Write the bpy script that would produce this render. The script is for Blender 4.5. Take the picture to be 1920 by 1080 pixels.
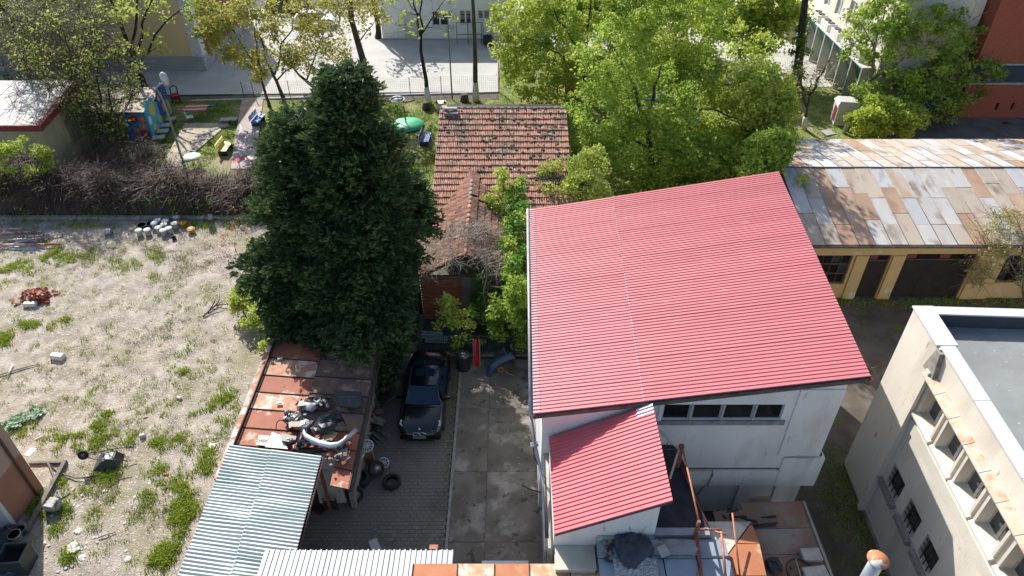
import bpy, math, random
import numpy as np
from mathutils import Matrix, Vector
random.seed(7); rng = np.random.default_rng(7)
R = math.radians
for o in list(bpy.data.objects): bpy.data.objects.remove(o)
SC = bpy.context.scene; COL = SC.collection
# ---------------------------------------------------------------- camera, sky, sun, exposure
CAM_H, PITCH, FPX = 23.5, 38.2, 1331.0
cam = bpy.data.cameras.new('camera'); co = bpy.data.objects.new('camera', cam); COL.objects.link(co)
co.location = (0, 0, CAM_H); co.rotation_euler = (R(90-PITCH), 0, 0)
cam.sensor_width = 36; cam.lens = FPX/1920*36; cam.clip_end = 900; cam.clip_start = .1
SC.camera = co
SUN_DX, SUN_DY, SUN_EL = .46, -.888, 36.0           # ground direction in which shadows fall
W = bpy.data.worlds.new('World'); SC.world = W; W.use_nodes = True
nt = W.node_tree; sk = nt.nodes.new('ShaderNodeTexSky'); sk.sky_type = 'NISHITA'; sk.sun_disc = False
sk.sun_elevation = R(SUN_EL); sk.sun_rotation = math.atan2(-SUN_DX, -SUN_DY)
sk.air_density = 1.0; sk.dust_density = 1.6; sk.ozone_density = 1.0
bg = nt.nodes['Background']; bg.inputs['Strength'].default_value = .11
nt.links.new(sk.outputs[0], bg.inputs[0])
sl = bpy.data.lights.new('sun', 'SUN'); sl.energy = 5.0; sl.angle = R(.5); sl.color = (1, .965, .91)
so = bpy.data.objects.new('sun', sl); COL.objects.link(so)
ce = math.cos(R(SUN_EL))
so.rotation_euler = Vector((SUN_DX*ce, SUN_DY*ce, -math.sin(R(SUN_EL)))).to_track_quat('-Z', 'Y').to_euler()
vs = SC.view_settings; vs.view_transform = 'Standard'; vs.look = 'None'; vs.exposure = .62; vs.gamma = 1
SC.cycles.max_bounces = 6; SC.cycles.transparent_max_bounces = 8; SC.cycles.use_denoising = True
SC.cycles.diffuse_bounces = 3

# ---------------------------------------------------------------- measuring helpers
TH = R(PITCH); cc, ss = math.cos(TH), math.sin(TH)
def at(x, y, z=0.0):
    u = (x-960)/FPX; v = (y-540)/FPX; t = (CAM_H-z)/(ss+v*cc)
    return Vector((u*t, (cc-v*ss)*t, z))
def onY(x, y, Y):
    u = (x-960)/FPX; v = (y-540)/FPX; t = Y/(cc-v*ss)
    return Vector((u*t, Y, CAM_H-t*(ss+v*cc)))
def mpp(Y, z): return (Y*cc+(CAM_H-z)*ss)/FPX       # metres per photograph pixel at a place

# ---------------------------------------------------------------- materials
MATS = {}
def pm(name, c1, c2=None, scale=2.0, rough=.8, bump=0.0, bscale=None, metal=0.0, c3=None, s3=.6, t3=(.55, .7), rnd=0.0,
       detail=6, spec=.4, lo=.35, hi=.65, coat=0, stretch=None, c4=None, s4=20, t4=(.6, .68), bstr=.02, trans=None):
    if name in MATS: return MATS[name]
    m = bpy.data.materials.new(name); m.use_nodes = True; n = m.node_tree.nodes; l = m.node_tree.links
    p = n['Principled BSDF']; p.inputs['Roughness'].default_value = rough; p.inputs['Metallic'].default_value = metal
    p.inputs['Specular IOR Level'].default_value = spec
    if coat: p.inputs['Coat Weight'].default_value = coat; p.inputs['Coat Roughness'].default_value = .04
    c2 = c2 or tuple(min(1, a*.8) for a in c1)
    tc = n.new('ShaderNodeTexCoord'); src = tc.outputs['Object']
    if stretch:
        mp = n.new('ShaderNodeMapping'); mp.inputs['Scale'].default_value = stretch; l.new(src, mp.inputs[0]); src = mp.outputs[0]
    if rnd:                                          # every piece takes its own place in the grain
        oi = n.new('ShaderNodeObjectInfo'); ad = n.new('ShaderNodeVectorMath'); ad.operation = 'ADD'
        ml = n.new('ShaderNodeMath'); ml.operation = 'MULTIPLY'; ml.inputs[1].default_value = 57.3
        l.new(oi.outputs['Random'], ml.inputs[0]); l.new(src, ad.inputs[0]); l.new(ml.outputs[0], ad.inputs[1]); src = ad.outputs[0]
    def noise(s, det=detail, r=.55):
        a = n.new('ShaderNodeTexNoise'); a.inputs['Scale'].default_value = s; a.inputs['Detail'].default_value = det
        a.inputs['Roughness'].default_value = r; l.new(src, a.inputs['Vector']); return a.outputs['Fac']
    def ramp(f, a, b):
        r = n.new('ShaderNodeMapRange'); r.inputs[1].default_value = a; r.inputs[2].default_value = b; l.new(f, r.inputs[0]); return r.outputs[0]
    def mix(f, a, b):
        x = n.new('ShaderNodeMix'); x.data_type = 'RGBA'
        l.new(f, x.inputs[0])
        for i, c in ((6, a), (7, b)):
            if isinstance(c, tuple): x.inputs[i].default_value = (*c[:3], 1)
            else: l.new(c, x.inputs[i])
        return x.outputs[2]
    c = mix(ramp(noise(scale), lo, hi), c1, c2)
    if c3: c = mix(ramp(noise(s3), *t3), c, c3)
    if c4: c = mix(ramp(noise(s4, 3), *t4), c, c4)
    if rnd:
        hs = n.new('ShaderNodeHueSaturation'); r = n.new('ShaderNodeMapRange'); r.inputs[3].default_value = 1-rnd; r.inputs[4].default_value = 1+rnd
        l.new(oi.outputs['Random'], r.inputs[0]); l.new(r.outputs[0], hs.inputs['Value']); l.new(c, hs.inputs['Color']); c = hs.outputs[0]
    l.new(c, p.inputs['Base Color'])
    if bump:
        b = n.new('ShaderNodeBump'); b.inputs['Strength'].default_value = bump; b.inputs['Distance'].default_value = bstr
        l.new(noise(bscale or scale*6, 5), b.inputs['Height']); l.new(b.outputs[0], p.inputs['Normal'])
    MATS[name] = m; return m
def flat(name, c, rough=.5, metal=0, spec=.5, coat=0):
    if name in MATS: return MATS[name]
    return pm(name, c, tuple(a*.88 for a in c), scale=6, rough=rough, metal=metal, spec=spec, coat=coat)
def glass(name, c=(.02, .03, .035), rough=.06):
    return pm(name, c, tuple(a*.6 for a in c), scale=1.5, rough=rough, spec=.9)
def leaf(name, c1, c2, tr=.35):
    if name in MATS: return MATS[name]
    m = bpy.data.materials.new(name); m.use_nodes = True; n = m.node_tree.nodes; l = m.node_tree.links
    p = n['Principled BSDF']; p.inputs['Roughness'].default_value = .55; p.inputs['Specular IOR Level'].default_value = .25
    a = n.new('ShaderNodeAttribute'); a.attribute_name = 'tint'
    x = n.new('ShaderNodeMix'); x.data_type = 'RGBA'; l.new(a.outputs['Fac'], x.inputs[0])
    x.inputs[6].default_value = (*c1, 1); x.inputs[7].default_value = (*c2, 1)
    l.new(x.outputs[2], p.inputs['Base Color'])
    t = n.new('ShaderNodeBsdfTranslucent'); ms = n.new('ShaderNodeMixShader'); ms.inputs[0].default_value = tr
    l.new(x.outputs[2], t.inputs['Color']); l.new(p.outputs[0], ms.inputs[1]); l.new(t.outputs[0], ms.inputs[2])
    l.new(ms.outputs[0], n['Material Output'].inputs['Surface']); MATS[name] = m; return m

# ---------------------------------------------------------------- objects
WM = {}
def wmat(o): return WM.get(o.name, Matrix.Identity(4))
def tag(o, label=None, cat=None, group=None, kind=None):
    for k, v in (('label', label), ('category', cat), ('group', group), ('kind', kind)):
        if v: o[k] = v
    return o
def thing(name, label, cat, loc=(0, 0, 0), rz=0.0, group=None, rot=None):
    o = bpy.data.objects.new(name, None); COL.objects.link(o); o.empty_display_size = .2
    o.location = loc; o.rotation_euler = rot or (0, 0, rz)
    WM[o.name] = Matrix.LocRotScale(Vector(loc), o.rotation_euler, None)
    return tag(o, label, cat, group)
def mkobj(name, me, mat, parent=None, loc=None, rot=None, sc=None):
    if mat is not None and len(me.materials) == 0: me.materials.append(mat)
    o = bpy.data.objects.new(name, me); COL.objects.link(o)
    if parent: o.parent = parent
    if loc is not None: o.location = loc
    if rot is not None: o.rotation_euler = rot
    if sc is not None: o.scale = sc
    return o
def npmesh(name, V, F, smooth=False, tint=None):
    """V (n,3), F (m,k) with k constant"""
    me = bpy.data.meshes.new(name); V = np.asarray(V, np.float32); F = np.asarray(F, np.int32)
    me.vertices.add(len(V)); me.vertices.foreach_set('co', V.ravel())
    k = F.shape[1]; me.loops.add(F.size); me.loops.foreach_set('vertex_index', F.ravel())
    me.polygons.add(len(F)); me.polygons.foreach_set('loop_start', np.arange(0, F.size, k, dtype=np.int32))
    if tint is not None:
        a = me.attributes.new('tint', 'FLOAT', 'FACE'); a.data.foreach_set('value', np.asarray(tint, np.float32))
    me.update(calc_edges=True)
    me.polygons.foreach_set('use_smooth', np.full(len(F), bool(smooth)))
    return me
class MB:
    def __init__(s): s.v = []; s.f = []; s.sm = []
    def add(s, V, F, smooth=False):
        b = len(s.v); s.v += [tuple(p) for p in V]; s.f += [tuple(i+b for i in f) for f in F]; s.sm += [smooth]*len(F); return s
    def hexa(s, b4, t4):
        return s.add(list(b4)+list(t4), [(3, 2, 1, 0), (4, 5, 6, 7), (0, 1, 5, 4), (1, 2, 6, 5), (2, 3, 7, 6), (3, 0, 4, 7)])
    def box(s, x0, x1, y0, y1, z0, z1, M=None):
        P = [(x0, y0), (x1, y0), (x1, y1), (x0, y1)]
        b = [Vector((x, y, z0)) for x, y in P]; t = [Vector((x, y, z1)) for x, y in P]
        if M is not None: b = [M @ p for p in b]; t = [M @ p for p in t]
        return s.hexa(b, t)
    def cbox(s, c, size, rot=(0, 0, 0)):
        M = Matrix.LocRotScale(Vector(c), Vector(rot) if False else __import__('mathutils').Euler(rot), None)
        a, b, d = (q/2 for q in size); return s.box(-a, a, -b, b, -d, d, M)
    def prism(s, pts, z0, z1):                         # polygon (x,y) counterclockwise, extruded in z
        n = len(pts); V = [(x, y, z0) for x, y in pts]+[(x, y, z1) for x, y in pts]
        return s.add(V, [tuple(range(n-1, -1, -1)), tuple(range(n, 2*n))]+[(i, (i+1) % n, n+(i+1) % n, n+i) for i in range(n)])
    def slab(s, pts, t, up=Vector((0, 0, 1))):         # any planar polygon thickened downwards
        n = len(pts); V = [Vector(p) for p in pts]+[Vector(p)-up*t for p in pts]
        return s.add(V, [tuple(range(n)), tuple(range(2*n-1, n-1, -1))]+[(i, n+i, n+(i+1) % n, (i+1) % n) for i in range(n)])
    def quad(s, *p): return s.add(p, [tuple(range(len(p)))])
    def tube(s, pts, r, n=6, cap=True, smooth=True):
        pts = [Vector(p) for p in pts]; rr = r if isinstance(r, (list, tuple)) else [r]*len(pts); V = []; F = []
        u = None
        for i, p in enumerate(pts):
            t = (pts[min(i+1, len(pts)-1)]-pts[max(i-1, 0)]).normalized()
            if u is None: u = t.orthogonal().normalized()
            u = (u-t*u.dot(t)); u = u.normalized() if u.length > 1e-5 else t.orthogonal().normalized()
            w = t.cross(u)
            V += [p+(u*math.cos(2*math.pi*k/n)+w*math.sin(2*math.pi*k/n))*rr[i] for k in range(n)]
        for i in range(len(pts)-1):
            for k in range(n): F.append((i*n+k, i*n+(k+1) % n, (i+1)*n+(k+1) % n, (i+1)*n+k))
        if cap: F.append(tuple(range(n-1, -1, -1))); F.append(tuple((len(pts)-1)*n+k for k in range(n)))
        return s.add(V, F, smooth)
    def lathe(s, prof, n=16, M=None, smooth=True):     # prof (r,z)
        V = []; F = []
        for r, z in prof: V += [Vector((r*math.cos(2*math.pi*k/n), r*math.sin(2*math.pi*k/n), z)) for k in range(n)]
        if M is not None: V = [M @ p for p in V]
        for i in range(len(prof)-1):
            for k in range(n): F.append((i*n+k, i*n+(k+1) % n, (i+1)*n+(k+1) % n, (i+1)*n+k))
        if prof[0][0] > 1e-4: F.append(tuple(range(n-1, -1, -1)))
        if prof[-1][0] > 1e-4: F.append(tuple((len(prof)-1)*n+k for k in range(n)))
        return s.add(V, F, smooth)
    def ring(s, prof, n=20, M=None):                    # closed section (tyres, rings)
        V = []; F = []; m = len(prof)
        for k in range(n):
            a = 2*math.pi*k/n
            V += [Vector((r*math.cos(a), r*math.sin(a), z)) for r, z in prof]
        if M is not None: V = [M @ p for p in V]
        for k in range(n):
            for i in range(m): F.append((k*m+i, ((k+1) % n)*m+i, ((k+1) % n)*m+(i+1) % m, k*m+(i+1) % m))
        return s.add(V, F, True)
    def rock(s, c, r, seed=0, sq=.6):
        q = random.Random(seed); V = []; c = Vector(c)
        n, m = 7, 4
        for i in range(m+1):
            ph = math.pi*i/m
            for k in range(n):
                a = 2*math.pi*k/n; f = r*(.75+.5*q.random())
                V.append(c+Vector((math.sin(ph)*math.cos(a)*f, math.sin(ph)*math.sin(a)*f, math.cos(ph)*f*sq)))
        F = [(i*n+k, i*n+(k+1) % n, (i+1)*n+(k+1) % n, (i+1)*n+k) for i in range(m) for k in range(n)]
        return s.add(V, F)
    def build(s, name, mat, parent=None, world=True, kind=None, loc=None, label=None):
        me = bpy.data.meshes.new(name); V = s.v
        if parent is not None and world:
            I = wmat(parent).inverted(); V = [I @ Vector(p) for p in V]
        elif loc is not None: V = [Vector(p)-Vector(loc) for p in V]
        me.from_pydata([tuple(p) for p in V], [], s.f)
        if any(s.sm): me.polygons.foreach_set('use_smooth', s.sm)
        me.update(); o = mkobj(name, me, mat, parent, loc=loc)
        if parent is not None and world: WM[o.name] = wmat(parent)
        if kind: o['kind'] = kind
        if label: o['label'] = label
        return o
def dup(root, loc, rz=None, label=None, group=None, rot=None, scale=None):
    def cp(o, par):
        c = o.copy(); COL.objects.link(c); c.parent = par
        for ch in o.children: cp(ch, c)
        return c
    r = cp(root, None); r.location = loc
    if rz is not None: r.rotation_euler = (0, 0, rz)
    if rot is not None: r.rotation_euler = rot
    if scale: r.scale = (scale,)*3
    return tag(r, label, None, group)
def structure(mb, name, mat, kind='structure'): return mb.build(name, mat, None, kind=kind)
def joined(name, V, F, mats, mat, parent=None, kind='stuff'):
    """one mesh out of many copies of a small one"""
    V = np.asarray([tuple(v)+(1,) for v in V]); F = np.asarray(F); n = len(V)
    A = np.asarray([np.array(m) for m in mats]); X = np.einsum('kij,nj->kni', A, V)[:, :, :3].reshape(-1, 3)
    FF = (F[None]+np.arange(len(mats))[:, None, None]*n).reshape(-1, F.shape[1])
    o = mkobj(name, npmesh(name, X, FF), mat, parent); o['kind'] = kind; return o
BOXV = [(-.5, -.5, 0), (.5, -.5, 0), (.5, .5, 0), (-.5, .5, 0), (-.497, -.495, 1), (.497, -.495, 1), (.497, .495, 1), (-.497, .495, 1)]
BOXF = [(3, 2, 1, 0), (4, 5, 6, 7), (0, 1, 5, 4), (1, 2, 6, 5), (2, 3, 7, 6), (3, 0, 4, 7)]
def corr(fn, u0, u1, v0, v1, pitch, amp, kind='wave', nu=1, jag=0.0):
    """ribbed sheet: ribs run along u. fn(u,v,h) gives the place"""
    n = max(1, round((v1-v0)/pitch)); prof = []
    for i in range(n):
        b = v0+(v1-v0)*i/n; p = (v1-v0)/n
        if kind == 'wave': prof += [(b+p*k/6, amp*(.5-.5*math.cos(2*math.pi*k/6))) for k in range(6)]
        else: prof += [(b, 0), (b+p*.50, 0), (b+p*.62, amp), (b+p*.86, amp)]
    prof.append((v1, 0)); V = []; F = []; m = len(prof)
    for j in range(nu+1):
        u = u0+(u1-u0)*j/nu
        for v, h in prof: V.append(fn(u+(random.uniform(-jag, jag) if jag and j in (0, nu) else 0), v, h))
    for j in range(nu):
        for i in range(m-1): F.append((j*m+i, (j+1)*m+i, (j+1)*m+i+1, j*m+i+1))
    return V, F
def wallpanel(mb, fn, u0, u1, z0, z1, holes, d0, d1):
    """wall in a frame fn(u,depth,z) with rectangular openings (u0,u1,z0,z1)"""
    us = sorted({u0, u1, *[h[0] for h in holes], *[h[1] for h in holes]})
    for a, b in zip(us, us[1:]):
        zs = [z0]
        for h in sorted(holes, key=lambda q: q[2]):
            if h[0] <= a+1e-6 and h[1] >= b-1e-6: zs += [h[2], h[3]]
        zs.append(z1)
        for i in range(0, len(zs), 2):
            if zs[i+1]-zs[i] > 1e-4:
                P = [(a, d0), (b, d0), (b, d1), (a, d1)]
                mb.hexa([fn(u, d, zs[i]) for u, d in P], [fn(u, d, zs[i+1]) for u, d in P])
    return mb
def fixnormals(o):
    import bmesh
    b = bmesh.new(); b.from_mesh(o.data); bmesh.ops.recalc_face_normals(b, faces=b.faces); b.to_mesh(o.data); b.free(); return o
# ---------------------------------------------------------------- foliage
def leafcloud(name, C, N, spread, size, mat, parent=None, up=.35, aspect=1.5, kind=None, tint=None, shape='rhomb', flatz=.75):
    """N small leaves round every clump centre C (k,3); leaves are folded faces with a direction of their own"""
    C = np.asarray(C, np.float64); k = len(C)
    sp = np.broadcast_to(np.asarray(spread, float), (k,))
    P = np.repeat(C, N, 0)
    d = rng.normal(size=(k*N, 3)); d /= np.linalg.norm(d, axis=1)[:, None]
    rad = rng.random(k*N)**.45
    P = P+d*(rad*np.repeat(sp, N))[:, None]*np.array([1, 1, flatz])
    nrm = rng.normal(size=(k*N, 3)); nrm[:, 2] += up*3; nrm /= np.linalg.norm(nrm, axis=1)[:, None]
    t = np.cross(nrm, rng.normal(size=(k*N, 3))); t /= np.linalg.norm(t, axis=1)[:, None]
    b = np.cross(nrm, t); s = size*(.6+.8*rng.random(k*N))[:, None]
    a0 = P-t*s*aspect/2; a1 = P+b*s*.5+nrm*s*.12; a2 = P+t*s*aspect/2; a3 = P-b*s*.5+nrm*s*.12
    V = np.stack([a0, a1, a2, a3], 1).reshape(-1, 3); F = np.arange(len(V)).reshape(-1, 4)
    ti = np.clip(np.repeat(rng.random(k), N)*.55+rng.random(k*N)*.45, 0, 1) if tint is None else tint
    o = mkobj(name, npmesh(name, V, F, tint=ti), mat, parent)
    if kind: o['kind'] = kind
    return o
def blob(px, py, Y, rpx, rpy, n, depth=None, zmin=None):
    c = onY(px, py, Y); m = mpp(Y, c.z); rx, rz = rpx*m, rpy*m
    return (c, rx, depth if depth else (rx+rz)/2, rz, n)
def sample(blobs, shell=.5):
    out = []
    for c, rx, ry, rz, n in blobs:
        for _ in range(n):
            d = rng.normal(size=3); d /= np.linalg.norm(d); r = rng.random()**(1/3)*(1-shell)+shell*(.72+.33*rng.random())
            p = np.array([c.x+d[0]*rx*r, c.y+d[1]*ry*r, c.z+d[2]*rz*r]); p[2] = max(p[2], .5); out.append(p)
    return np.array(out)
def bend(a, b, sag=0.0, wob=.1, n=4, up=0.0):
    a = np.array(a, float); b = np.array(b, float); L = np.linalg.norm(b-a); pts = []
    for i in range(n+1):
        t = i/n; p = a*(1-t)+b*t; p[2] += up*L*math.sin(math.pi*t)-sag*L*t*t
        if 0 < i < n: p += rng.normal(size=3)*wob*L/n
        pts.append(p)
    return pts
def tree(name, label, base, blobs, forks, mat, bark, r0=.2, cat='tree', group=None, N=120, spread=.55, size=.13, up=.3,
         white=0, twigs=0, shell=.4, world_leaves=True, twigr=.012, extra_twigs=None, flatz=.75, trunk_to=None, fr=.5):
    """trunk > forks (limbs) > branches to clumps of leaves"""
    b = Vector(base); root = thing(name, label, cat, tuple(b), group=group)
    tk = MB(); limbs = []
    if trunk_to is None: trunk_to = forks[0][0]
    top = Vector(trunk_to); pts = bend(b-Vector((0, 0, .2)), top, wob=.06, n=5)
    rs = [r0*(1.25 if i == 0 else 1-.09*i) for i in range(6)]
    tk.tube(pts, rs, 8)
    limbs += [(np.array(p), rs[i]) for i, p in enumerate(pts) if i > 2]
    for f in forks[(0 if trunk_to is not forks[0][0] else 1):]:
        a, e = f[0], f[1]
        rr = r0*fr*(f[2] if len(f) > 2 else 1); q = bend(a, e, up=.06, wob=.12, n=5)
        r_ = [rr*(1-.14*i) for i in range(6)]
        tk.tube(q, r_, 6); limbs += [(np.array(p), r_[i]) for i, p in enumerate(q) if i > 0]
    tk.build('trunk', bark, root)
    C = sample(blobs, shell) if blobs else np.zeros((0, 3))
    LP = np.array([l[0] for l in limbs]); LR = [l[1] for l in limbs]; br = MB()
    order = sorted(range(len(C)), key=lambda i: np.min(np.linalg.norm(LP-C[i], axis=1)))
    for i in order:
        c = C[i]; D = np.linalg.norm(LP-c, axis=1)+np.maximum(0, LP[:, 2]-c[2])*.8; j = int(np.argmin(D)); a = LP[j]
        n = 3; q = bend(a, c, wob=.15, n=n, up=.05); ra = min(LR[j]*.6, .02+.018*D[j])
        br.tube(q, [ra*(1-.25*t) for t in range(n+1)], 4, cap=False)
        LP = np.vstack([LP, q[2], q[3]]); LR += [ra*.6, ra*.4]
        for _ in range(twigs):
            e = c+rng.normal(size=3)*(.5 if np.isscalar(spread) is False else spread*1.1); br.tube([c, (c+e)/2+rng.normal(size=3)*.05, e], [twigr, twigr*.8, twigr*.4], 3, cap=False)
    if len(br.v): br.build('branches', bark, root)
    if len(C) and N:
        sp = spread*(.7+.6*rng.random(len(C)))
        o = leafcloud('crown', C-np.array(b), N, sp, size, mat, root, up=up, flatz=flatz)
    if white:
        w = MB(); n = 5; d = (Vector(pts[1])-Vector(pts[0])).normalized()
        p0 = Vector(b)+Vector((0, 0, .02)); w.tube([p0, p0+d*white], [r0*1.3, r0*1.07], 12)
        w.build('whitewashed_base', pm('whitewash', (.72, .71, .67), (.5, .48, .44), 6, .9, c3=(.3, .27, .24), s3=4, t3=(.62, .7)), root)
    return root
def twigmass(name, C, n, L, r, mat, parent=None, dirz=.2, droop=.5, kind='stuff', flat=1.0):
    """many thin curved twigs as narrow ribbons"""
    k = len(C); P = np.repeat(np.asarray(C), n, 0); m = len(P)
    P = P+rng.normal(size=(m, 3))*np.array([.25, .25, .12])
    d = rng.normal(size=(m, 3)); d[:, 2] = np.abs(d[:, 2])*flat+dirz; d /= np.linalg.norm(d, axis=1)[:, None]
    Ln = L*(.5+rng.random(m))[:, None]; segs = 4; V = []; side = np.cross(d, np.array([0.3, .2, 1.0])); side /= np.linalg.norm(side, axis=1)[:, None]
    q = P.copy(); rows = []
    for s in range(segs+1):
        w = r*(1-.8*s/segs)
        rows.append(np.stack([q-side*w, q+side*w], 1)); q = q+d*Ln/segs; d = d+rng.normal(size=(m, 3))*.18; d[:, 2] -= droop/segs*1.6
        d /= np.linalg.norm(d, axis=1)[:, None]
    X = np.stack(rows, 1).reshape(m, -1, 3); K = 2*(segs+1)
    f = np.array([[2*s, 2*s+1, 2*s+3, 2*s+2] for s in range(segs)])
    F = (f[None]+np.arange(m)[:, None, None]*K).reshape(-1, 4)
    o = mkobj(name, npmesh(name, X.reshape(-1, 3), F, tint=rng.random(len(F))), mat, parent)
    if kind: o['kind'] = kind
    return o
def grassmesh(name, P, hmin, hmax, w, mat, blades=9, spread=.14, lean=.5, parent=None):
    """tufts of pointed blades at places P (k,3)"""
    k = len(P); B = np.repeat(np.asarray(P, float), blades, 0); m = len(B); B[:, :2] += rng.normal(size=(m, 2))*spread
    h = hmin+(hmax-hmin)*rng.random(m)*np.repeat(.5+.5*rng.random(k), blades); a = rng.random(m)*6.283
    s = np.stack([np.cos(a), np.sin(a), 0*a], 1)*w; ln = rng.normal(size=(m, 3))*lean; ln[:, 2] = 1; tip = B+ln*h[:, None]
    mid = B+ln*h[:, None]*.5*np.array([.7, .7, 1.1])
    V = np.stack([B-s, B+s, mid+s*.7, mid-s*.7, tip, tip+s*.05], 1).reshape(-1, 3)
    F = (np.array([[0, 1, 2, 3], [3, 2, 5, 4]])[None]+np.arange(m)[:, None, None]*6).reshape(-1, 4)
    ti = np.repeat(np.clip(np.repeat(rng.random(k), blades)*.6+rng.random(m)*.4, 0, 1), 2)
    o = mkobj(name, npmesh(name, V, F, tint=ti), mat, parent); o['kind'] = 'stuff'; return o

L_MAPLE = leaf('leaf_spring_green', (.27, .37, .045), (.62, .68, .14), .45)
L_MAPLE2 = leaf('leaf_bright_green', (.19, .32, .035), (.52, .62, .12), .45)
L_OLIVE = leaf('leaf_olive_yellow', (.30, .29, .05), (.56, .53, .12), .35)
L_YEL = leaf('leaf_yellow_green', (.32, .42, .06), (.58, .62, .15), .4)
L_PALE = leaf('leaf_pale_bud', (.36, .34, .10), (.55, .52, .20), .35)
L_DARK = leaf('leaf_vine_green', (.07, .17, .02), (.20, .38, .045), .35)
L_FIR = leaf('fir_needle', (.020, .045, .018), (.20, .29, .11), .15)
L_SPR = leaf('spruce_blue_needle', (.06, .11, .10), (.13, .20, .18), .08)
L_GRASS = leaf('grass_blade', (.17, .27, .025), (.46, .52, .09), .35)
L_GRASS2 = leaf('lawn_blade', (.13, .22, .02), (.27, .36, .045), .35)
L_STRAW = leaf('dry_straw', (.42, .34, .22), (.66, .57, .42), .2)
L_DEADW = leaf('dead_weed', (.16, .12, .085), (.36, .29, .21), .1)
L_TWIG = leaf('dry_creeper_twig', (.06, .036, .028), (.165, .105, .082), 0)
BARK = pm('bark', (.12, .095, .075), (.05, .04, .032), 5, .95, bump=.6, bscale=12, stretch=(1, 1, .25))
BARKD = pm('bark_dark', (.055, .045, .035), (.022, .018, .015), 5, .95, bump=.6, bscale=12, stretch=(1, 1, .25))
BARKG = pm('bark_grey', (.30, .26, .22), (.15, .12, .10), 5, .95, bump=.4, bscale=12)
# ================================================================ GROUND
def sheet(name, pts, z, mat, kind='structure'):
    return MB().quad(*[(x, y, z) for x, y in pts]).build(name, mat, kind=kind)
SOIL = pm('soil_dark', (.085, .07, .055), (.16, .135, .11), 1.6, .95, bump=.8, bscale=18, c3=(.08, .10, .03), s3=.7, t3=(.55, .68), c4=(.32, .29, .25), s4=14, t4=(.66, .72))
MB().prism([(-300, -60), (300, -60), (300, 500), (-300, 500)], -1, -.06).build('ground', SOIL, kind='structure')
LOT = pm('lot_ground', (.45, .39, .33), (.29, .25, .205), 1.6, .95, bump=1.0, bscale=16, bstr=.05, c3=(.24, .215, .12), s3=.42, t3=(.50, .70),
         c4=(.62, .57, .50), s4=9, t4=(.60, .68), detail=9, lo=.38, hi=.6)
from mathutils import noise as mn
def relief(name, x0, x1, y0, y1, step, amp, mat, z=0.0, sc=.8, mask=None):
    nx = int((x1-x0)/step); ny = int((y1-y0)/step); V = []
    for j in range(ny+1):
        for i in range(nx+1):
            x = x0+(x1-x0)*i/nx; y = y0+(y1-y0)*j/ny
            V.append((x, y, z+amp*mn.fractal(Vector((x*sc, y*sc, 3.1)), 1, 2, 4)))
    F = [(j*(nx+1)+i, j*(nx+1)+i+1, (j+1)*(nx+1)+i+1, (j+1)*(nx+1)+i) for j in range(ny) for i in range(nx) if mask is None or mask(x0+(x1-x0)*(i+.5)/nx, y0+(y1-y0)*(j+.5)/ny)]
    o = mkobj(name, npmesh(name, V, F, smooth=True), mat); o['kind'] = 'structure'; return o
relief('vacant_lot', -46, -4.6, 6, 36.5, .28, .05, LOT, 0, mask=lambda x, y: x < -10.7 or y > 23.4)
LAWN = pm('lawn', (.13, .17, .045), (.22, .25, .07), .8, .95, bump=1, bscale=22, c3=(.30, .25, .15), s3=.33, t3=(.52, .66), detail=8)
relief('lawn_ground', -34, 30, 39, 54.4, .5, .04, LAWN, .0)
CONC = pm('court_concrete', (.50, .485, .45), (.43, .415, .385), .7, .9, bump=.3, bscale=30, c3=(.40, .39, .37), s3=.22, t3=(.5, .75))
sheet('court_paving', [(-60, 54.45), (-1.1, 56.1), (-1.1, 66), (40, 66), (40, 130), (-60, 130)], .03, CONC)
sheet('park_lawn', [(-1.05, 54.4), (27, 54.4), (27, 66), (-1.05, 66)], 0, LAWN)
ASPH = pm('asphalt_dark', (.06, .06, .062), (.10, .098, .095), 1.2, .9, bump=.4, bscale=40, c3=(.15, .14, .13), s3=.4, t3=(.55, .7))
sheet('rear_road', [(-60, 78), (-12.5, 78), (-12.5, 130), (-60, 130)], .034, ASPH)
sheet('park_path', [(15.5, 57), (27.2, 57), (27.2, 66.2), (19, 66.2)], .034, CONC)
sheet('alley_asphalt', [(26, 40.2), (70, 40.2), (70, 52), (28, 52)], .01, pm('alley_asphalt', (.17, .165, .16), (.11, .108, .105), .6, .9, bump=.4, bscale=30, c3=(.23, .22, .21), s3=.9, t3=(.55, .7)))
GAP = pm('gap_dirt', (.085, .068, .054), (.15, .125, .10), .9, .95, bump=.7, bscale=14, c3=(.24, .21, .18), s3=.55, t3=(.60, .72), c4=(.10, .13, .03), s4=1.1, t4=(.58, .66), detail=8)
relief('passage_ground', 8.5, 40, 6, 29.2, .4, .03, GAP, .0)
# yard
YARD = pm('yard_joint_sand', (.10, .088, .075), (.07, .062, .055), 6, .95, bump=.5, bscale=40)
sheet('yard_bed', [(-8.5, 6), (1.2, 6), (1.2, 33), (-8.5, 33)], -.02, YARD)
sheet('rear_yard_soil', [(-9, 24.7), (1.2, 24.7), (1.2, 40), (-9, 40)], -.01, SOIL)
SLAB = pm('yard_concrete', (.235, .205, .168), (.14, .12, .095), 1.1, .9, bump=.5, bscale=20, c3=(.34, .31, .265), s3=.9, t3=(.54, .66), c4=(.09, .08, .07), s4=2.6, t4=(.60, .68), rnd=.10, detail=9)
ys = [24.4, 21.3, 17.9, 14.75, 11.5, 8]
for i in range(len(ys)-1):
    for x0, x1 in ((-2.33, -1.02), (-.98, 1.15)):
        MB().box(x0-.012, x1+.012, ys[i+1]+.008, ys[i]-.008, -.1, .0+random.uniform(-.006, .006)).build('concrete_slab', SLAB, kind='structure')
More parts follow.
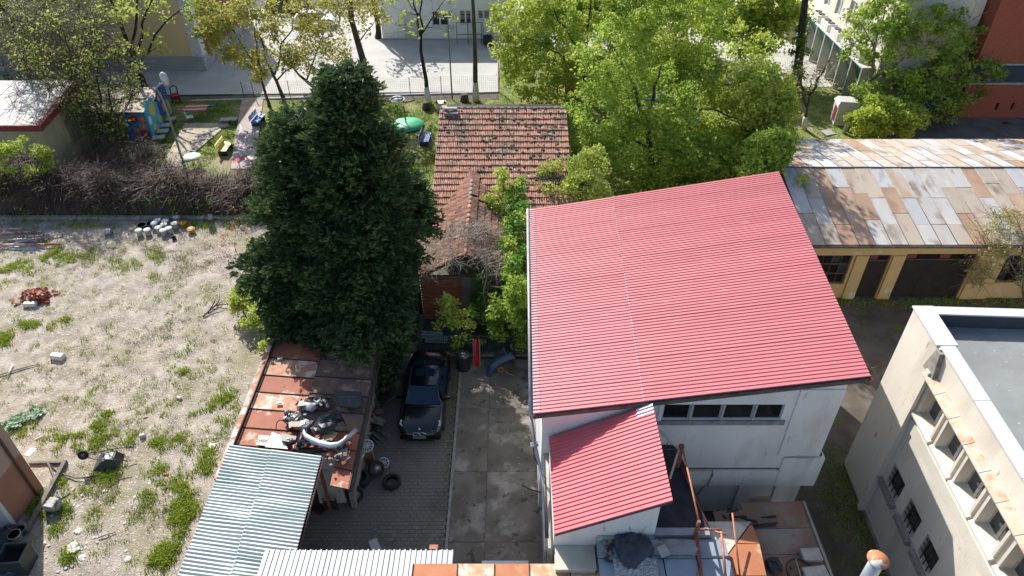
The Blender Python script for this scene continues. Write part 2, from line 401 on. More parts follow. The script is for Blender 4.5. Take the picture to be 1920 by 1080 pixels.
kb = pm('kerbstone', (.36, .34, .31), (.24, .22, .20), 3, .9, bump=.4)
for i in range(14):
    y = 24.4-i*1.0
    MB().box(-2.45, -2.345, y-.985, y, -.08, .035+random.uniform(-.008, .008)).build('kerb_stone', kb, kind='structure')
PAV = pm('paver', (.20, .178, .152), (.172, .153, .13), .5, .9, bump=.08, bscale=30, c3=(.12, .105, .095), s3=1.0, t3=(.56, .7), rnd=.13)
PAVS = pm('paver_mass', (.20, .178, .152), (.172, .153, .13), .5, .9, bump=.08, bscale=30, c3=(.12, .105, .095), s3=.6, t3=(.54, .7), c4=(.19, .175, .155), s4=1.3, t4=(.5, .7))
pav_root = tag(bpy.data.objects.new('paved_yard', None), kind='structure'); COL.objects.link(pav_root)
pl, pw, ph = .245, .165, .06
me = bpy.data.meshes.new('paver'); me.from_pydata(BOXV, [], BOXF); me.update()
grid = []; j = 0; y = 12.3
while y < 24.4:
    x = -7.9+(pl/2 if j % 2 else 0)
    while x < -2.47:
        xr = min(x+pl, -2.455); xl = x
        if xr-xl > .06: grid.append(((xl+xr)/2, y+pw/2, xr-xl-.014))
        x += pl
    y += pw; j += 1
vis = [g for g in grid if -6.9 < g[0] and 12.5 < g[1] < 18.2]
random.shuffle(vis); vis = sorted(vis, key=lambda g: g[1]*1.0+abs(g[0]+4.2)*.25)[:300]; vs_ = set(vis)
for g in vis:
    mkobj('paver', me, PAV, pav_root, loc=(g[0], g[1], -ph+random.uniform(-.0015, .001)), rot=(random.uniform(-.003, .003), random.uniform(-.003, .003), 0), sc=(g[2], pw-.009, ph))
joined('paver_mass', BOXV, BOXF, [Matrix.LocRotScale(Vector((g[0], g[1], -ph+random.uniform(-.0015, .001))), None, Vector((g[2], pw-.009, ph))) for g in grid if g not in vs_], PAVS, pav_root)
# darker diamond paving south of the slabs is under the roofs; kerb line north of the lot
LK = pm('lot_kerb', (.42, .40, .37), (.30, .28, .26), 3, .9, bump=.4)
for i in range(9):
    x = -46+i*3.9; MB().box(x, x+3.86, 36.55, 36.85, -.1, .16).build('kerb_stone', LK, kind='structure')
# playground path and worn earth
PP = pm('playground_path', (.46, .38, .36), (.36, .30, .28), 1.4, .9, bump=.3, bscale=25)
a, b, c_, d_ = at(452, 190), at(492, 190), at(478, 318), at(432, 318)
sheet('playground_path', [(a.x, 54.4), (b.x, 54.4), (c_.x, c_.y), (d_.x, d_.y)], .075, PP)
EARTH = pm('bare_earth', (.50, .43, .33), (.36, .30, .22), 1.5, .95, bump=.6, bscale=25)
e = [at(347, 232), at(410, 232), at(415, 245), at(350, 300), at(325, 318), at(310, 300)]
sheet('worn_path', [(p.x, p.y) for p in e][::-1], .072, EARTH)
PW = flat('path_paint_white', (.62, .58, .53), .8)
def stripe(pts, w, name='path_marking', mat=PW, z=.079):
    m = MB(); P = [Vector((p.x, p.y, z)) for p in pts]
    for a, b in zip(P, P[1:]):
        d = (b-a).normalized(); n = Vector((-d.y, d.x, 0))*w/2
        m.quad(a-n, b-n, b+n, a+n)
    return m.build(name, mat, kind='structure')
stripe([at(468+10*math.sin(t*.9), 232+t*6) for t in range(0, 13)], .09)
stripe([at(450+3*math.sin(t*1.4), 235+t*6) for t in range(0, 12)], .09)
stripe([at(478-t*1.1, 200+t*3) for t in range(0, 10)], .10)
stripe([at(452+9*math.cos(t*.5), 292+9*math.sin(t*.5)) for t in range(0, 14)], .08)
for i in range(7):
    stripe([at(464-i*1.3, 196+i*5), at(463-i*1.3, 199+i*5)], .16, 'path_marking', flat('path_paint_orange', (.55, .26, .12), .8))
    stripe([at(476-i*1.3, 196+i*5), at(475-i*1.3, 199+i*5)], .16, 'path_marking', flat('path_paint_orange', (.55, .26, .12), .8))
# white court edge line
q = [at(478, 186.5), at(935, 172.5)]
MB().prism([(q[0].x-5, q[0].y-.35), (-1.1, 55.95), (-1.1, 56.1), (q[0].x-5, q[0].y-.2)], -.05, .06).build('court_kerb', pm('court_kerb', (.62, .61, .58), (.5, .49, .47), 3, .9), kind='structure')
# ================================================================ WHITE BUILDING WITH THE RED ROOF
PLW = pm('plaster_white', (.84, .835, .82), (.74, .735, .72), .8, .85, bump=.25, bscale=14, c3=(.50, .48, .45), s3=.9, t3=(.56, .80), stretch=(1, 1, .35), c4=(.44, .42, .39), s4=3.5, t4=(.64, .76))
RED = pm('red_roof_sheet', (.52, .15, .165), (.57, .18, .195), .6, .55, spec=.3, rnd=.07, c3=(.44, .13, .14), s3=.6, t3=(.50, .78), c4=(.66, .36, .36), s4=4, t4=(.66, .76), stretch=(.28, 1.6, 1))
RED_GLARE = pm('red_sheet_glare', (.60, .26, .28), (.62, .34, .35), 3, .6, spec=.3)  # roof red made paler, glare put into the colour
GREYM = pm('grey_trim', (.40, .41, .43), (.28, .29, .31), 4, .5, metal=.3)
DGUT = pm('dark_fascia', (.07, .06, .058), (.15, .12, .10), 5, .7, bump=.5, bscale=15)
GLD = glass('dark_window_glass', (.012, .016, .018), .05)
WY = 15.95
hZ = 5.7; hE = 7.45
NW, SW, NE, SE = at(993, 393, hZ), at(1000, 777, hZ), at(1460, 322, hE), at(1633, 707, hE)
wb = thing('white_building', 'white plastered two storey building under the big pitched red ribbed roof', 'building', (1.0, WY, 0))
def rfn(a, b, c, d):                                  # bilinear roof plane a(NW) b(SW) c(SE) d(NE)
    n = ((d-a).cross(b-a)).normalized(); n = -n if n.z < 0 else n
    return lambda u, v, h: a*(1-u)*(1-v)+b*(1-u)*v+c*u*v+d*u*(1-v)+n*h
rf = rfn(NW, SW, SE, NE)
MB().slab([NW-Vector((0, 0, .03)), SW-Vector((0, 0, .03)), SE-Vector((0, 0, .03)), NE-Vector((0, 0, .03))], .12).build('roof_deck', DGUT, wb)
NS = 13; us = .345
for k in range(NS):
    v0, v1 = k/NS, (k+1)/NS
    for (a, b, dz) in ((0, us+.006, .005*(k%2)), (us-.006, 1.0, .012+.005*((k+1)%2))):
        V, F = corr(lambda u, v, h: rf(u, v, h+dz), a, b, v0, v1, 1/NS/6, .024, 'trap', nu=1)
        m = MB(); m.add(V, F); o = m.build('roof_sheet', RED, wb)
V, F = corr(lambda u, v, h: rf(u, v, h+.008), 0.0, .022, 0, 1, 1/NS/6, .033, 'trap'); MB().add(V, F).build('glare_edge', RED_GLARE, wb)  # painted glare: paler strip along the west edge of the roof
V, F = corr(lambda u, v, h: rf(u, v, h+.016), us-.008, us-.004, 0.05, 1, 1/NS/6, .033, 'trap'); MB().add(V, F).build('sheet_seam', pm('seam_dust', (.75, .55, .55), (.5, .1, .12), 30, .7, lo=.4, hi=.6), wb)
m = MB()                                              # screw heads
for k in range(1, 12):
    for j in range(NS*2):
        if random.random() < .35: p = rf(k/12, (j+.5)/NS/2, .04); m.cbox(p, (.03, .03, .02))
m.build('screws', pm('screw_zinc', (.75, .6, .6), None, 9, .4), wb, kind='stuff')
# gutter on the west edge, fascia on the south and east edges
m = MB(); m.tube([NW+Vector((-.09, .1, -.04)), SW+Vector((-.09, -.05, -.04))], .065, 6); m.build('gutter', GREYM, wb)
dd = (SE-SW)
m = MB(); m.hexa([SW+Vector((0, -.03, -.20)), SE+Vector((0, -.03, -.20)), SE+Vector((0, .06, -.20)), SW+Vector((0, .06, -.20))],
                 [SW+Vector((0, -.03, -.035)), SE+Vector((0, -.03, -.035)), SE+Vector((0, .06, -.035)), SW+Vector((0, .06, -.035))]); m.build('fascia', DGUT, wb)
m = MB(); m.hexa([SE+Vector((-.06, 0, -.22)), SE+Vector((.03, 0, -.22)), NE+Vector((.03, 0, -.22)), NE+Vector((-.06, 0, -.22))],
                 [SE+Vector((-.06, 0, -.035)), SE+Vector((.03, 0, -.035)), NE+Vector((.03, 0, -.035)), NE+Vector((-.06, 0, -.035))]); m.build('fascia', DGUT, wb)
XE = onY(1590, 720, WY).x; XW = 1.02
def ztop(x): return hZ+(hE-hZ)*(x-SW.x)/(SE.x-SW.x)-.15
zw0, zw1 = onY(1350, 787, WY).z, onY(1350, 757, WY).z-.04
xw = [onY(x, 772, WY).x for x in (1241, 1296, 1355, 1415, 1470)]
zu = onY(1464, 877, WY).z; zu2 = onY(1500, 853, WY).z; xs = onY(1468, 860, WY).x
fn = lambda u, d, z: Vector((u, WY+d, z))
m = MB(); hole = [(xw[i]+.03, xw[i+1]-.03, zw0, zw1) for i in range(4)]
# upper storey south wall, sloping top
xa = xw[0]-.15; zt_ = zw1+.05
wallpanel(m, fn, xa, xs, zu, zt_, hole, 0, .28)
wallpanel(m, fn, xs, XE, zu2, zt_, [], 0, .28)
for a_, b_, za in ((XW, xa, zu), (xa, XE, zt_)):
    m.hexa([(a_, WY, za), (b_, WY, za), (b_, WY+.28, za), (a_, WY+.28, za)], [(a_, WY, max(za+.001, ztop(a_))), (b_, WY, ztop(b_)), (b_, WY+.28, ztop(b_)), (a_, WY+.28, max(za+.001, ztop(a_)))])
m.box(XE-.28, XE, WY+.28, NE.y-.3, 0, 7.0); m.box(XW, XW+.28, WY+.28, NW.y-.3, 0, 5.45); m.box(XW, XE, NE.y-.6, NE.y-.3, 0, 5.3)
m.build('wall', PLW, wb)
# shallow pilaster right of the windows
p0 = onY(1500, 735, WY); p1 = onY(1474, 735, WY)
MB().box(xw[4]+.30, XE+.0, WY-.06, WY-.002, zu2, ztop(xw[4])-.1).build('pilaster', PLW, wb)
MB().box(xw[0]-.12, xw[0]-.0, WY-.05, WY-.002, zw0-.1, zw1+.15).build('window_trim', PLW, wb)
m = MB(); m.box(xw[0]-.1, xw[4]+.12, WY-.07, WY+.1, zw0-.20, zw0-.002); m.build('window_sill', pm('sill_grey', (.34, .33, .32), (.22, .21, .20), 5, .9), wb)
for i in range(4):
    a, b = xw[i]+.03, xw[i+1]-.03
    f = MB()
    for bx in ((a, a+.05, zw0, zw1), (b-.05, b, zw0, zw1), (a+.05, b-.05, zw0, zw0+.045), (a+.05, b-.05, zw1-.045, zw1)): f.box(bx[0], bx[1], WY+.05, WY+.11, bx[2], bx[3])
    w = f.build('window', flat('window_frame_grey', (.45, .45, .44)), wb)
    MB().box(a+.05, b-.05, WY+.07, WY+.085, zw0+.045, zw1-.045).build('pane', GLD, w)
for x in xw[1:4]: MB().box(x-.035, x+.035, WY-.03, WY+.0, zw0-.0, zw1+.02).build('mullion', pm('mullion_old', (.5, .47, .43), (.32, .27, .22), 12, .8), wb)
# projecting band (beam) and the recessed ground storey
zb1 = zu-.12; zb0 = onY(1500, 908, WY).z
XB = onY(1543, 865, WY).x
MB().box(5.0, xs-.02, WY-.06, WY+.28, zb0, zb1).build('band', PLW, wb)
MB().box(xs-.0, XB, WY-.062, WY+.28, zb0, zu2-.12).build('band', PLW, wb)
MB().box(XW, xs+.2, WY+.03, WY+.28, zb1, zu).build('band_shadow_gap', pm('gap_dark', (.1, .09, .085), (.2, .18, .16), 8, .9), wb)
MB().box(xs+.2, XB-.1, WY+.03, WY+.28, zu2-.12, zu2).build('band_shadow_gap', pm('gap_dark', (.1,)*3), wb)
MB().box(4.4, XE-.45, WY+.12, WY+.28, 0, zb0).build('ground_floor_wall', PLW, wb)
for x0, x1 in ((4.4, 4.9), (5.4, 5.75), (8.35, 8.85), (9.7, XE-.45)): MB().box(x0, x1, WY+.02, WY+.119, 0, zb0-.003).build('pilaster', PLW, wb)
MB().box(8.86, 9.69, WY+.03, WY+.118, 0, .95).build('wall_base', pm('beige_patch', (.42, .37, .31), (.52, .48, .42), 3, .9), wb)
m = MB(); m.tube([(5.0, WY-.08, zb1+.10), (7.15, WY-.08, zb1+.10), (7.2, WY-.08, zb1-.1), (7.12, WY-.08, zb0), (7.0, WY-.02, zb0-.1), (6.75, WY-.02, .9)], .035, 6)
m.build('drain_pipe', pm('pipe_old_white', (.5, .47, .43), (.3, .26, .22), 9, .6), wb)
MB().cbox((6.72, WY-.1, .8), (.12, .1, .5)).build('pipe_box', flat('box_dark', (.06, .05, .05)), wb)
# downpipe at the south-west corner
m = MB(); m.tube([SW+Vector((-.09, .0, -.06)), SW+Vector((.05, -.5, -.85)), (1.05, 14.35, 3.95), (1.05, 12.4, 3.55), (1.05, 12.2, .2)], .055, 8); m.build('downpipe', GREYM, wb)
# ---- annex with the small red roof
an = thing('annex', 'small white annex with its own steep red roof and a black flat roof', 'building', (1.2, 12.4, 0))
hl, hr = 4.55, 6.3
a, b, c, d = at(1030, 825, hl), at(1040, 1003, hl), at(1262, 940, hr), at(1225, 760, hr)
d = Vector((c.x, 15.8, hr)); a = Vector((a.x, 15.85, hl)); rs = rfn(a, b, c, d)
MB().slab([p-Vector((0, 0, .03)) for p in (a, b, c, d)], .06).build('roof_deck', DGUT, an)
NS2 = 4
for k in range(NS2):
    for (u0, u1, dz) in ((0, 1, 0),):
        V, F = corr(lambda u, v, h: rs(u, v, h+dz), u0, u1, k/NS2, (k+1)/NS2, 1/NS2/6, .030, 'trap'); MB().add(V, F).build('roof_sheet', pm('red_roof_small', (.60, .12, .14), (.64, .15, .17), .6, .55, spec=.3, rnd=.04), an)
V, F = corr(lambda u, v, h: rs(u, v, h+.008), .845, 1.0, 0, .115, 1/NS2/6, .037, 'trap'); MB().add(V, F).build('pale_sheet', pm('unpainted_sheet', (.66, .64, .68), (.55, .5, .56), 4, .5), an)
m = MB(); PW_ = PLW
X0, X1, Y0 = 1.28, c.x-.22, b.y+.25
m.hexa([(X0, Y0, 0), (X1, Y0, 0), (X1, Y0+.25, 0), (X0, Y0+.25, 0)], [(X0, Y0, hl-.08), (X1, Y0, hr-.16), (X1, Y0+.25, hr-.16), (X0, Y0+.25, hl-.08)])
m.hexa([(X1-.22, Y0+.25, 0), (X1, Y0+.25, 0), (X1, WY-.01, 0), (X1-.22, WY-.01, 0)], [(X1-.22, Y0+.25, hr-.3), (X1, Y0+.25, hr-.16), (X1, WY-.01, hr-.16), (X1-.22, WY-.01, hr-.3)])
m.box(X0, X0+.22, Y0+.25, WY-.01, 0, hl-.09); m.build('wall', PLW, an)
MB().box(1.12, 1.27, Y0-.1, WY, 0, 3.6).build('wall_strip', pm('render_strip', (.52, .48, .41), (.40, .36, .30), 6, .95, bump=.4), an)
m = MB(); m.tube([(1.08, 15.6, 4.0), (1.08, 12.45, 3.9)], .06, 6); m.build('gutter', flat('gutter_black', (.04, .04, .045)), an)
ZT = 4.05
MB().prism([(X1+.01, 12.62), (6.15, 12.62), (5.7, WY-.003), (X1+.01, WY-.003)], 3.5, ZT).build('flat_roof', pm('bitumen', (.022, .022, .026), (.04, .04, .045), 3, .75, c3=(.09, .09, .09), s3=14, t3=(.72, .76)), an)
MB().prism([(X1+.015, 12.7), (6.05, 12.7), (5.6, WY-.004), (X1+.015, WY-.004)], 0, 3.49).build('wall', PLW, an)
# steel post, bracket and handrail by the flat roof
RUST = pm('rust_red_paint', (.22, .065, .04), (.34, .13, .08), 7, .75, bump=.3, bscale=20, c3=(.12, .04, .03), s3=3)
RUSTL = pm('rust_light', (.50, .22, .13), (.36, .14, .08), 7, .75, c3=(.6, .33, .22), s3=5)
p0, p1 = at(1278, 838, 5.05), at(1310, 975, 5.0)
hr_ = thing('stair_handrail', 'rusty red steel post and long handrail beside the black flat roof', 'handrail', (p0.x, p0.y, ZT))
MB().box(p0.x-.07, p0.x+.07, p0.y-.06, p0.y+.08, ZT-.6, 5.12).build('post', RUST, hr_)
MB().tube([p0+Vector((.02, -.06, 0)), (p0+p1)/2+Vector((.03, 0, -.03)), p1], .035, 6).build('rail', RUSTL, hr_)
MB().tube([(p0.x+.12, p0.y-.1, ZT+.06), (6.1, 12.6, ZT+.06)], .03, 6).build('rail', RUST, hr_)
MB().box(p1.x-.045, p1.x+.045, p1.y-.1, p1.y-.01, ZT-.1, 5.02).build('post', RUST, hr_)
MB().tube([p1+Vector((0, 0, -.5)), (5.6, 11.9, ZT+.08), (5.42, 10.3, ZT+.08)], .055, 5).build('rail', RUST, hr_)
br_ = thing('steel_bracket', 'white angled steel bracket sticking out beside the small red roof', 'bracket', (5.0, 15, 4.8))
g0, g1, g2, g3 = at(1237, 808, 5.6), at(1273, 842, 5.0), at(1256, 898, 4.6), at(1245, 843, 5.0)
m = MB(); m.tube([g0, g1], .045, 4); m.tube([g1, g2], .05, 4); m.build('bar', pm('bar_white', (.62, .58, .52), (.45, .38, .32), 12, .6), br_)
m = MB(); m.tube([g3, g1], .02, 4); m.tube([onY(1252, 828, g1.y), g3], .012, 4); m.build('brace', DGUT, br_)
# ---- light above the yard gutter and the small lamp at the corner
lm = thing('wall_floodlight', 'small grey floodlight on a curved black arm by the gutter corner', 'floodlight', (.8, 15.3, 3.6))
m = MB(); m.tube([(1.05, 14.8, 3.9), (.75, 15.3, 4.2), (.72, 15.3, 4.7)], .02, 5); m.tube([(1.0, 14.6, 3.2), (.6, 14.7, 3.25), (.35, 14.9, 3.2)], .025, 5); m.build('arm', flat('steel_black', (.03, .03, .03)), lm)
m = MB(); m.cbox((.74, 15.35, 4.8), (.26, .16, .08), (.3, 0, .2)); m.build('lamp_head', GREYM, lm)
# ================================================================ BEIGE BUILDING (right)
BEI = pm('render_beige', (.70, .64, .55), (.60, .54, .46), .7, .9, bump=.3, bscale=12, c3=(.46, .39, .31), s3=.8, t3=(.52, .78), c4=(.34, .29, .24), s4=4, t4=(.66, .76), stretch=(1, 1, .3))
BEIL = pm('render_beige_light', (.66, .61, .53), (.58, .53, .45), .8, .9, bump=.3, bscale=12, c3=(.47, .42, .35), s3=.6, t3=(.6, .8))
RC = pm('rusty_canopy', (.46, .36, .26), (.42, .40, .35), 3, .8, c3=(.36, .20, .11), s3=2.2, t3=(.5, .66), bump=.3)
ZN = pm('zinc_flashing', (.58, .585, .59), (.52, .525, .53), 2, .6, c3=(.50, .51, .52), s3=1.2, t3=(.6, .75))
A0 = Vector((13.55, 18.23, 0)); de = Vector((-.05, -1, 0)).normalized(); dn = Vector((-1, .05, 0)).normalized()   # along the wall, outwards
bb = thing('beige_building', 'beige rendered two storey building with flat grey roof and two rows of windows', 'building', tuple(A0))
bf = lambda u, d, z: A0+de*u-dn*d+Vector((0, 0, z))    # d into the building
UW = [(2.36, 3.42), (3.78, 4.80), (5.14, 6.16), (6.5, 7.5), (7.9, 8.9)]; LW = [(2.46, 3.40), (3.90, 4.80), (5.26, 6.14), (6.7, 7.6)]
zU = (5.80, 7.08); zL = (2.25, 3.30); LEN = 13
m = MB()
wallpanel(m, bf, 2.03, LEN, 0, 4.95, [(a, b, *zL) for a, b in LW], .0, .45)
wallpanel(m, bf, 2.03, LEN, 4.952, 8.3, [(a, b, *zU) for a, b in UW], .0, .45)
wallpanel(m, bf, 0, 2.03, 0, 8.3, [], -.10, .45)
m.build('wall', BEI, bb)
MB().hexa([bf(0, -.1, -.3), bf(LEN, -.1, -.3), bf(LEN, 0, -.3), bf(0, 0, -.3)], [bf(0, -.1, 0.15), bf(LEN, -.1, 0.15), bf(LEN, .1, 0.15), bf(0, .1, 0.15)]).build('plinth', pm('plinth_dirty', (.25, .22, .18), (.16, .14, .11), 4, .95), bb)
m = MB(); m.hexa([bf(0, .45, 0), bf(0, 14, 0), bf(.3, 14, 0), bf(.3, .45, 0)], [bf(0, .45, 8.3), bf(0, 14, 8.3), bf(.3, 14, 8.3), bf(.3, .45, 8.3)]); m.build('wall', BEI, bb)
MB().hexa([bf(2.0, -.22, 0.1), bf(2.22, -.22, .1), bf(2.22, -.001, .1), bf(2.0, -.001, .1)], [bf(2.0, -.22, 7.45), bf(2.22, -.22, 7.45), bf(2.22, -.001, 7.45), bf(2.0, -.001, 7.45)]).build('pilaster', BEI, bb)
MB().hexa([bf(1.72, -.16, 7.3), bf(2.4, -.16, 7.3), bf(2.4, -.001, 7.3), bf(1.72, -.001, 7.3)], [bf(1.95, -.16, 8.25), bf(2.2, -.16, 8.25), bf(2.2, -.001, 8.25), bf(1.95, -.001, 8.25)]).build('rain_hopper', pm('hopper', (.2, .18, .16), (.33, .3, .26), 5, .8), bb)
# rusty sheet canopy above the upper windows, in plates
for i in range(8):
    u0 = 2.03+i*.98; u1 = u0+.96
    MB().hexa([bf(u0, -.30, 7.24), bf(u1, -.30, 7.24), bf(u1, 0, 7.36), bf(u0, 0, 7.36)], [bf(u0, -.30, 7.27), bf(u1, -.30, 7.27), bf(u1, 0, 7.42), bf(u0, 0, 7.42)]).build('canopy_plate', RC, bb)
MB().hexa([bf(2.24, -.20, 7.1), bf(LEN, -.20, 7.1), bf(LEN, -.001, 7.1), bf(2.24, -.001, 7.1)], [bf(2.24, -.20, 7.235), bf(LEN, -.20, 7.235), bf(LEN, -.001, 7.33), bf(2.24, -.001, 7.33)]).build('lintel', BEIL, bb)
fw = pm('window_frame_old_white', (.55, .52, .48), (.35, .32, .28), 10, .7); bars = flat('window_bar_rust', (.05, .035, .03), .8)
GLB = glass('window_glass_grey', (.05, .07, .075), .12)
for a, b in UW:
    for (x0, x1, z0, z1) in ((a-.10, a, zU[0]-.0, zU[1]), (b, b+.10, zU[0], zU[1])):
        MB().hexa([bf(x0, -.09, z0), bf(x1-.002, -.09, z0), bf(x1-.002, -.001, z0), bf(x0, -.001, z0)], [bf(x0, -.09, z1), bf(x1-.002, -.09, z1), bf(x1-.002, -.001, z1), bf(x0, -.001, z1)]).build('reveal', BEIL, bb)
    MB().hexa([bf(a-.12, -.17, 5.62), bf(b+.12, -.17, 5.62), bf(b+.12, -.001, 5.62), bf(a-.12, -.001, 5.62)], [bf(a-.12, -.17, 5.70), bf(b+.12, -.17, 5.70), bf(b+.12, -.001, 5.79), bf(a-.12, -.001, 5.79)]).build('window_sill', BEIL, bb)
    d0, d1 = .26, .31; f = MB()
    def fb(x0, x1, z0, z1, D0=d0, D1=d1): f.hexa([bf(x0, D0, z0), bf(x1, D0, z0), bf(x1, D1, z0), bf(x0, D1, z0)], [bf(x0, D0, z1), bf(x1, D0, z1), bf(x1, D1, z1), bf(x0, D1, z1)])
    fb(a, a+.06, *zU); fb(b-.06, b, *zU); fb(a+.06, b-.06, zU[0], zU[0]+.07); fb(a+.06, b-.06, zU[1]-.06, zU[1]); fb((a+b)/2-.05, (a+b)/2+.05, zU[0]+.07, zU[1]-.06); fb(a+.06, (a+b)/2-.05, 6.62, 6.66); fb((a+b)/2+.05, b-.06, 6.62, 6.66)
    w = f.build('window', fw, bb); f = MB(); fb(a+.06, b-.06, zU[0]+.07, zU[1]-.06, .28, .29); f.build('pane', GLB, w)
    f = MB(); fb(a, b, zU[0]-.005, zU[1], .42, .44); f.build('dark_backing', flat('room_dark', (.02, .02, .02)), w)
for a, b in LW:
    d0, d1 = .20, .25; f = MB()
    fb = lambda x0, x1, z0, z1, D0, D1: f.hexa([bf(x0, D0, z0), bf(x1, D0, z0), bf(x1, D1, z0), bf(x0, D1, z0)], [bf(x0, D0, z1), bf(x1, D0, z1), bf(x1, D1, z1), bf(x0, D1, z1)])
    fb(a, a+.05, *zL, d0, d1); fb(b-.05, b, *zL, d0, d1); fb(a+.05, b-.05, zL[0], zL[0]+.05, d0, d1); fb(a+.05, b-.05, zL[1]-.05, zL[1], d0, d1); fb((a+b)/2-.02, (a+b)/2+.02, zL[0]+.05, zL[1]-.05, d0, d1)
    w = f.build('window', bars, bb); f = MB(); fb(a+.05, b-.05, zL[0]+.05, zL[1]-.05, .23, .24); f.build('pane', GLB, w)
    f = MB()
    for k in range(1, 4): x = a+(b-a)*k/4; fb(x-.014, x+.014, zL[0], zL[1], .02, .05)
    for k in range(1, 4): z = zL[0]+(zL[1]-zL[0])*k/4; fb(a, b, z-.012, z+.012, .052, .075)
    f.build('window_bars', bars, w)
    f = MB(); fb(a-.1, b+.1, zL[0]-.22, zL[0]-.002, -.17, .0-.002); f.build('window_sill', pm('sill_stone', (.34, .31, .28), (.2, .18, .16), 14, .95, bump=.9, bscale=30), bb)
f = MB(); fb = lambda x0, x1, z0, z1, D0, D1: f.hexa([bf(x0, D0, z0), bf(x1, D0, z0), bf(x1, D1, z0), bf(x0, D1, z0)], [bf(x0, D0, z1), bf(x1, D0, z1), bf(x1, D1, z1), bf(x0, D1, z1)])
fb(2.24, LEN, 4.9, 5.35, -.05, -.001); f.build('string_course', BEIL, bb)
# roof and parapet
GR = pm('roof_felt_grey', (.27, .285, .28), (.215, .225, .22), .7, .9, bump=.3, bscale=30, c3=(.30, .31, .30), s3=.5, t3=(.56, .72), c4=(.55, .55, .52), s4=9, t4=(.66, .78))
for i in range(7):
    f = MB(); y0 = .45+i*1.9; fb(.3, LEN, 7.72, 7.80+.006*(i % 2), y0, y0+1.94-.035*(1-i % 2)); f.build('roof_strip', GR, bb)
f = MB(); fb(.302, .34, 7.8, 8.26, .45, 14); fb(.34, LEN, 7.8, 8.26, .452, .49); f.build('upstand', pm('bitumen_blue', (.04, .05, .07), (.06, .07, .09), 2, .6, c3=(.4, .4, .4), s3=20, t3=(.74, .78)), bb)
def flash(u0, u1, D0, D1, z=8.30):
    f = MB(); f.hexa([bf(u0, D0, z), bf(u1, D0, z), bf(u1, D1, z), bf(u0, D1, z)], [bf(u0, D0, z+.05), bf(u1, D0, z+.05), bf(u1, D1, z+.07), bf(u0, D1, z+.07)]); f.build('flashing', ZN, bb)
flash(-.06, .34, .52, 6.2); flash(-.06, .34, 6.22, 14)
flash(-.06, 1.88, -.16, .5, 8.302)
for u0, u1 in ((1.92, 4.2), (4.22, 6.9), (6.92, 9.6), (9.62, 13)): flash(u0, u1, -.06, .40)
# ================================================================ GARAGE WITH THE PATCHWORK ROOF
YEL = pm('plaster_yellow', (.62, .44, .20), (.55, .40, .19), .8, .9, bump=.3, c3=(.62, .55, .42), s3=.9, t3=(.62, .68), c4=(.40, .30, .18), s4=2.3, t4=(.66, .74))
gy = 29.0; GX0, GX1 = 14.7, 42.0
gr = thing('garage_row', 'long yellow garage row under a patchwork of rusted and pale metal roof sheets', 'building', (16, gy, 0))
ez, rz_, ry = 3.62, 4.75, 34.4; by = 40.1
cut = [at(x, 500, 2.5).x for x in (1530,)]
def gx(px): return onY(px, 500, gy).x
def gz(py, Y=gy): return onY(1700, py, Y).z
zt = gz(480); zb = gz(555)
win = (onY(1532, 500, gy).x-.2, onY(1600, 480, gy).x, gz(533), gz(479))
dr = (onY(1625, 500, gy).x-.05, onY(1672, 480, gy).x, 0.0, gz(478)); big = (onY(1695, 500, gy).x-.1, onY(1836, 480, gy).x-.1, 0.0, gz(476))
win2 = (onY(1880, 500, gy).x, onY(1960, 480, gy).x, gz(530), gz(479))
fn = lambda u, d, z: Vector((u, gy+d, z))
m = MB(); wallpanel(m, fn, GX0, GX1, 0, ez-.12, [win, dr, big, win2], 0, .35); m.box(GX0, GX0+.3, gy+.35, by-.4, 0, 3.4); m.box(GX0, GX1, by-.7, by-.4, 0, 3.4); m.build('wall', YEL, gr)
for x0, x1 in ((win[1]+.15, dr[0]-.06), (dr[1]+.06, big[0]-.06), (big[1]+.08, win2[0]-.1)): MB().box(x0, x1, gy-.10, gy-.002, 0, zt+.05).build('pier', YEL, gr)
RF = pm('frame_red_brown', (.16, .07, .055), (.10, .045, .04), 5, .7); DK = pm('door_black', (.018, .016, .016), (.03, .027, .025), 2, .7)
def gwin(h, nx, name='window'):
    f = MB(); x0, x1, z0, z1 = h; Y0, Y1 = gy+.12, gy+.18
    f.box(x0, x0+.07, Y0, Y1, z0, z1); f.box(x1-.07, x1, Y0, Y1, z0, z1); f.box(x0+.07, x1-.07, Y0, Y1, z0, z0+.07); f.box(x0+.07, x1-.07, Y0, Y1, z1-.07, z1)
    for k in range(1, nx): x = x0+(x1-x0)*k/nx; f.box(x-.02, x+.02, Y0+.01, Y1-.01, z0+.07, z1-.07)
    for k in (1, 2): z = z0+(z1-z0)*k/3; f.box(x0+.07, x1-.07, Y0-.0, Y1+.0, z-.04, z+.04)
    w = f.build(name, RF, gr)
    for i in range(nx):
        for k in range(3):
            a = x0+.07+(x1-x0-.14)*i/nx+.02; b = x0+.07+(x1-x0-.14)*(i+1)/nx-.02; c = z0+(z1-z0)*k/3+.07; d = z0+(z1-z0)*(k+1)/3-.06
            MB().box(a, b, gy+.145, gy+.155, c, d).build('pane', GLD if (i+k) % 4 else GLB, w)
gwin(win, 4); gwin(win2, 4)
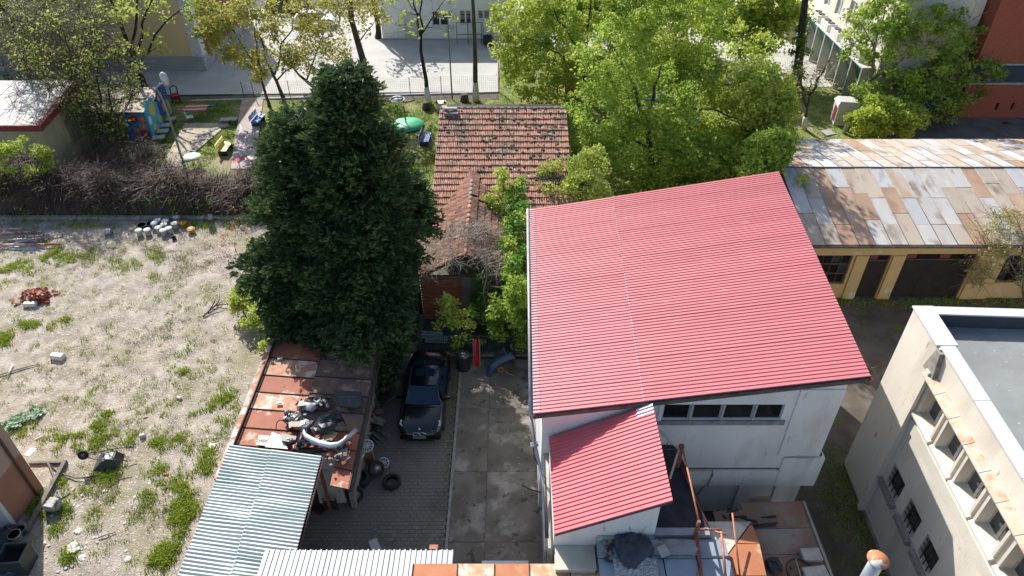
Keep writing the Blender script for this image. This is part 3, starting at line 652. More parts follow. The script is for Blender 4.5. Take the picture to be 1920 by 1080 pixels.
def gdoor(h, leaves):
    x0, x1, z0, z1 = h; tz = z1-.42
    f = MB(); f.box(x0, x0+.06, gy+.1, gy+.2, z0, z1); f.box(x1-.06, x1, gy+.1, gy+.2, z0, z1); f.box(x0+.06, x1-.06, gy+.1, gy+.2, tz-.03, tz+.03); f.box(x0+.06, x1-.06, gy+.1, gy+.2, z1-.05, z1)
    d = f.build('door_frame', RF, gr); n = max(2, round((x1-x0)/.55))
    for i in range(n):
        a = x0+.06+(x1-x0-.12)*i/n+.02; b = x0+.06+(x1-x0-.12)*(i+1)/n-.02
        MB().box(a, b, gy+.14, gy+.15, tz+.05, z1-.07).build('pane', GLD if i % 3 else RF, d)
    for i in range(leaves):
        a = x0+.06+(x1-x0-.12)*i/leaves+.006; b = x0+.06+(x1-x0-.12)*(i+1)/leaves-.006
        MB().box(a, b, gy+.13, gy+.18, .02, tz-.04).build('door_leaf', DK, gr)
gdoor(dr, 1); gdoor(big, 3)
MB().box(GX0-.1, GX1, gy-.42, gy-.28, ez-.14, ez-.02).build('gutter', DGUT, gr)
MB().box(GX0-.1, GX1, gy-.28, gy-.001, ez-.16, ez-.05).build('soffit', pm('soffit_wood', (.12, .10, .085), None, 4, .9), gr)
def gm(nm, c1, c2, c3, t3=(.5, .68)): return pm(nm, c1, c2, 1.1, .62, metal=.15, bump=.25, bscale=8, c3=c3, s3=.7, t3=t3, rnd=.07, stretch=(1, .4, 1), c4=(.27, .20, .15), s4=1.5, t4=(.54, .72))
GS = [gm('sheet_pale', (.53, .51, .49), (.47, .44, .41), (.42, .31, .22)), gm('sheet_cream', (.46, .38, .30), (.50, .43, .35), (.42, .31, .22)),
      gm('sheet_blue', (.50, .50, .50), (.45, .45, .44), (.52, .48, .42), (.62, .74)), gm('sheet_rust', (.38, .23, .15), (.46, .32, .22), (.52, .38, .26), (.56, .7))]
wts = [.32, .38, .14, .16]; sw = .81
def roofpt(x, t, back):                                # t 0 at the eave, 1 at the ridge
    if not back: return Vector((x, gy-.32+(ry-gy+.32)*t, ez+(rz_-ez)*t))
    return Vector((x, by+(ry-by)*t, ez+(rz_-ez)*t))
me_cache = {}
for back in (0, 1):
    x = 14.6; k = 0
    while x < (37 if back == 0 else 41):
        t = 0; off = random.choice([0, .12, .2, -.08])
        cuts = [0, .30+off*.7, .64+off*.7, 1.0]
        for i in range(3):
            jog = random.uniform(-.01, .01)
            a, b = roofpt(x+.012, cuts[i], back), roofpt(x+sw-.012+jog, cuts[i], back); c, d = roofpt(x+sw-.012+jog, cuts[i+1]-.004, back), roofpt(x+.012, cuts[i+1]-.004, back)
            zz = Vector((0, 0, .012+(.010 if (i+k) % 2 else 0)+random.uniform(0, .004)))
            P = [a+zz, b+zz, c+zz, d+zz]
            if back: P = P[::-1]
            MB().slab(P, .012).build('roof_sheet', random.choices(GS, wts)[0], gr)
        # standing seam debris
        x += sw; k += 1
P = [roofpt(14.55, 0, 0), roofpt(42, 0, 0), roofpt(42, 1, 0), roofpt(42, 0, 1), roofpt(14.55, 0, 1), roofpt(14.55, 1, 0)]
m = MB(); m.slab([P[0], P[1], P[2], P[5]], .1); m.slab([P[5], P[2], P[3], P[4]], .1); m.build('roof_deck', pm('roof_board_dark', (.08, .07, .06), None, 3, .9), gr)
m = MB(); m.tube([roofpt(14.55, 1, 0)+Vector((0, 0, .03))]+[roofpt(x, 1, 0)+Vector((0, random.uniform(-.02, .02), .03+random.uniform(-.01, .01))) for x in range(15, 42, 2)], .045, 5); m.build('ridge_cap', pm('ridge_dark', (.09, .08, .075), (.2, .17, .15), 4, .8), gr)
m = MB(); x = 14.6; seams = []                          # folded seams with leaf litter
while x < 40:
    m.tube([roofpt(x, 0, 0)+Vector((0, 0, .03)), roofpt(x, 1, 0)+Vector((0, 0, .03))], .014, 4); m.tube([roofpt(x, 0, 1)+Vector((0, 0, .03)), roofpt(x, 1, 1)+Vector((0, 0, .03))], .014, 4); x += sw
m.build('seams', pm('seam_metal', (.42, .38, .33), (.25, .21, .18), 6, .8), gr, kind='stuff')
LIT = pm('leaf_litter', (.46, .38, .29), (.26, .19, .13), 20, .95)
V = []
for _ in range(11000):
    if random.random() < .55: xx = 14.6+sw*random.randint(0, 24)+abs(random.gauss(0, .07)); t = random.random()
    else: xx = random.gauss(21.5, 2.0); t = random.gauss(.62, .2)
    if not (0.02 < t < .98 and xx < 40 and xx > 15.6): continue
    V.append(roofpt(xx, t, random.random() < .25)+Vector((0, 0, .04)))
V = np.array([tuple(v) for v in V])
leafcloud('leaf_litter', V, 1, .02, .10, LIT, gr, up=1.5, kind='stuff', flatz=.1)
# ================================================================ TILED HOUSE
TILE = pm('clay_tile', (.47, .235, .16), (.34, .17, .12), 3.5, .9, bump=.5, bscale=25, c3=(.14, .10, .075), s3=1.8, t3=(.53, .66), c4=(.50, .40, .32), s4=9, t4=(.58, .68), rnd=.30)
TILES = pm('clay_tile_mass', (.47, .235, .16), (.33, .165, .115), 2.6, .9, bump=.5, bscale=25, c3=(.15, .11, .08), s3=.9, t3=(.48, .66), c4=(.50, .41, .34), s4=5, t4=(.57, .66))
hx0, hx1 = -4.35, 3.3; hy0, hz0, hz1 = 32.0, 3.0, 5.45; hy1 = at(812, 205, hz1).y; hyb = hy1+7
th = thing('tiled_house', 'old brick house with a worn red clay tile roof, moss and a small front gable', 'house', (0, 32, 0))
tp = []
for i, (x, h) in enumerate(((-.5, .0), (-.36, .30), (-.14, .30), (0.0, .05), (.14, .28), (.36, .28), (.5, .0))): tp.append((x, h))
TV = [(x, 0, h*.42+.26) for x, h in tp]+[(x, 1, h*.42) for x, h in tp]+[(x, 0, -.04) for x, h in tp]; k7 = 7
TF = [(i, i+1, i+1+k7, i+k7) for i in range(6)]+[(i+2*k7, i+1+2*k7, i+1, i) for i in range(6)]
tme = bpy.data.meshes.new('roof_tile'); tme.from_pydata(TV, [], TF); tme.update()
def tilemats(O, U, Vv, nu, nv, su, sv, mask=lambda u, v: True):
    """O origin at the eave, U along the eave, Vv up the slope (unit)"""
    N = U.cross(Vv).normalized(); out = []
    B = Matrix((U, Vv, N)).transposed()
    for j in range(nv):
        for i in range(nu):
            u, v = (i+.5)*su, j*sv
            if not mask(u, v): continue
            if random.random() < .003: continue
            p = O+U*(u+random.uniform(-.008, .008))+Vv*(v+random.uniform(-.02, .015))+N*(.05+random.uniform(-.004, .014))
            rot = B @ Matrix.Rotation(random.gauss(0, .025), 3, 'Z')
            M = rot.to_4x4(); M.translation = p
            out.append(M @ Matrix.Diagonal((su*.97, sv*1.10, .26, 1)))
    return out
U = Vector((1, 0, 0)); Vv = Vector((0, hy1-hy0, hz1-hz0)); L = Vv.length; Vv.normalize()
nu, nv = 38, 18
main = tilemats(Vector((hx0, hy0, hz0)), U, Vv, nu, nv, (hx1-hx0)/nu, L/nv)
wx0, wx1, wxr, wy0, wzr, wze = -4.35, -.1, -2.2, 27.2, 4.05, 2.75; ywe = hy0+(4.05-hz0)/(hz1-hz0)*(hy1-hy0)
Ul = Vector((0, 1, 0)); Vl = Vector((wxr-wx0, 0, wzr-wze)).normalized(); Ll = (Vector((wxr-wx0, 0, wzr-wze))).length
def above(M): p = M.translation; return p.y < hy0 or p.z > hz0+(p.y-hy0)*(hz1-hz0)/(hy1-hy0)-.05
left = [M for M in tilemats(Vector((wx0, 35.2, wze)), Vector((0, -1, 0)), Vl, 39, 6, .205, Ll/6) if above(M)]
right = [M for M in tilemats(Vector((wx1, wy0, wze)), Vector((0, 1, 0)), Vector((-(wx1-wxr), 0, wzr-wze)).normalized(), 39, 6, .205, Ll/6) if above(M)]
main = [M for M in main if not (M.translation.y < hy0+.1 and False)]
allt = sorted(main+left, key=lambda M: (M.translation.x > 1.5, M.translation.y+abs(M.translation.x+2.5)*.6))
rest = allt[300:]+right
for M in allt[:300]:
    loc, q, sc = M.decompose(); o = mkobj('roof_tile', tme, TILE, th, loc=loc-Vector((0, 32, 0)), rot=q.to_euler(), sc=sc)
joined('tile_mass', TV, TF, [Matrix.Translation((0, -32, 0)) @ M for M in rest], TILES, th)
FELT = pm('batten_dark', (.06, .045, .04), None, 5, .95)
m = MB(); m.slab([(hx0, hy0, hz0), (hx1, hy0, hz0), (hx1, hy1, hz1), (hx0, hy1, hz1)], .1); m.slab([(hx0, hy1, hz1), (hx1, hy1, hz1), (hx1, hyb, hz0-.3), (hx0, hyb, hz0-.3)], .1)
m.slab([(wx0, wy0, wze), (wxr, wy0, wzr), (wxr, ywe, wzr), (wx0, ywe, wze)], .06); m.slab([(wxr, wy0, wzr), (wx1, wy0, wze), (wx1, ywe, wze), (wxr, ywe, wzr)], .06); m.build('roof_deck', FELT, th)
# ridge in mortar, with ridge caps
rc = pm('ridge_mortar', (.16, .14, .12), (.28, .25, .21), 4, .95, bump=.8, bscale=14)
for i in range(19):
    x = hx0+i*.403; m = MB(); m.tube([(x, hy1, hz1+.04+random.uniform(-.01, .01)), (x+.39, hy1, hz1+.04)], .11, 8); m.build('ridge_tile', rc, th)
for i in range(16):
    y = wy0+i*.44; m = MB(); m.tube([(wxr, y, wzr+.02), (wxr, y+.42, wzr+.03)], .10, 8); m.build('ridge_tile', TILE if i < 11 else rc, th)
m = MB(); m.tube([(wxr, ywe, wzr+.02), (wx0+.1, 32.05, hz0+.0)], [.09, .13], 6); m.tube([(wxr, ywe, wzr+.02), (wx1-.1, 32.05, hz0)], [.09, .12], 6); m.build('valley', pm('valley_dark', (.045, .04, .035), None, 6, .9), th)
MB().box(hx0-.16, hx0-.02, hy0-.1, hy1, hz0-.2, hz0-.0).build('barge_board', FELT, th)
m = MB(); m.box(hx0+.3, hx0+1.15, hy1-.75, hy1-.1, hz1-.42, hz1+.08); m.build('chimney_base', pm('chimney_grey', (.26, .24, .22), (.18, .165, .15), 6, .95, bump=.6), th)
m = MB(); m.cbox((hx0+.7, hy1-.35, hz1+.2), (.7, .16, .12), (0, .1, .2)); m.cbox((hx0+.3, hy1-.2, hz1+.22), (.3, .3, .1), (.2, 0, .5)); m.build('loose_slab', pm('slab_pale', (.5, .46, .42), None, 5, .9), th)
BRK = pm('wall_brick_mass', (.30, .11, .07), (.22, .085, .055), 4, .95, bump=.4)
m = MB(); m.box(hx0+.2, hx1-.2, hy0+.4, hy0+.7, 0, 3.0); m.box(hx0+.2, hx0+.5, hy0+.7, hyb-.5, 0, 2.9); m.box(hx0+.2, hx1-.2, hyb-.7, hyb-.5, 0, 2.9)
m.box(hx1-.5, hx1-.2, hy0+.7, hyb-.7, 0, 2.9)
m.add([(hx0+.21, hy0+.4, 3), (hx0+.21, hyb-.5, 2.9), (hx0+.21, hy1, hz1-.1), (hx0+.49, hy0+.4, 3), (hx0+.49, hyb-.5, 2.9), (hx0+.49, hy1, hz1-.1)], [(0, 2, 1), (3, 4, 5), (0, 1, 4, 3), (1, 2, 5, 4), (2, 0, 3, 5)])
m.box(wx1-.4, wx1-.15, wy0+.3, hy0+.4, 0, 2.7); m.build('wall', BRK, th)
MB().box(-4.45, -.3, wy0+.12, wy0+.3, 0, 2.68).build('wall', pm('mortar', (.26, .22, .18), None, 6, .95), th)
# bricks of the front wall (the piece seen between the conifer and the vines)
BR = pm('brick', (.42, .15, .085), (.33, .12, .07), 5, .9, bump=.4, bscale=40, rnd=.22)
bme = bpy.data.meshes.new('brick'); bme.from_pydata(BOXV, [], BOXF); bme.update()
n = 0; z = .12; j = 0
while z < 2.6:
    x = -4.5+(.13 if j % 2 else 0)
    while x < -2.6:
        if n < 290: mkobj('brick', bme, BR, th, loc=(x+.13, wy0-32+.10, z), rot=(0, 0, random.uniform(-.01, .01)), sc=(.245, .07+random.uniform(0, .01), .072)); n += 1
        x += .26
    z += .087; j += 1
# porch with the open green door
pmt = pm('porch_ochre', (.40, .31, .18), (.28, .22, .14), 3, .9, c3=(.15, .12, .09), s3=2)
m = MB(); m.box(-6.25, -5.75, 26.9, 27.1, 0, 2.4); m.box(-6.25, -6.1, 27.1, 30, 0, 2.4); m.build('porch_wall', pmt, th)
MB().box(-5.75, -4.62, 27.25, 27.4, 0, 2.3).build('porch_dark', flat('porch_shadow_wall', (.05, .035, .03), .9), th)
m = MB(); m.box(-5.78, -5.70, 26.92, 27.05, 0, 2.25); m.box(-4.70, -4.60, 26.92, 27.05, 0, 2.25); m.box(-5.70, -4.70, 26.92, 27.05, 2.15, 2.25); m.build('door_frame', flat('door_frame_green', (.05, .10, .08), .7), th)
m = MB(); m.cbox((-5.18, 26.75, 1.0), (.92, .05, 1.5), (.25, 0, -.12)); m.build('door', pm('door_green', (.02, .11, .085), (.03, .14, .10), 4, .6), th)
MB().slab([(-6.4, 26.5, 2.42), (-4.5, 26.5, 2.42), (-4.5, 31.5, 3.0), (-6.4, 31.5, 3.0)], .06).build('porch_roof', pm('porch_roof_rust', (.25, .10, .06), (.16, .08, .05), 2, .8), th)
MB().box(-5.7, -4.6, 26.3, 26.9, -.02, .12).build('step', pm('step_red', (.25, .10, .07), None, 3, .9), th)
MB().box(-4.60, -4.4, 25.6, 27.1, 0, .5).build('low_wall', pm('low_wall', (.22, .19, .16), (.15, .13, .11), 5, .95), th)
# ================================================================ RUSTY SHED, CANOPIES
RS1 = pm('rust_sheet_red', (.40, .145, .085), (.34, .12, .07), 2.0, .75, bump=.3, bscale=10, c3=(.55, .38, .28), s3=1.6, t3=(.60, .66), rnd=.12, c4=(.20, .09, .06), s4=5, t4=(.62, .7))
RS2 = pm('rust_sheet_pale', (.55, .33, .22), (.42, .17, .09), 3.0, .75, bump=.3, bscale=10, c3=(.66, .55, .46), s3=2.5, t3=(.52, .62), rnd=.1)
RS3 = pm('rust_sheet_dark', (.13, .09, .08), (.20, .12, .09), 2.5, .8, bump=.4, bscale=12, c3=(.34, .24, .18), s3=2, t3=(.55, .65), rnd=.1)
sh = thing('rusty_shed', 'low shed with flat roof of rust red metal sheets below the dark conifer', 'shed', (-8, 19, 0))
shx0, shx1 = -10.5, -5.8
def shz(x): return 2.62-.04*(x-shx0)
rowy = [22.9, 21.75, 20.75, 19.8, 18.9, 17.95, 17.1, 16.2, 15.4, 12.5]
mx = -8.15
for i in range(9):
    for (x0, x1, dz) in ((shx0+.25, mx, 0), (mx+.015, shx1, .006)):
        sk_ = -.14
        if i > 5 and x0 > mx-.1: x0 = -6.45
        if i == 8 and x0 > mx-.1: continue
        P = [(x0, rowy[i+1]+.012, shz(x0)+dz), (x1, rowy[i+1]+.012+sk_, shz(x1)+dz), (x1, rowy[i]+sk_, shz(x1)+dz), (x0, rowy[i], shz(x0)+dz)]
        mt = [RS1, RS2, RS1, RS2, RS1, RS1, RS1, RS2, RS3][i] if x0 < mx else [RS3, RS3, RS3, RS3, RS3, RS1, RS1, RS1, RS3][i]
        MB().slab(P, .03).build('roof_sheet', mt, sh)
        MB().tube([Vector(P[0])+Vector((0, 0, .02)), Vector(P[1])+Vector((0, 0, .02))], .02, 4).build('seam', pm('seam_dark', (.07, .04, .035), None, 6, .8), sh)
m = MB(); m.box(shx0+.25, shx1-.05, 17.15, 22.7, 2.3, 2.40); m.box(-6.4, shx1-.05, 15.5, 17.14, 2.3, 2.4); m.build('roof_deck', FELT, sh)
CW = pm('shed_wall_grey', (.30, .27, .24), (.20, .18, .16), 3, .95, bump=.5)
m = MB(); m.box(shx1-.35, shx1-.15, 16.2, 22.6, 0, 2.29); m.box(shx0+.05, shx0+.25, 16, 22.7, 0, 2.29); m.box(shx0+.05, shx1-.15, 22.5, 22.7, 0, 2.29); m.box(shx0+.25, shx1-.35, 17.2, 17.4, 0, 2.29); m.build('wall', CW, sh)
for i in range(8):
    y = 22.95-i*.93
    MB().box(shx0-.02, shx0+.20, y-.92, y, 2.2, 2.72).build('parapet_block', pm('parapet_cream_rust', (.62, .56, .50), (.45, .22, .13), 2.2, .9, lo=.42, hi=.56, rnd=.1), sh)
MB().tube([(shx0+.235, 22.9, 2.74), (shx0+.235, 15.4, 2.74)], .035, 5).build('edge_bar', flat('edge_dark', (.05, .04, .04)), sh)
m = MB(); m.box(shx1-.0, shx1+.05, 15.3, 22.7, 2.22, 2.42); m.tube([(shx1+.14, 22.7, 2.3), (shx1+.14, 15.3, 2.3)], .05, 6); m.build('gutter', pm('gutter_dark', (.05, .042, .04), (.12, .09, .07), 6, .8), sh)
GCM = pm('corrugated_green_white', (.55, .60, .56), (.42, .49, .46), 1.4, .5, metal=.1, c3=(.58, .60, .59), s3=.5, t3=(.5, .7), c4=(.30, .14, .08), s4=2.3, t4=(.72, .76), rnd=.05, stretch=(.5, 2, 1))
cp_ = thing('corrugated_canopy', 'long corrugated metal canopy roof, pale green grey and streaked, ribs running crosswise', 'canopy', (-8.6, 13.5, 3))
CA, CB = at(432, 835, 3.0), at(602, 850, 3.0); CY = 9.4
def cf(u, v, h, dz=0): return Vector((CA.x+(CB.x-CA.x)*u,  CA.y+(CB.y-CA.y)*u-v+.03*mn.noise(Vector((u*2, v*2, 5))), 3.05-.22*u+h*(1+.35*mn.noise(Vector((u*3, v*1.3, 2))))+dz+.05*mn.noise(Vector((u*2, v*.8, 7)))))
for c, (u0, u1) in enumerate(((0, .47), (.455, 1.0))):
    v = 0; k = 0
    for v1 in ((1.75, 2.9, 4.1, 5.4, 7.0) if c == 0 else (2.1, 4.2, 5.6, 7.0)):
        V, F = corr(lambda u, w, h: cf(u, w, h, .012*(k % 2)+.02*c), u0, u1, v, v1+.03, .132, .055, 'wave', nu=5); m = MB(); m.add(V, F, True)
        o = m.build('corrugated_sheet', GCM, cp_); v = v1; k += 1
m = MB(); m.tube([cf(1.01, 0, -.06), cf(1.01, 7, -.06)], .05, 5); m.tube([cf(.5, 0, -.1), cf(.5, 7, -.1)], .05, 5); m.tube([cf(.02, 0, -.06), cf(.02, 7, -.06)], .05, 5); m.build('rafter', pm('rafter_brown', (.10, .045, .035), None, 5, .8), cp_)
for (u, v) in ((.98, .3), (.98, 3.5), (.03, .3), (.03, 3.5), (.03, 6.6)): p = cf(u, v, -.1); MB().box(p.x-.05, p.x+.05, p.y-.05, p.y+.05, 0, p.z).build('post', RUST, cp_)
MB().box(CA.x+.1, CA.x+.25, 9.4, 16.5, 0, 2.9).build('wall', CW, cp_)
WCM = pm('corrugated_white', (.47, .475, .48), (.41, .415, .42), 1.2, .5, metal=.1, c3=(.45, .20, .10), s3=1.5, t3=(.70, .735), rnd=.04, stretch=(2.5, .4, 1))
wc = thing('white_canopy', 'white ribbed metal canopy across the yard with thin rust stains', 'canopy', (-4.5, 11, 3))
q0, q1 = at(550, 1033, 3.1), at(850, 1033, 3.1)
for k in range(6):
    x0 = q0.x-.9+(q1.x-q0.x+.9)*k/6; x1 = q0.x-.9+(q1.x-q0.x+.9)*(k+1)/6
    V, F = corr(lambda u, v, h: Vector((v, q0.y-u, 3.1+.05*u+h+.006*(k % 2))), -.02, 4, x0, x1+.02, .162, .045, 'trap', nu=3, jag=.02); MB().add(V, F).build('roof_sheet', WCM, wc)
m = MB(); m.box(q0.x-.8, q1.x-.1, q0.y-.12, q0.y-.04, 2.95, 3.09); m.box(q0.x-.8, q1.x-.1, 9, 9.1, 3.0, 3.2); m.build('beam', RUST, wc)
for x in (q0.x, q1.x-.15): MB().box(x, x+.08, 11.5, 11.58, 0, 3).build('post', RUST, wc)
rr = thing('rust_roof', 'flat roof of big orange rusted plates at the front edge of the yard', 'roof', (0, 11, 3.3))
xs_ = [at(x, 1057, 3.35).x for x in (775, 858, 927, 992, 1068, 1150)]; yb = at(775, 1057, 3.35).y
RP = pm('rust_plate_orange', (.50, .21, .10), (.42, .15, .07), 1.6, .75, bump=.25, bscale=8, c3=(.66, .46, .30), s3=1.3, t3=(.60, .70), rnd=.08)
RPL = pm('rust_plate_pale', (.60, .44, .30), (.52, .27, .13), 2.0, .75, bump=.25, bscale=8, c3=(.70, .62, .52), s3=2.2, t3=(.5, .62), rnd=.08)
for i in range(5):
    MB().slab([(xs_[i]+.012, 9.3, 3.38), (xs_[i+1]-.012, 9.3, 3.38), ((xs_[i+1]-.012), yb if i < 4 else yb-.55, 3.35), (xs_[i]+.012, yb, 3.35)], .03).build('roof_plate', [RP, RPL, RP, RPL, RPL][i], rr)
    MB().box(xs_[i]-.01, xs_[i]+.01, 9.3, yb, 3.33, 3.40).build('seam', pm('seam_dark', (.07,)*3), rr)
MB().box(xs_[0], xs_[5], 9.3, yb-.7, 3.2, 3.3).build('roof_deck', FELT, rr)
for x in (xs_[0]+.1, xs_[5]-.2): MB().box(x, x+.1, 10.5, 10.6, 0, 3.2).build('post', RUST, rr)
# ================================================================ LOW METAL ROOFS SOUTH OF THE WHITE BUILDING
BLM = pm('blue_grey_sheet', (.24, .30, .36), (.30, .35, .40), 1.4, .6, metal=.2, bump=.25, bscale=8, c3=(.42, .42, .42), s3=.8, t3=(.56, .7), c4=(.28, .12, .06), s4=2.2, t4=(.68, .72), rnd=.08)
lr = thing('blue_grey_roof', 'low blue grey sheet metal roof in front of the small annex, spotted with rust', 'roof', (4.5, 12, 2.8))
for i, (x0, x1) in enumerate(((2.56, 3.5), (3.52, 4.5), (4.52, 5.5), (5.52, 6.5))):
    for j, (y0, y1) in enumerate(((9.6, 10.9), (10.92, 11.65), (11.67, 12.34 if i < 3 else 12.3))):
        MB().slab([(x0+.01, y0, ZT), (x1-.01, y0, ZT), (x1-.01, y1-.01, ZT+.004*j), (x0+.01, y1-.01, ZT+.004*j)], .03).build('roof_sheet', BLM, lr)
m = MB(); m.box(2.56, 6.5, 9.6, 12.2, 3.8, ZT-.05); m.build('roof_deck', FELT, lr)
m = MB(); m.box(2.6, 6.4, 9.8, 12.0, 0, 3.79); m.build('wall', PLW, lr)
GC = pm('concrete_ledge', (.40, .40, .41), (.28, .28, .29), 3, .9, bump=.6, c3=(.55, .54, .54), s3=2)
MB().box(X1+.02, 6.12, 12.36, 12.61, ZT-.3, ZT+.14).build('ledge', GC, lr)
MB().box(2.6, X1+.0, 12.24, Y0-.004, ZT-.3, ZT+.10).build('ledge', GC, lr)
cl = thing('cream_lean_to', 'small cream painted lean-to roof at the foot of the annex', 'roof', (2, 12, 2))
MB().box(1.32, 2.54, 11.6, Y0-.005, 0, 3.56).build('wall', pm('cream_plaster', (.58, .56, .47), (.50, .47, .38), 1.5, .9), cl)
MB().box(1.3, 2.55, 11.55, Y0-.007, 3.565, 3.62).build('roof_plate', pm('cream_plaster', (.58, .56, .47)), cl)
rr2 = thing('rust_plate_lean_to', 'flat lean-to roof with a patched orange rusty plate and a pale plate', 'roof', (7, 12.5, 2.9))
ZR = 3.6
def T3(px, py, z=ZR+.1): return at(px, py, z)
pale = [T3(1303, 978), T3(1408, 978), T3(1361, 1043), T3(1352, 1079), T3(1330, 1079), T3(1303, 1010)]
MB().slab(pale[::-1], .03).build('roof_plate', pm('pale_plate', (.66, .60, .50), (.60, .50, .38), 1.8, .6, c3=(.34, .35, .36), s3=.9, t3=(.52, .58), c4=(.5, .25, .1), s4=2.0, t4=(.66, .72)), rr2)
MB().slab([T3(1382, 1018, ZR+.12), T3(1424, 1019, ZR+.12), T3(1411, 985, ZR+.12), T3(1406, 985, ZR+.12)], .03).build('roof_plate', RP, rr2)
MB().slab([T3(1355, 1079, ZR+.12), T3(1437, 1079, ZR+.12), T3(1424, 1020, ZR+.12), T3(1381, 1020, ZR+.12), T3(1362, 1045, ZR+.12)], .03).build('roof_plate', RP, rr2)
a_, b_ = T3(1303, 978), T3(1437, 1079)
m = MB(); m.prism([(a_.x+.05, 10.5), (b_.x-.15, 10.5), (T3(1408, 978).x-.1, a_.y-.06), (a_.x+.05, a_.y-.06)], ZR-.35, ZR+.06); m.build('roof_deck', FELT, rr2)
m = MB(); m.box(a_.x+.1, b_.x-.4, 10.6, a_.y-.15, 0, ZR-.36); m.build('wall', CW, rr2)
fr_ = thing('tube_scaffold', 'rusty red steel tubes lying and standing over the low roofs', 'frame', tuple(at(1352, 995, ZT)))
m = MB(); m.tube([at(1305, 993, ZT+.5), at(1352, 993, ZT+.5)], .03, 4); m.build('bar', RUST, fr_)
m = MB(); m.tube([at(1352, 997, ZT+.5), at(1361, 1085, ZT+.2)], .045, 4); m.build('post', RUSTL, fr_)
m = MB(); m.tube([at(1373, 962, ZT+.4), at(1388, 1084, ZR+.2)], .03, 4); m.build('post', RUSTL, fr_)
m = MB(); m.tube([at(1340, 996, ZT+.5), at(1361, 1003, ZT+.5)], .028, 4); m.build('brace', RUSTL, fr_)
# rusty lean-to further right
l2 = thing('brown_lean_to', 'dark brown rusted sheet roof of a lean-to beside the passage, strewn with junk', 'roof', (9, 13, 2.4))
xl, xr = 6.9, 10.1; ylev = [14.75, 13.7, 12.75, 11.8, 10.8, 9.8]
for j in range(5):
    for i, (x0, x1) in enumerate(((xl, xl+1.0), (xl+1.02, xr))):
        y1 = ylev[j]-(.35 if i == 0 and j == 0 else 0)
        MB().slab([(x0, ylev[j+1]+.015, 2.4), (x1, ylev[j+1]+.09, 2.4), (x1, y1+.06, 2.41), (x0, y1, 2.41)], .03).build('roof_sheet', pm('brown_sheet', (.30, .16, .10), (.22, .17, .14), .9, .75, bump=.3, bscale=8, c3=(.34, .31, .27), s3=.7, t3=(.5, .66), rnd=.12), l2)
MB().box(xl, xr-.06, 9.8, 14.3, 2.2, 2.36).build('roof_deck', FELT, l2)
m = MB(); m.box(xl+.1, xr-.1, 9.9, 14.2, 0, 2.2); m.build('wall', CW, l2)
MB().box(xr-.02, xr+.07, 9.8, 14.8, 2.2, 2.46).build('edge', pm('edge_grey', (.36, .33, .30), None, 5, .9), l2)
# ---- chimney pipe
ch = thing('chimney_pipe', 'round metal flue with a rusty orange cap rising at the bottom of the passage', 'chimney', (10.0, 10.2, 0))
ct = at(1648, 1047, 5.0)
ch.location = (ct.x, ct.y, 0); WM[ch.name] = Matrix.Translation((ct.x, ct.y, 0))
m = MB(); m.lathe([(.20, 0), (.20, 4.80)], 20, Matrix.Translation((ct.x, ct.y, 0))); m.build('pipe', pm('flue_zinc', (.55, .57, .58), (.46, .48, .5), 2, .35, metal=.6), ch)
m = MB(); m.lathe([(.16, 4.8), (.16, 4.93)], 16, Matrix.Translation((ct.x, ct.y, 0))); m.build('collar', flat('collar_dark', (.04, .035, .03)), ch)
m = MB(); m.lathe([(.30, 4.92), (.305, 4.95), (.05, 5.03), (.0, 5.035)], 24, Matrix.Translation((ct.x, ct.y, 0))); m.build('cap', pm('cap_rust', (.55, .22, .11), (.42, .16, .08), 6, .5, c3=(.75, .72, .68), s3=3.2, t3=(.56, .62)), ch)
# ================================================================ BROWN BUILDING, lower left
bw = thing('brown_building', 'brown rendered building corner with a dark string course at the lower left', 'building', tuple(at(82, 915)))
bc = at(82, 915); be = at(30, 985); bl = be-bc; bl.normalize(); bn = Vector((bl.y, -bl.x, 0))  # along wall to the south-west
BRN = pm('render_brown', (.36, .175, .12), (.31, .15, .105), 1.2, .9, bump=.3, bscale=16)
BRL = pm('render_brown_light', (.46, .33, .27), (.40, .28, .23), 1.2, .9, bump=.3, bscale=16)
nx_ = Vector((-1, -.35, 0)).normalized()
tz = 4.9
k1 = bc+bl*1.62; far = Vector((-27, bc.y+.6, 0)); far2 = Vector((-27, k1.y, 0))
m = MB(); m.prism([(p.x, p.y) for p in (k1, bc, far, far2)], -.1, 2.15); m.build('wall', BRN, bw)
m = MB(); m.prism([(p.x, p.y) for p in (k1, bc, far, far2)], 2.152, 5.6); m.build('wall', BRL, bw)
q = bc+bl*.42+Vector((.07, 0, 0)); m = MB(); m.tube([q+Vector((0, 0, .05)), q+Vector((0, 0, 5.6))], .055, 8); m.build('downpipe', flat('pipe_brown', (.09, .045, .035), .5), bw)
k2 = k1+bl*.16
MB().prism([(p.x, p.y) for p in (k2, k1+bl*.004, k1+Vector((-1.2, 0, 0)), k2+Vector((-1.2, 0, 0)))], -.1, 2.6).build('door_jamb', flat('jamb_white', (.62, .62, .62), .8), bw)
k3 = k1+bl*5
MB().prism([(p.x, p.y) for p in (k3+Vector((-1.5, 0, 0)), k2+Vector((-1.5, 0, 0)), k2+Vector((-7, 0, 0)), k3+Vector((-7, 0, 0)))], -.1, 5.6).build('wall', flat('recess_wall_dark', (.12, .11, .12), .9), bw)
m = MB(); m.prism([(p.x, p.y) for p in (k1+bl*5+Vector((.1, 0, 0)), bc+Vector((.1, .1, 0)), far+Vector((0, .1, 0)), far2+bl*5)], 5.61, 5.8); m.build('roof', pm('roof_brown_tile', (.3, .13, .09), None, 4, .9), bw)

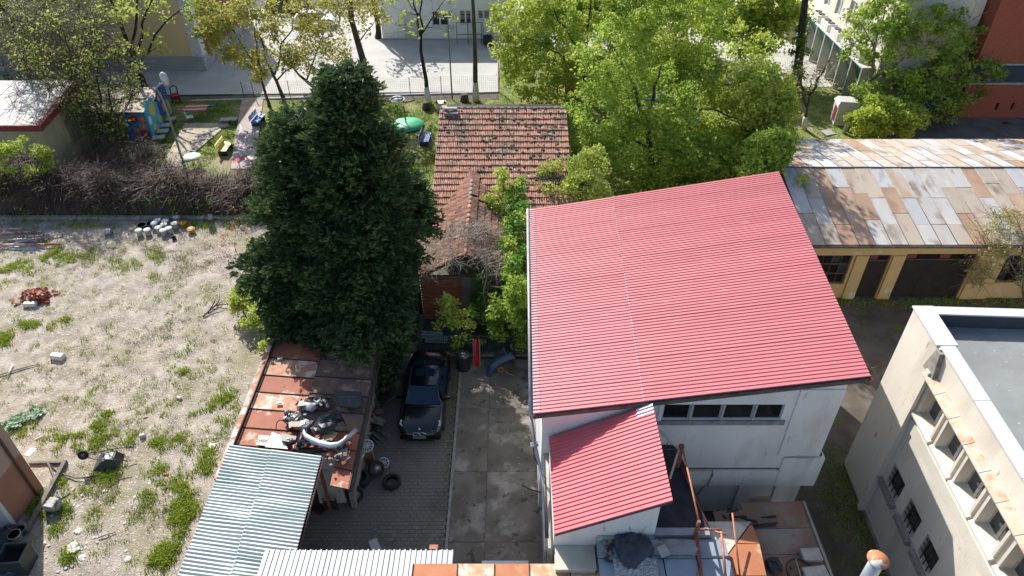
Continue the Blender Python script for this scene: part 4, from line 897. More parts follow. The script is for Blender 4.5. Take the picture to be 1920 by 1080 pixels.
MOSS = pm('moss_lump', (.09, .075, .05), (.05, .045, .03), 9, .95)
m = MB()
for i in range(330):
    u = random.gauss(1.1, 1.7) if i % 3 else random.uniform(-4.2, 3.2); t = random.random()
    if not -4.2 < u < 3.2: continue
    if t < .35 and u < .4: continue
    m.rock((u, hy0+(hy1-hy0)*t, hz0+(hz1-hz0)*t+.13), .04+.07*random.random(), i, .5)
m.build('moss', MOSS, th, kind='stuff')
# ================================================================ TREES AND SHRUBS
# dark conifer
def conifer(name, label, base, h, Rm, mat, skew=(0, 0), nb=330, cat='tree', zlow=1.4, dens=1.0, prof=None, group=None, spray=.26):
    b = Vector(base); root = thing(name, label, cat, tuple(b), group=group)
    tk = MB(); tk.tube([b-Vector((0, 0, .2)), b+Vector((skew[0]*.3, skew[1]*.3, h*.5)), b+Vector((skew[0]*.5, skew[1]*.5, h*.97))], [.30*h/13, .19*h/13, .03], 8); tk.build('trunk', BARKD, root)
    P = []; D = []; S = []; T = []; br = MB(); az = rng.random()*6; C = []
    lob = rng.random(8)*.36+.74
    for i in range(nb):
        t = (i+.5)/nb; z = zlow+(h*.985-zlow)*t**.95; az += 2.399+rng.normal()*.15
        lf = lob[int((az % 6.283)/6.283*8) % 8]*.5+lob[int((az*1.7+z*1.3) % 6.283/6.283*8) % 8]*.5
        rr = (prof(z/h) if prof else (1-z/h)**.72)*Rm*lf*(.62+.48*rng.random())
        rr = max(rr, .25); rr *= 1+(.45 if math.sin(az) < -.2 and z < .32*h and math.cos(az) > -.6 else 0)
        ax = b+Vector((skew[0]*(z/h)*.5, skew[1]*(z/h)*.5, z))
        dx, dy = math.cos(az), math.sin(az)
        tb = rng.random()*.34
        if mn.noise(Vector((dx*rr*.6+ax.x*.3, dy*rr*.6, z*.55))) < -.30: continue
        if dx > 0 and z < 5.2: rr = min(rr, max(.3, (-5.5+(z*.25)-ax.x)/max(dx, .2)))
        n = max(4, int(rr/.17)); pts = []
        droop = .42*(1-z/h)+.05
        for k in range(n+1):
            s = k/n; pts.append((ax.x+dx*rr*s, ax.y+dy*rr*s, ax.z+rr*(.10*s-droop*s*s+.28*s**4*droop)))
        br.tube([pts[0], pts[n//2], pts[-1]], [.05*rr/3+.01, .03*rr/3+.008, .006], 4, cap=False)
        pa = np.array(pts)
        for k in range(1, n+1):
            s = k/n; wd = rr*.34*(math.sin(math.pi*min(1, s*.80+.12)))*(.7+.5*rng.random())+.10
            if s < .30 and rr > 1.3: continue
            m_ = max(2, int(wd/.12*dens*1.5))
            for q in range(m_):
                side = rng.uniform(-1, 1); o = wd*side
                p = pa[k]+np.array([-dy*o, dx*o, -.26*wd*side*side+rng.normal()*.06])+np.array([dx, dy, 0])*(-abs(o)*.35+rng.normal()*.08)
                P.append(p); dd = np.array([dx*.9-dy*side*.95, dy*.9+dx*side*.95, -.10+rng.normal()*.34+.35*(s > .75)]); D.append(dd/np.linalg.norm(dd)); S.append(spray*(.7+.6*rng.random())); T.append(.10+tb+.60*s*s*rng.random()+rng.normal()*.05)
            if s > .6:
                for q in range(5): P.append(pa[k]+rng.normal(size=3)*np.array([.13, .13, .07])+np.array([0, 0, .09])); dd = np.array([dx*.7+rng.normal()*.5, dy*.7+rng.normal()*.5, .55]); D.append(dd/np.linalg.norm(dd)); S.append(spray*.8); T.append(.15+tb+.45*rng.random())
    br.build('branches', BARKD, root)
    P = np.array(P)-np.array(b); D = np.array(D); S = np.array(S)[:, None]; n = len(P)
    up = np.cross(D, np.cross(np.array([0, 0, 1.])+rng.normal(size=(n, 3))*.35, D)); up /= np.linalg.norm(up, axis=1)[:, None]; sd = np.cross(D, up)
    A = []
    for (sg, w) in ((1, .30), (-1, .30), (0, .22)):         # a spray: two side wings and a spine leaf, ragged
        e = P+D*S; r0_ = P-D*S*.25
        if sg: m1 = P+sd*sg*S*w*1.5+D*S*.35+up*S*.18; m2 = P+sd*sg*S*w*.5
        else: m1 = P+up*S*w*1.3+D*S*.5; m2 = P+D*S*.1-up*S*.05
        A.append(np.stack([r0_, m2, e, m1], 1))
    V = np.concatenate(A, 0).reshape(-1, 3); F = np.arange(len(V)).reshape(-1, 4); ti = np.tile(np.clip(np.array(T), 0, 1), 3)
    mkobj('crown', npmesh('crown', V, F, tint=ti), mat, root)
    return root
def fprof(t): return max(.05, 1-t)**.50*(1 if t > .38 else .50+1.32*t)
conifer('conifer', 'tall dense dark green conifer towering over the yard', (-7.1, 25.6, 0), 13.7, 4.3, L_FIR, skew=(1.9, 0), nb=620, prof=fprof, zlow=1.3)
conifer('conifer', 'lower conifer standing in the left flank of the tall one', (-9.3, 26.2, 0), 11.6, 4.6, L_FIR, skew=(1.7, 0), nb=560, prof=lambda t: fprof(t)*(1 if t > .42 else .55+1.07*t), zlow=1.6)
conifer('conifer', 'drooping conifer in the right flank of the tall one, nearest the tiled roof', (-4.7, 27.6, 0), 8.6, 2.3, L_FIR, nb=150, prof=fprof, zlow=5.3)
fs = at(700, 640)
conifer('blue_spruce', 'small blue grey spruce tucked in front of the tall dark conifer', (fs.x, fs.y, 0), 4.6, 1.1, L_SPR, nb=90, prof=lambda t: (1-t)**.8, zlow=.8, cat='tree')
def bl_(*a, **k): return blob(*a, **k)
def mk(px, py, Y): return onY(px, py, Y)
# broad spring-green trees in the park
def crown(spots, Y, k=1.0): return [bl_(px, py, Y+dy, rx, ry, max(3, int(n*k*1.45))) for px, py, dy, rx, ry, n in spots]
b = at(1105, 190)
tree('broadleaf_tree', 'spring green broadleaf tree rising behind the right end of the tiled roof', b,
     crown([(985, 40, 0, 70, 60, 60), (1060, 20, 1, 80, 60, 60), (1110, 90, 0, 80, 70, 60), (1010, 130, -.5, 70, 60, 50), (1085, 160, -1, 75, 50, 40), (960, 100, 0, 40, 40, 20)], b.y),
     [(mk(1093, 120, b.y),), (mk(1093, 120, b.y), mk(1040, 20, b.y-1), 1.1), (mk(1093, 120, b.y), mk(1110, -20, b.y), 1.1), (mk(1090, 130, b.y), mk(980, 70, b.y-.5), .8)], L_MAPLE, BARKD, .26, N=42, spread=.6, size=.165, shell=.2, twigs=1)
b = at(1225, 335)
tree('broadleaf_tree', 'largest green tree, leaning its lower boughs down to the far edge of the red roof', b,
     crown([(1150, 110, 0, 80, 70, 60), (1130, 210, -.5, 80, 60, 60), (1210, 280, -1, 95, 60, 80), (1120, 300, -1.5, 60, 45, 34), (1270, 320, -1, 90, 34, 44), (1235, 190, 1, 80, 70, 60), (1330, 290, -1, 60, 40, 40), (1200, 345, -1.5, 70, 30, 34), (1300, 340, -1.5, 80, 26, 34), (1385, 325, -1.5, 50, 24, 22), (1200, -60, 0, 100, 60, 50), (1190, 20, 0, 70, 60, 30), (1300, -20, 0, 80, 80, 40)], b.y),
     [(mk(1215, 240, b.y),), (mk(1215, 240, b.y), mk(1150, 90, b.y), 1), (mk(1215, 240, b.y), mk(1240, 120, b.y+.5), 1), (mk(1220, 280, b.y), mk(1110, 250, b.y-1), .7), (mk(1220, 280, b.y), mk(1290, 290, b.y-1), .8)], L_MAPLE2, BARKD, .27, N=48, spread=.58, size=.135, shell=.2, twigs=1)
b = at(1290, 250)
tree('broadleaf_tree', 'wide yellow green tree with a forked dark trunk in the middle of the park', b,
     crown([(1270, 50, 0, 90, 70, 80), (1210, 110, -1, 70, 60, 50), (1370, 120, 0, 90, 75, 70), (1330, 220, -.6, 110, 65, 90), (1430, 235, -1, 70, 50, 44), (1395, 290, -2, 75, 40, 36), (1300, 130, -2, 60, 50, 34), (1290, -60, 0, 110, 60, 50)], b.y),
     [(mk(1270, 110, b.y),), (mk(1270, 110, b.y), mk(1292, -30, b.y), 1.1), (mk(1268, 90, b.y), mk(1255, 0, b.y), .7), (mk(1278, 170, b.y), mk(1400, 150, b.y-.5), .9), (mk(1282, 200, b.y), mk(1420, 240, b.y-1), .8)], L_MAPLE, BARKD, .28, N=46, spread=.62, size=.145, shell=.2, twigs=1)
b = at(1430, 138)
tree('broadleaf_tree', 'green tree with three dark stems at the pale road', b,
     crown([(1370, 20, 0, 70, 50, 50), (1450, 10, 0, 60, 45, 44), (1415, 70, -1, 55, 30, 16)], b.y),
     [(mk(1428, 110, b.y),), (mk(1428, 110, b.y), mk(1395, 20, b.y), 1), (mk(1428, 110, b.y), mk(1440, -10, b.y), 1), (mk(1428, 115, b.y), mk(1470, 10, b.y), .9)], L_MAPLE, BARKD, .24, N=75, spread=.9, size=.24, shell=.3)
b = at(1170, 95)
tree('broadleaf_tree', 'distant green tree behind the park, at the top edge', b,
     crown([(1180, 10, 0, 90, 50, 60), (1060, 0, 0, 80, 60, 50), (1300, 0, 0, 70, 40, 30)], b.y), [(mk(1165, 40, b.y),), (mk(1165, 40, b.y), mk(1120, -20, b.y), 1), (mk(1165, 40, b.y), mk(1215, -20, b.y), 1)], L_MAPLE2, BARKD, .26, N=80, spread=1.1, size=.28, shell=.3)
b = at(1425, 305)
tree('broadleaf_tree', 'low yellow green tree filling the gap above the patchwork roof corner', b,
     crown([(1430, 180, 0, 60, 60, 60), (1440, 250, -.5, 45, 34, 30), (1395, 285, -1, 55, 34, 26), (1445, 300, -1.5, 30, 22, 12)], b.y), [(mk(1450, 225, b.y),), (mk(1450, 225, b.y), mk(1420, 180, b.y), 1), (mk(1450, 225, b.y), mk(1480, 190, b.y), 1)], L_YEL, BARK, .14, N=70, spread=.7, size=.18, shell=.3)
b = Vector((13.4, 34.8, 0))
tree('leafy_shrub', 'tall leafy shrub hiding the left gable end of the patchwork roof', b, crown([(1440, 285, 0, 40, 34, 40), (1462, 268, 0, 26, 26, 24), (1420, 310, -.5, 40, 24, 26)], b.y), [(mk(1450, 310, b.y),), (mk(1450, 310, b.y), mk(1430, 260, b.y), 1), (mk(1450, 310, b.y), mk(1465, 280, b.y), 1)], L_MAPLE2, BARK, .09, cat='shrub', N=50, spread=.5, size=.14, shell=.2)
# pale budding shrub over the roof corner
b = at(1075, 440)
tree('budding_shrub', 'pale budding shrub of upright twigs between the tiled roof and the red roof', b,
     [bl_(1060, 345, b.y, 60, 45, 46), bl_(1105, 330, b.y+.2, 45, 45, 30), bl_(1030, 390, b.y-.2, 40, 36, 22), bl_(1120, 370, b.y, 40, 25, 14), bl_(1125, 300, b.y, 16, 34, 6)],
     [(mk(1066, 415, b.y),), (mk(1066, 415, b.y), mk(1050, 330, b.y), 1.2), (mk(1066, 415, b.y), mk(1125, 300, b.y), 1.1), (mk(1066, 415, b.y), mk(1095, 340, b.y), 1)], L_YEL, BARKG, .10, cat='shrub', N=110, spread=.5, size=.10, twigs=3, up=.2)
# trunks by the court
b = at(693, 178)
tree('street_tree', 'thick leaning trunk with whitewashed base beside the court fence', b, [bl_(650, -20, b.y, 70, 50, 14), bl_(700, 40, b.y, 22, 30, 4)],
     [(mk(655, 0, b.y),), (mk(662, 30, b.y), mk(620, -60, b.y), .8), (mk(655, 0, b.y), mk(690, -90, b.y), .8), (mk(672, 80, b.y), mk(715, 30, b.y), .35)], L_OLIVE, BARK, .33, N=60, spread=.8, size=.17, white=1.5, twigs=4)
b = at(804, 193)
tree('street_tree', 'slender dark tree with whitewashed base in front of the court', b, [bl_(790, 20, b.y, 75, 55, 20), bl_(770, -20, b.y, 60, 30, 8)],
     [(mk(789, 70, b.y),), (mk(789, 70, b.y), mk(770, -20, b.y), 1.1), (mk(789, 70, b.y), mk(792, -30, b.y), 1.1), (mk(790, 65, b.y), mk(835, 0, b.y), .7), (mk(788, 30, b.y), mk(750, -10, b.y), .5)], L_YEL, BARKD, .19, N=12, spread=.5, size=.17, white=1.35, twigs=4)
b = at(893, 190)
tree('street_tree', 'straight single trunk with whitewashed base at the right end of the court', b, [bl_(885, -50, b.y, 60, 30, 10)],
     [(mk(885, -20, b.y),), (mk(885, -10, b.y), mk(860, -90, b.y), 1)], L_MAPLE, BARK, .22, N=60, spread=.8, size=.17, white=1.6)
b = at(709, 72)
tree('street_tree', 'bare dark trunk beside the white building corner', b, [bl_(700, -50, b.y, 50, 30, 8)], [(mk(702, -10, b.y),), (mk(702, 0, b.y), mk(690, -90, b.y), 1)], L_OLIVE, BARKD, .30, N=60, spread=1, size=.2)
# olive trees left of the court
b = at(532, 183)
tree('olive_green_tree', 'leaning tree with olive yellow leaves left of the tall trunk', b,
     [bl_(560, 60, b.y, 80, 60, 22), bl_(610, 20, b.y, 60, 50, 13), bl_(500, 100, b.y, 60, 45, 14), bl_(590, 120, b.y, 50, 35, 9)],
     [(mk(508, 130, b.y),), (mk(508, 130, b.y), mk(480, 40, b.y), 1), (mk(520, 150, b.y), mk(600, 90, b.y), .8), (mk(515, 140, b.y), mk(560, 10, b.y), 1)], L_OLIVE, BARK, .18, N=58, spread=.8, size=.16, twigs=5)
b = at(600, 170)
tree('olive_green_tree', 'slanting tree with sparse olive leaves just behind the conifer top', b,
     [bl_(640, 40, b.y+1, 60, 50, 16), bl_(600, 90, b.y, 60, 50, 14), bl_(545, 20, b.y+1, 60, 40, 12)],
     [(mk(560, 140, b.y),), (mk(560, 140, b.y), mk(500, 90, b.y), 1), (mk(575, 150, b.y), mk(620, 40, b.y), .9), (mk(500, 90, b.y), mk(450, 20, b.y), .7)], L_OLIVE, BARK, .18, N=50, spread=.85, size=.16, twigs=5)
b = at(505, 200)
tree('olive_green_tree', 'yellowish leafy tree overhanging the shaded paving by the yellow building', b,
     [bl_(440, 60, b.y, 60, 55, 20), bl_(460, 120, b.y-.5, 35, 40, 9), bl_(470, 20, b.y, 60, 40, 14), bl_(400, 30, b.y, 50, 40, 10)],
     [(mk(490, 150, b.y),), (mk(490, 150, b.y), mk(440, 60, b.y), 1), (mk(490, 150, b.y), mk(480, 40, b.y), 1), (mk(440, 60, b.y), mk(370, 15, b.y), .6)], L_OLIVE, BARK, .15, N=70, spread=.72, size=.17, twigs=4)
# dark forked tree in front of the yellow facade
b = at(278, 182)
tree('forked_tree', 'dark forked tree with fresh yellow leaves against the yellow facade', b,
     [bl_(235, 10, b.y, 60, 30, 14), bl_(330, 20, b.y, 60, 30, 12), bl_(280, 80, b.y, 30, 25, 7), bl_(385, 0, b.y, 40, 40, 14)],
     [(mk(250, 105, b.y),), (mk(250, 105, b.y), mk(205, -20, b.y), 1.5), (mk(252, 108, b.y), mk(265, -30, b.y), 1.2), (mk(255, 100, b.y), mk(300, -20, b.y), 1), (mk(262, 115, b.y), mk(352, 8, b.y), .8), (mk(244, 110, b.y), mk(150, 30, b.y), .6)], L_YEL, BARKD, .30, N=22, spread=.6, size=.18, fr=.42)
# tangle of bare and budding trees at the upper left
for (bx, by_, lab, top, bls, n_) in (
  (215, 275, 'multi stemmed tangled tree with small leaves beside the painted playhouse', (190, 225), [(190, 140, 75, 70, 46), (110, 90, 90, 80, 50), (205, 230, 35, 40, 20), (140, 180, 60, 40, 22)], 30),
  (180, 235, 'brown twiggy tree with few leaves arching over the yellow shed roof', (150, 170), [(110, 120, 80, 60, 44), (60, 60, 70, 60, 40), (150, 60, 60, 60, 26)], 14),
  (60, 175, 'large leafy tree filling the upper left corner behind the yellow shed', (50, 110), [(50, 30, 90, 60, 56), (120, 60, 70, 60, 40), (40, 110, 80, 40, 34), (150, 20, 70, 40, 26)], 42)):
    b = at(bx, by_)
    tree('tangled_tree', lab, b, [bl_(x, y, b.y, rx, ry, n) for x, y, rx, ry, n in bls],
         [(mk(*top, b.y),), (mk(*top, b.y), mk(top[0]-70, top[1]-165, b.y), 1.1), (mk(*top, b.y), mk(top[0]-20, top[1]-185, b.y), 1), (mk(bx-5, by_-25, b.y), mk(bx-10, by_-155, b.y), 1), (mk(*top, b.y), mk(top[0]-120, top[1]-95, b.y), .8)],
         L_YEL if n_ < 40 else L_MAPLE, BARKG if n_ == 14 else BARK, .17, N=n_, spread=.75, size=.12, twigs=15, twigr=.017)
b = at(50, 375)
tree('leafy_shrub', 'light green leafy shrub at the left edge in front of the yellow shed', b, [bl_(30, 300, b.y, 60, 45, 60), bl_(70, 370, b.y-.5, 40, 34, 34), bl_(20, 350, b.y, 40, 34, 34)],
     [(mk(45, 350, b.y),), (mk(45, 350, b.y), mk(30, 280, b.y), 1.2), (mk(45, 350, b.y), mk(75, 340, b.y), 1)], L_YEL, BARKG, .08, cat='shrub', N=75, spread=.42, size=.11)
# right group
b = at(1628, 215)
tree('grey_stemmed_tree', 'bright green tree with grey limbs leaning before the red brick building', b,
     [bl_(1640, 60, b.y, 60, 60, 40), bl_(1720, 100, b.y, 95, 80, 90), bl_(1700, 180, b.y-.6, 110, 50, 80), bl_(1800, 140, b.y, 65, 55, 46), bl_(1690, 20, b.y, 80, 50, 34), bl_(1770, 50, b.y, 80, 40, 20), bl_(1700, -90, b.y, 130, 90, 50)],
     [(mk(1638, 100, b.y),), (mk(1638, 100, b.y), mk(1660, 20, b.y), 1.2), (mk(1634, 150, b.y), mk(1745, 90, b.y), 1.2), (mk(1632, 170, b.y), mk(1780, 150, b.y-.5), .9), (mk(1638, 100, b.y), mk(1610, 40, b.y), .7), (mk(1700, 110, b.y), mk(1880, 10, b.y), .6)], L_MAPLE2, BARKG, .19, N=62, spread=.66, size=.165, twigs=3, twigr=.02)
b = at(1660, 262)
tree('leafy_bush', 'dense bright green bush at the foot of the grey limbed tree', b, [bl_(1625, 225, b.y, 34, 26, 16), bl_(1680, 225, b.y, 50, 30, 24), bl_(1640, 205, b.y+.3, 40, 18, 10)],
     [(mk(1660, 245, b.y),), (mk(1660, 245, b.y), mk(1620, 215, b.y), 1), (mk(1660, 245, b.y), mk(1700, 215, b.y), 1)], L_MAPLE, BARK, .08, cat='bush', N=200, spread=.62, size=.14)
b = at(1492, 165)
tree('ivy_trunk_tree', 'thick dark ivy grown trunk reaching the top edge beside the facade', b, [bl_(1500, 80, b.y, 14, 60, 14), bl_(1488, 140, b.y, 16, 30, 8)], [(mk(1515, -40, b.y),), (mk(1512, -20, b.y), mk(1530, -90, b.y), .8)], L_DARK, BARKD, .42, N=60, spread=.5, size=.12, twigs=4)
b = at(1508, 243)
tree('pollarded_tree', 'small pollarded tree with bare upright shoots and whitewashed base', b, [bl_(1500, 150, b.y, 32, 40, 18), bl_(1545, 140, b.y, 18, 36, 9)],
     [(mk(1513, 200, b.y),), (mk(1513, 200, b.y), mk(1494, 138, b.y), 1.2), (mk(1513, 200, b.y), mk(1520, 150, b.y), 1.2), (mk(1516, 180, b.y), mk(1556, 110, b.y), 1.3)], L_OLIVE, BARK, .15, N=9, spread=.5, size=.09, twigs=9, white=1.0, fr=.62)
b = at(1925, 560)
tree('sparse_shrub', 'sparse yellowish budding shrub at the right edge before the garage', b,
     [bl_(1890, 430, b.y, 55, 40, 34), bl_(1850, 480, b.y-.3, 40, 36, 20), bl_(1830, 515, b.y-.5, 25, 18, 6), bl_(1915, 480, b.y, 40, 50, 16)],
     [(mk(1918, 520, b.y),), (mk(1918, 520, b.y), mk(1900, 400, b.y), 1.1), (mk(1918, 525, b.y), mk(1850, 470, b.y), 1.1), (mk(1918, 540, b.y), mk(1815, 525, b.y-.5), .8)], L_PALE, BARKG, .09, cat='shrub', N=30, spread=.42, size=.075, twigs=6, up=.1)
b = at(1528, 470)
tree('young_shoots', 'green leafy shoots sticking up between the red roof and the patchwork roof', b, [bl_(1497, 340, b.y, 14, 14, 4), bl_(1518, 375, b.y, 14, 26, 7), bl_(1495, 385, b.y, 10, 14, 3)],
     [(mk(1520, 420, b.y),), (mk(1520, 420, b.y), mk(1494, 340, b.y), 1), (mk(1520, 420, b.y), mk(1525, 355, b.y), 1)], L_MAPLE, BARK, .04, cat='shrub', N=36, spread=.3, size=.12)
# leafy creepers and saplings along the west wall of the white building
for i, (px, py, lab, L_) in enumerate(((965, 660, 'green climbing sapling against the roof gutter, nearest the blue car wing', L_MAPLE2), (955, 560, 'green climber in the middle of the strip beside the white building', L_DARK), (940, 470, 'pale leafed climber strip reaching up by the tiled gable', L_YEL))):
    b = at(px, py+10)
    tree('climbing_shrub', lab, b, [bl_(px+8-i*2, py-95, b.y, 20, 66, 30), bl_(px+12-i*4, py-40, b.y, 16, 40, 18), bl_(px-28, py-60, b.y+.3, 20, 40, 14)],
         [(mk(px, py-40, b.y),), (mk(px, py-40, b.y), mk(px+8, py-140, b.y), 1), (mk(px, py-40, b.y), mk(px-30, py-90, b.y), .9)], L_, BARK, .06, cat='shrub', N=60, spread=.36, size=.11, shell=.1, group='leafy climbers beside the white building')
tk_ = thing('creeper_thicket', 'continuous green creeper thicket filling the strip between the gable house and the white building', 'creeper', (-.4, 29, 0))
C = []; q_ = random.Random(21)
while len(C) < 420:
    y = q_.uniform(25.0, 33.5); x = q_.gauss(0, 1)*.75+(.25 if q_.random() < .6 else -.7); z = q_.uniform(.2, 4.9)
    if not -2.0 < x < .68 or (x < -.2 and z > 2.2+1.4*mn.noise(Vector((x, y*.6, 1)))+.3*(y-25)*.5) or mn.noise(Vector((x*1.2, y*.8, z*.9))) < -.22: continue
    C.append((x+.4, y-29, z))
C = np.array(C); sel = rng.random(len(C))
leafcloud('leaves', C[sel < .6], 62, .34, .11, L_DARK, tk_, up=.3); leafcloud('leaves', C[(sel >= .6) & (sel < .85)], 60, .36, .105, L_MAPLE2, tk_, up=.3); leafcloud('leaves', C[sel >= .85], 55, .36, .10, L_YEL, tk_, up=.3)
twigmass('stems', C[::3], 5, .9, .012, leaf('dead_vine_twig', (.20, .16, .13), (.42, .36, .30), 0), tk_, dirz=.3, droop=.3, kind=None)
b = at(862, 668)
tree('sapling', 'young green sapling growing behind the railing by the tyres', b, [bl_(845, 580, b.y, 22, 36, 11), bl_(868, 605, b.y, 20, 36, 11), bl_(830, 600, b.y, 14, 16, 4), bl_(880, 640, b.y, 30, 14, 8)],
     [(mk(860, 630, b.y),), (mk(860, 630, b.y), mk(842, 550, b.y), 1), (mk(860, 630, b.y), mk(874, 560, b.y), 1)], L_MAPLE, BARK, .04, cat='shrub', N=34, spread=.30, size=.10)
b = at(912, 640)
tree('bare_sapling', 'thin pale leafless trunk standing upright among the climbers', b, [], [(mk(912, 480, b.y),), (mk(912, 540, b.y), mk(890, 490, b.y), .5), (mk(912, 560, b.y), mk(925, 500, b.y), .5)], L_YEL, BARKG, .055, N=0)
# dead vines heaped on the gable wing
C = np.array([[random.uniform(-4.4, -.1), random.uniform(26.9, 30.2), 0] for _ in range(90)])
for p in C: p[2] = 2.75+1.3*(1-abs(p[0]+2.2)/2.15)*.95+.1
v = thing('dead_vine', 'grey brown dead vine matted over the low end of the gable roof', 'vine', (-2.2, 28, 2.8))
twigmass('vine_stems', C-np.array([-2.2, 28, 2.8]), 34, .75, .011, leaf('dead_vine_twig', (.20, .16, .13), (.42, .36, .30), 0), v, dirz=.0, droop=.5, kind=None)
C = np.array([[random.uniform(-2.0, .3), random.uniform(26.5, 33.0), 0] for _ in range(60)])
for p in C: p[2] = random.uniform(1.2, 3.7)-abs(p[0]+2.2)*.2
leafcloud('vine_leaves', C-np.array([-2.2, 28, 2.8]), 70, .5, .10, L_DARK, v, up=.4)
# yellow-green shrubs left of the conifer
for (px, py, r, lab) in ((500, 585, 40, 'yellow green shrub spreading at the left foot of the conifer'), (528, 640, 30, 'smaller yellow green shrub touching the rusty shed roof'), (455, 560, 24, 'loose yellowish shrub with dead branches facing the vacant lot')):
    b = at(px, py+25)
    tree('foot_shrub', lab, b, [bl_(px, py, b.y, r, r*.8, 22), bl_(px-r*.6, py+r*.3, b.y-.3, r*.6, r*.5, 8)], [(mk(px, py+12, b.y),), (mk(px, py+12, b.y), mk(px-r*.7, py-r*.4, b.y), 1), (mk(px, py+12, b.y), mk(px+r*.6, py-r*.6, b.y), 1)],
         L_YEL, BARKG, .06, cat='shrub', N=60, spread=.36, size=.10, group='shrubs at the conifer foot')
b = at(440, 470)
tree('orange_shrub', 'small shrub with orange blossom twigs at the left edge of the conifer', b, [bl_(445, 415, b.y, 16, 34, 9), bl_(430, 455, b.y, 16, 22, 6)], [(mk(440, 455, b.y),), (mk(440, 455, b.y), mk(446, 400, b.y), 1)],
     leaf('orange_blossom', (.55, .20, .06), (.75, .42, .2), .2), BARKG, .03, cat='shrub', N=12, spread=.3, size=.07, twigs=3)
# brown creeper heap along the boundary
hp = thing('creeper_hedge', 'long brown heap of leafless creeper along the far edge of the vacant lot', 'hedge', (-24, 38, 0))
V = []; nx, ny = 80, 12
def hh(x, t): return (1.55+.75*mn.noise(Vector((x*.35, 0, 5)))+(.5 if x < -24 else 0))*math.sin(math.pi*min(1, max(0, t)))**.6+.35*mn.noise(Vector((x*1.1, t*3, 1)))
for j in range(ny+1):
    for i in range(nx+1):
        x = -46+31*i/nx; t = j/ny; V.append((x+24, 36.95+3.6*t-38, max(-.1, hh(x, t)*.85)))
F = [(j*(nx+1)+i, j*(nx+1)+i+1, (j+1)*(nx+1)+i+1, (j+1)*(nx+1)+i) for j in range(ny) for i in range(nx)]
mkobj('bank', npmesh('bank', V, F, smooth=True), pm('bank_brown', (.085, .06, .05), (.05, .038, .032), 2, .95, bump=1, bscale=14, c3=(.07, .08, .03), s3=.4, t3=(.58, .7)), hp)
C = []
for _ in range(620):
    x = random.uniform(-46, -15.2); t = random.random(); C.append((x+24, 36.95+3.6*t-38, max(.05, hh(x, t)*.9)))
twigmass('creeper_stems', np.array(C), 26, 1.15, .016, L_TWIG, hp, dirz=.25, droop=1.0, kind=None)
C = np.array([(random.uniform(-26, -15.5)+24, random.uniform(37.0, 38.6)-38, random.uniform(.15, 1.1)) for _ in range(90)])
leafcloud('creeper_leaves', C, 26, .35, .10, L_DARK, hp)
C = np.array([(random.uniform(-35, -27), random.uniform(40, 44), random.uniform(.3, 1.6)) for _ in range(110)])
bm_ = thing('bramble_mound', 'brown bramble mound between the yellow shed and the playhouse', 'bush', (-30, 42, 0))
C[:, 0] = np.random.default_rng(3).uniform(-28.6, -24, 110); C[:, 1] = np.random.default_rng(4).uniform(40, 44.5, 110)
C[:, 2] = .3+1.1*np.clip(1-(C[:, 0]+30)/6, 0, 1)
twigmass('creeper_stems', C-np.array([-30, 42, 0]), 30, 1.2, .015, L_TWIG, bm_, dirz=.3, droop=.8, kind=None)
# ================================================================ BACKGROUND BUILDINGS
OCH = pm('facade_ochre', (.80, .60, .33), (.76, .56, .30), .8, .9, bump=.15)
PLG = pm('plinth_grey', (.40, .41, .43), (.34, .35, .37), 1.5, .9)
TRW = pm('trim_white', (.70, .70, .68), (.6, .6, .58), 3, .8)
yb_ = at(388, 132)
yB = thing('yellow_building', 'large yellow ochre building with grey plinth and white corner strip', 'building', tuple(yb_))
X, Y = yb_.x, yb_.y
MB().box(-50, X-.9, Y, Y+.3, 1.25, 9.6).build('wall', OCH, yB); MB().box(-50, X-.35, Y-.18, Y+.3, -.05, 1.248).build('plinth', PLG, yB)
MB().box(X-.898, X, Y-.06, Y+.9, 1.25, 9.6).build('corner_strip', TRW, yB); MB().box(X-.75, X+.08, Y-.25, Y+1.0, -.05, 1.245).build('corner_plinth', PLG, yB)
CLAD = pm('cladding_brown', (.30, .12, .07), (.24, .10, .06), 3, .8)
for i in range(30): MB().box(X-.22, X-.02-.03*(i % 2), Y+.92+i*.4, Y+.92+i*.4+.37, .9, 9.6).build('cladding_board', CLAD, yB)
MB().box(X-.2, X+.05, Y+1.02, Y+13, -.05, .89).build('plinth', PLG, yB)
for i in range(3): MB().box(X-.21, X+.25, Y+4+i*4, Y+4.5+i*4, .0, 2.2).build('buttress', PLG, yB)
MB().box(-50, X, Y+.3, Y+13, 9.3, 9.8).build('roof', pm('roof_grey_tar', (.2, .2, .2), None, 2, .9), yB)
MB().box(-50, -49.7, Y+.3, Y+13, -.05, 9.3).build('wall', OCH, yB)
# small white building by the court
w0 = at(718, 75)
wB = thing('court_building', 'low white building with a plain door and two windows behind the bright court', 'building', tuple(w0))
X0_, Y0_ = w0.x, w0.y; XR = at(950, 75).x+.8
WH = pm('wall_offwhite', (.80, .80, .78), (.72, .72, .70), 1, .9, c3=(.42, .40, .37), s3=.5, t3=(.6, .75))
fx = lambda px: onY(px, 40, Y0_).x
hw = [(fx(810), fx(840), onY(800, 48, Y0_).z, onY(800, 21, Y0_).z), (fx(862), fx(884), onY(800, 44, Y0_).z, onY(800, 19, Y0_).z), (fx(896), fx(918), onY(800, 36, Y0_).z, onY(800, 19, Y0_).z)]
dh = (fx(757), fx(781), .05, onY(800, 25, Y0_).z)
fn = lambda u, d, z: Vector((u, Y0_+d, z))
m = MB(); wallpanel(m, fn, X0_, XR, .15, 4.6, hw+[(dh[0], dh[1], .15, dh[3])], 0, .3); m.box(X0_, X0_+.3, Y0_+.3, Y0_+9, 0, 4.6); m.box(XR-.3, XR, Y0_+.3, Y0_+9, 0, 4.6); m.build('wall', WH, wB)
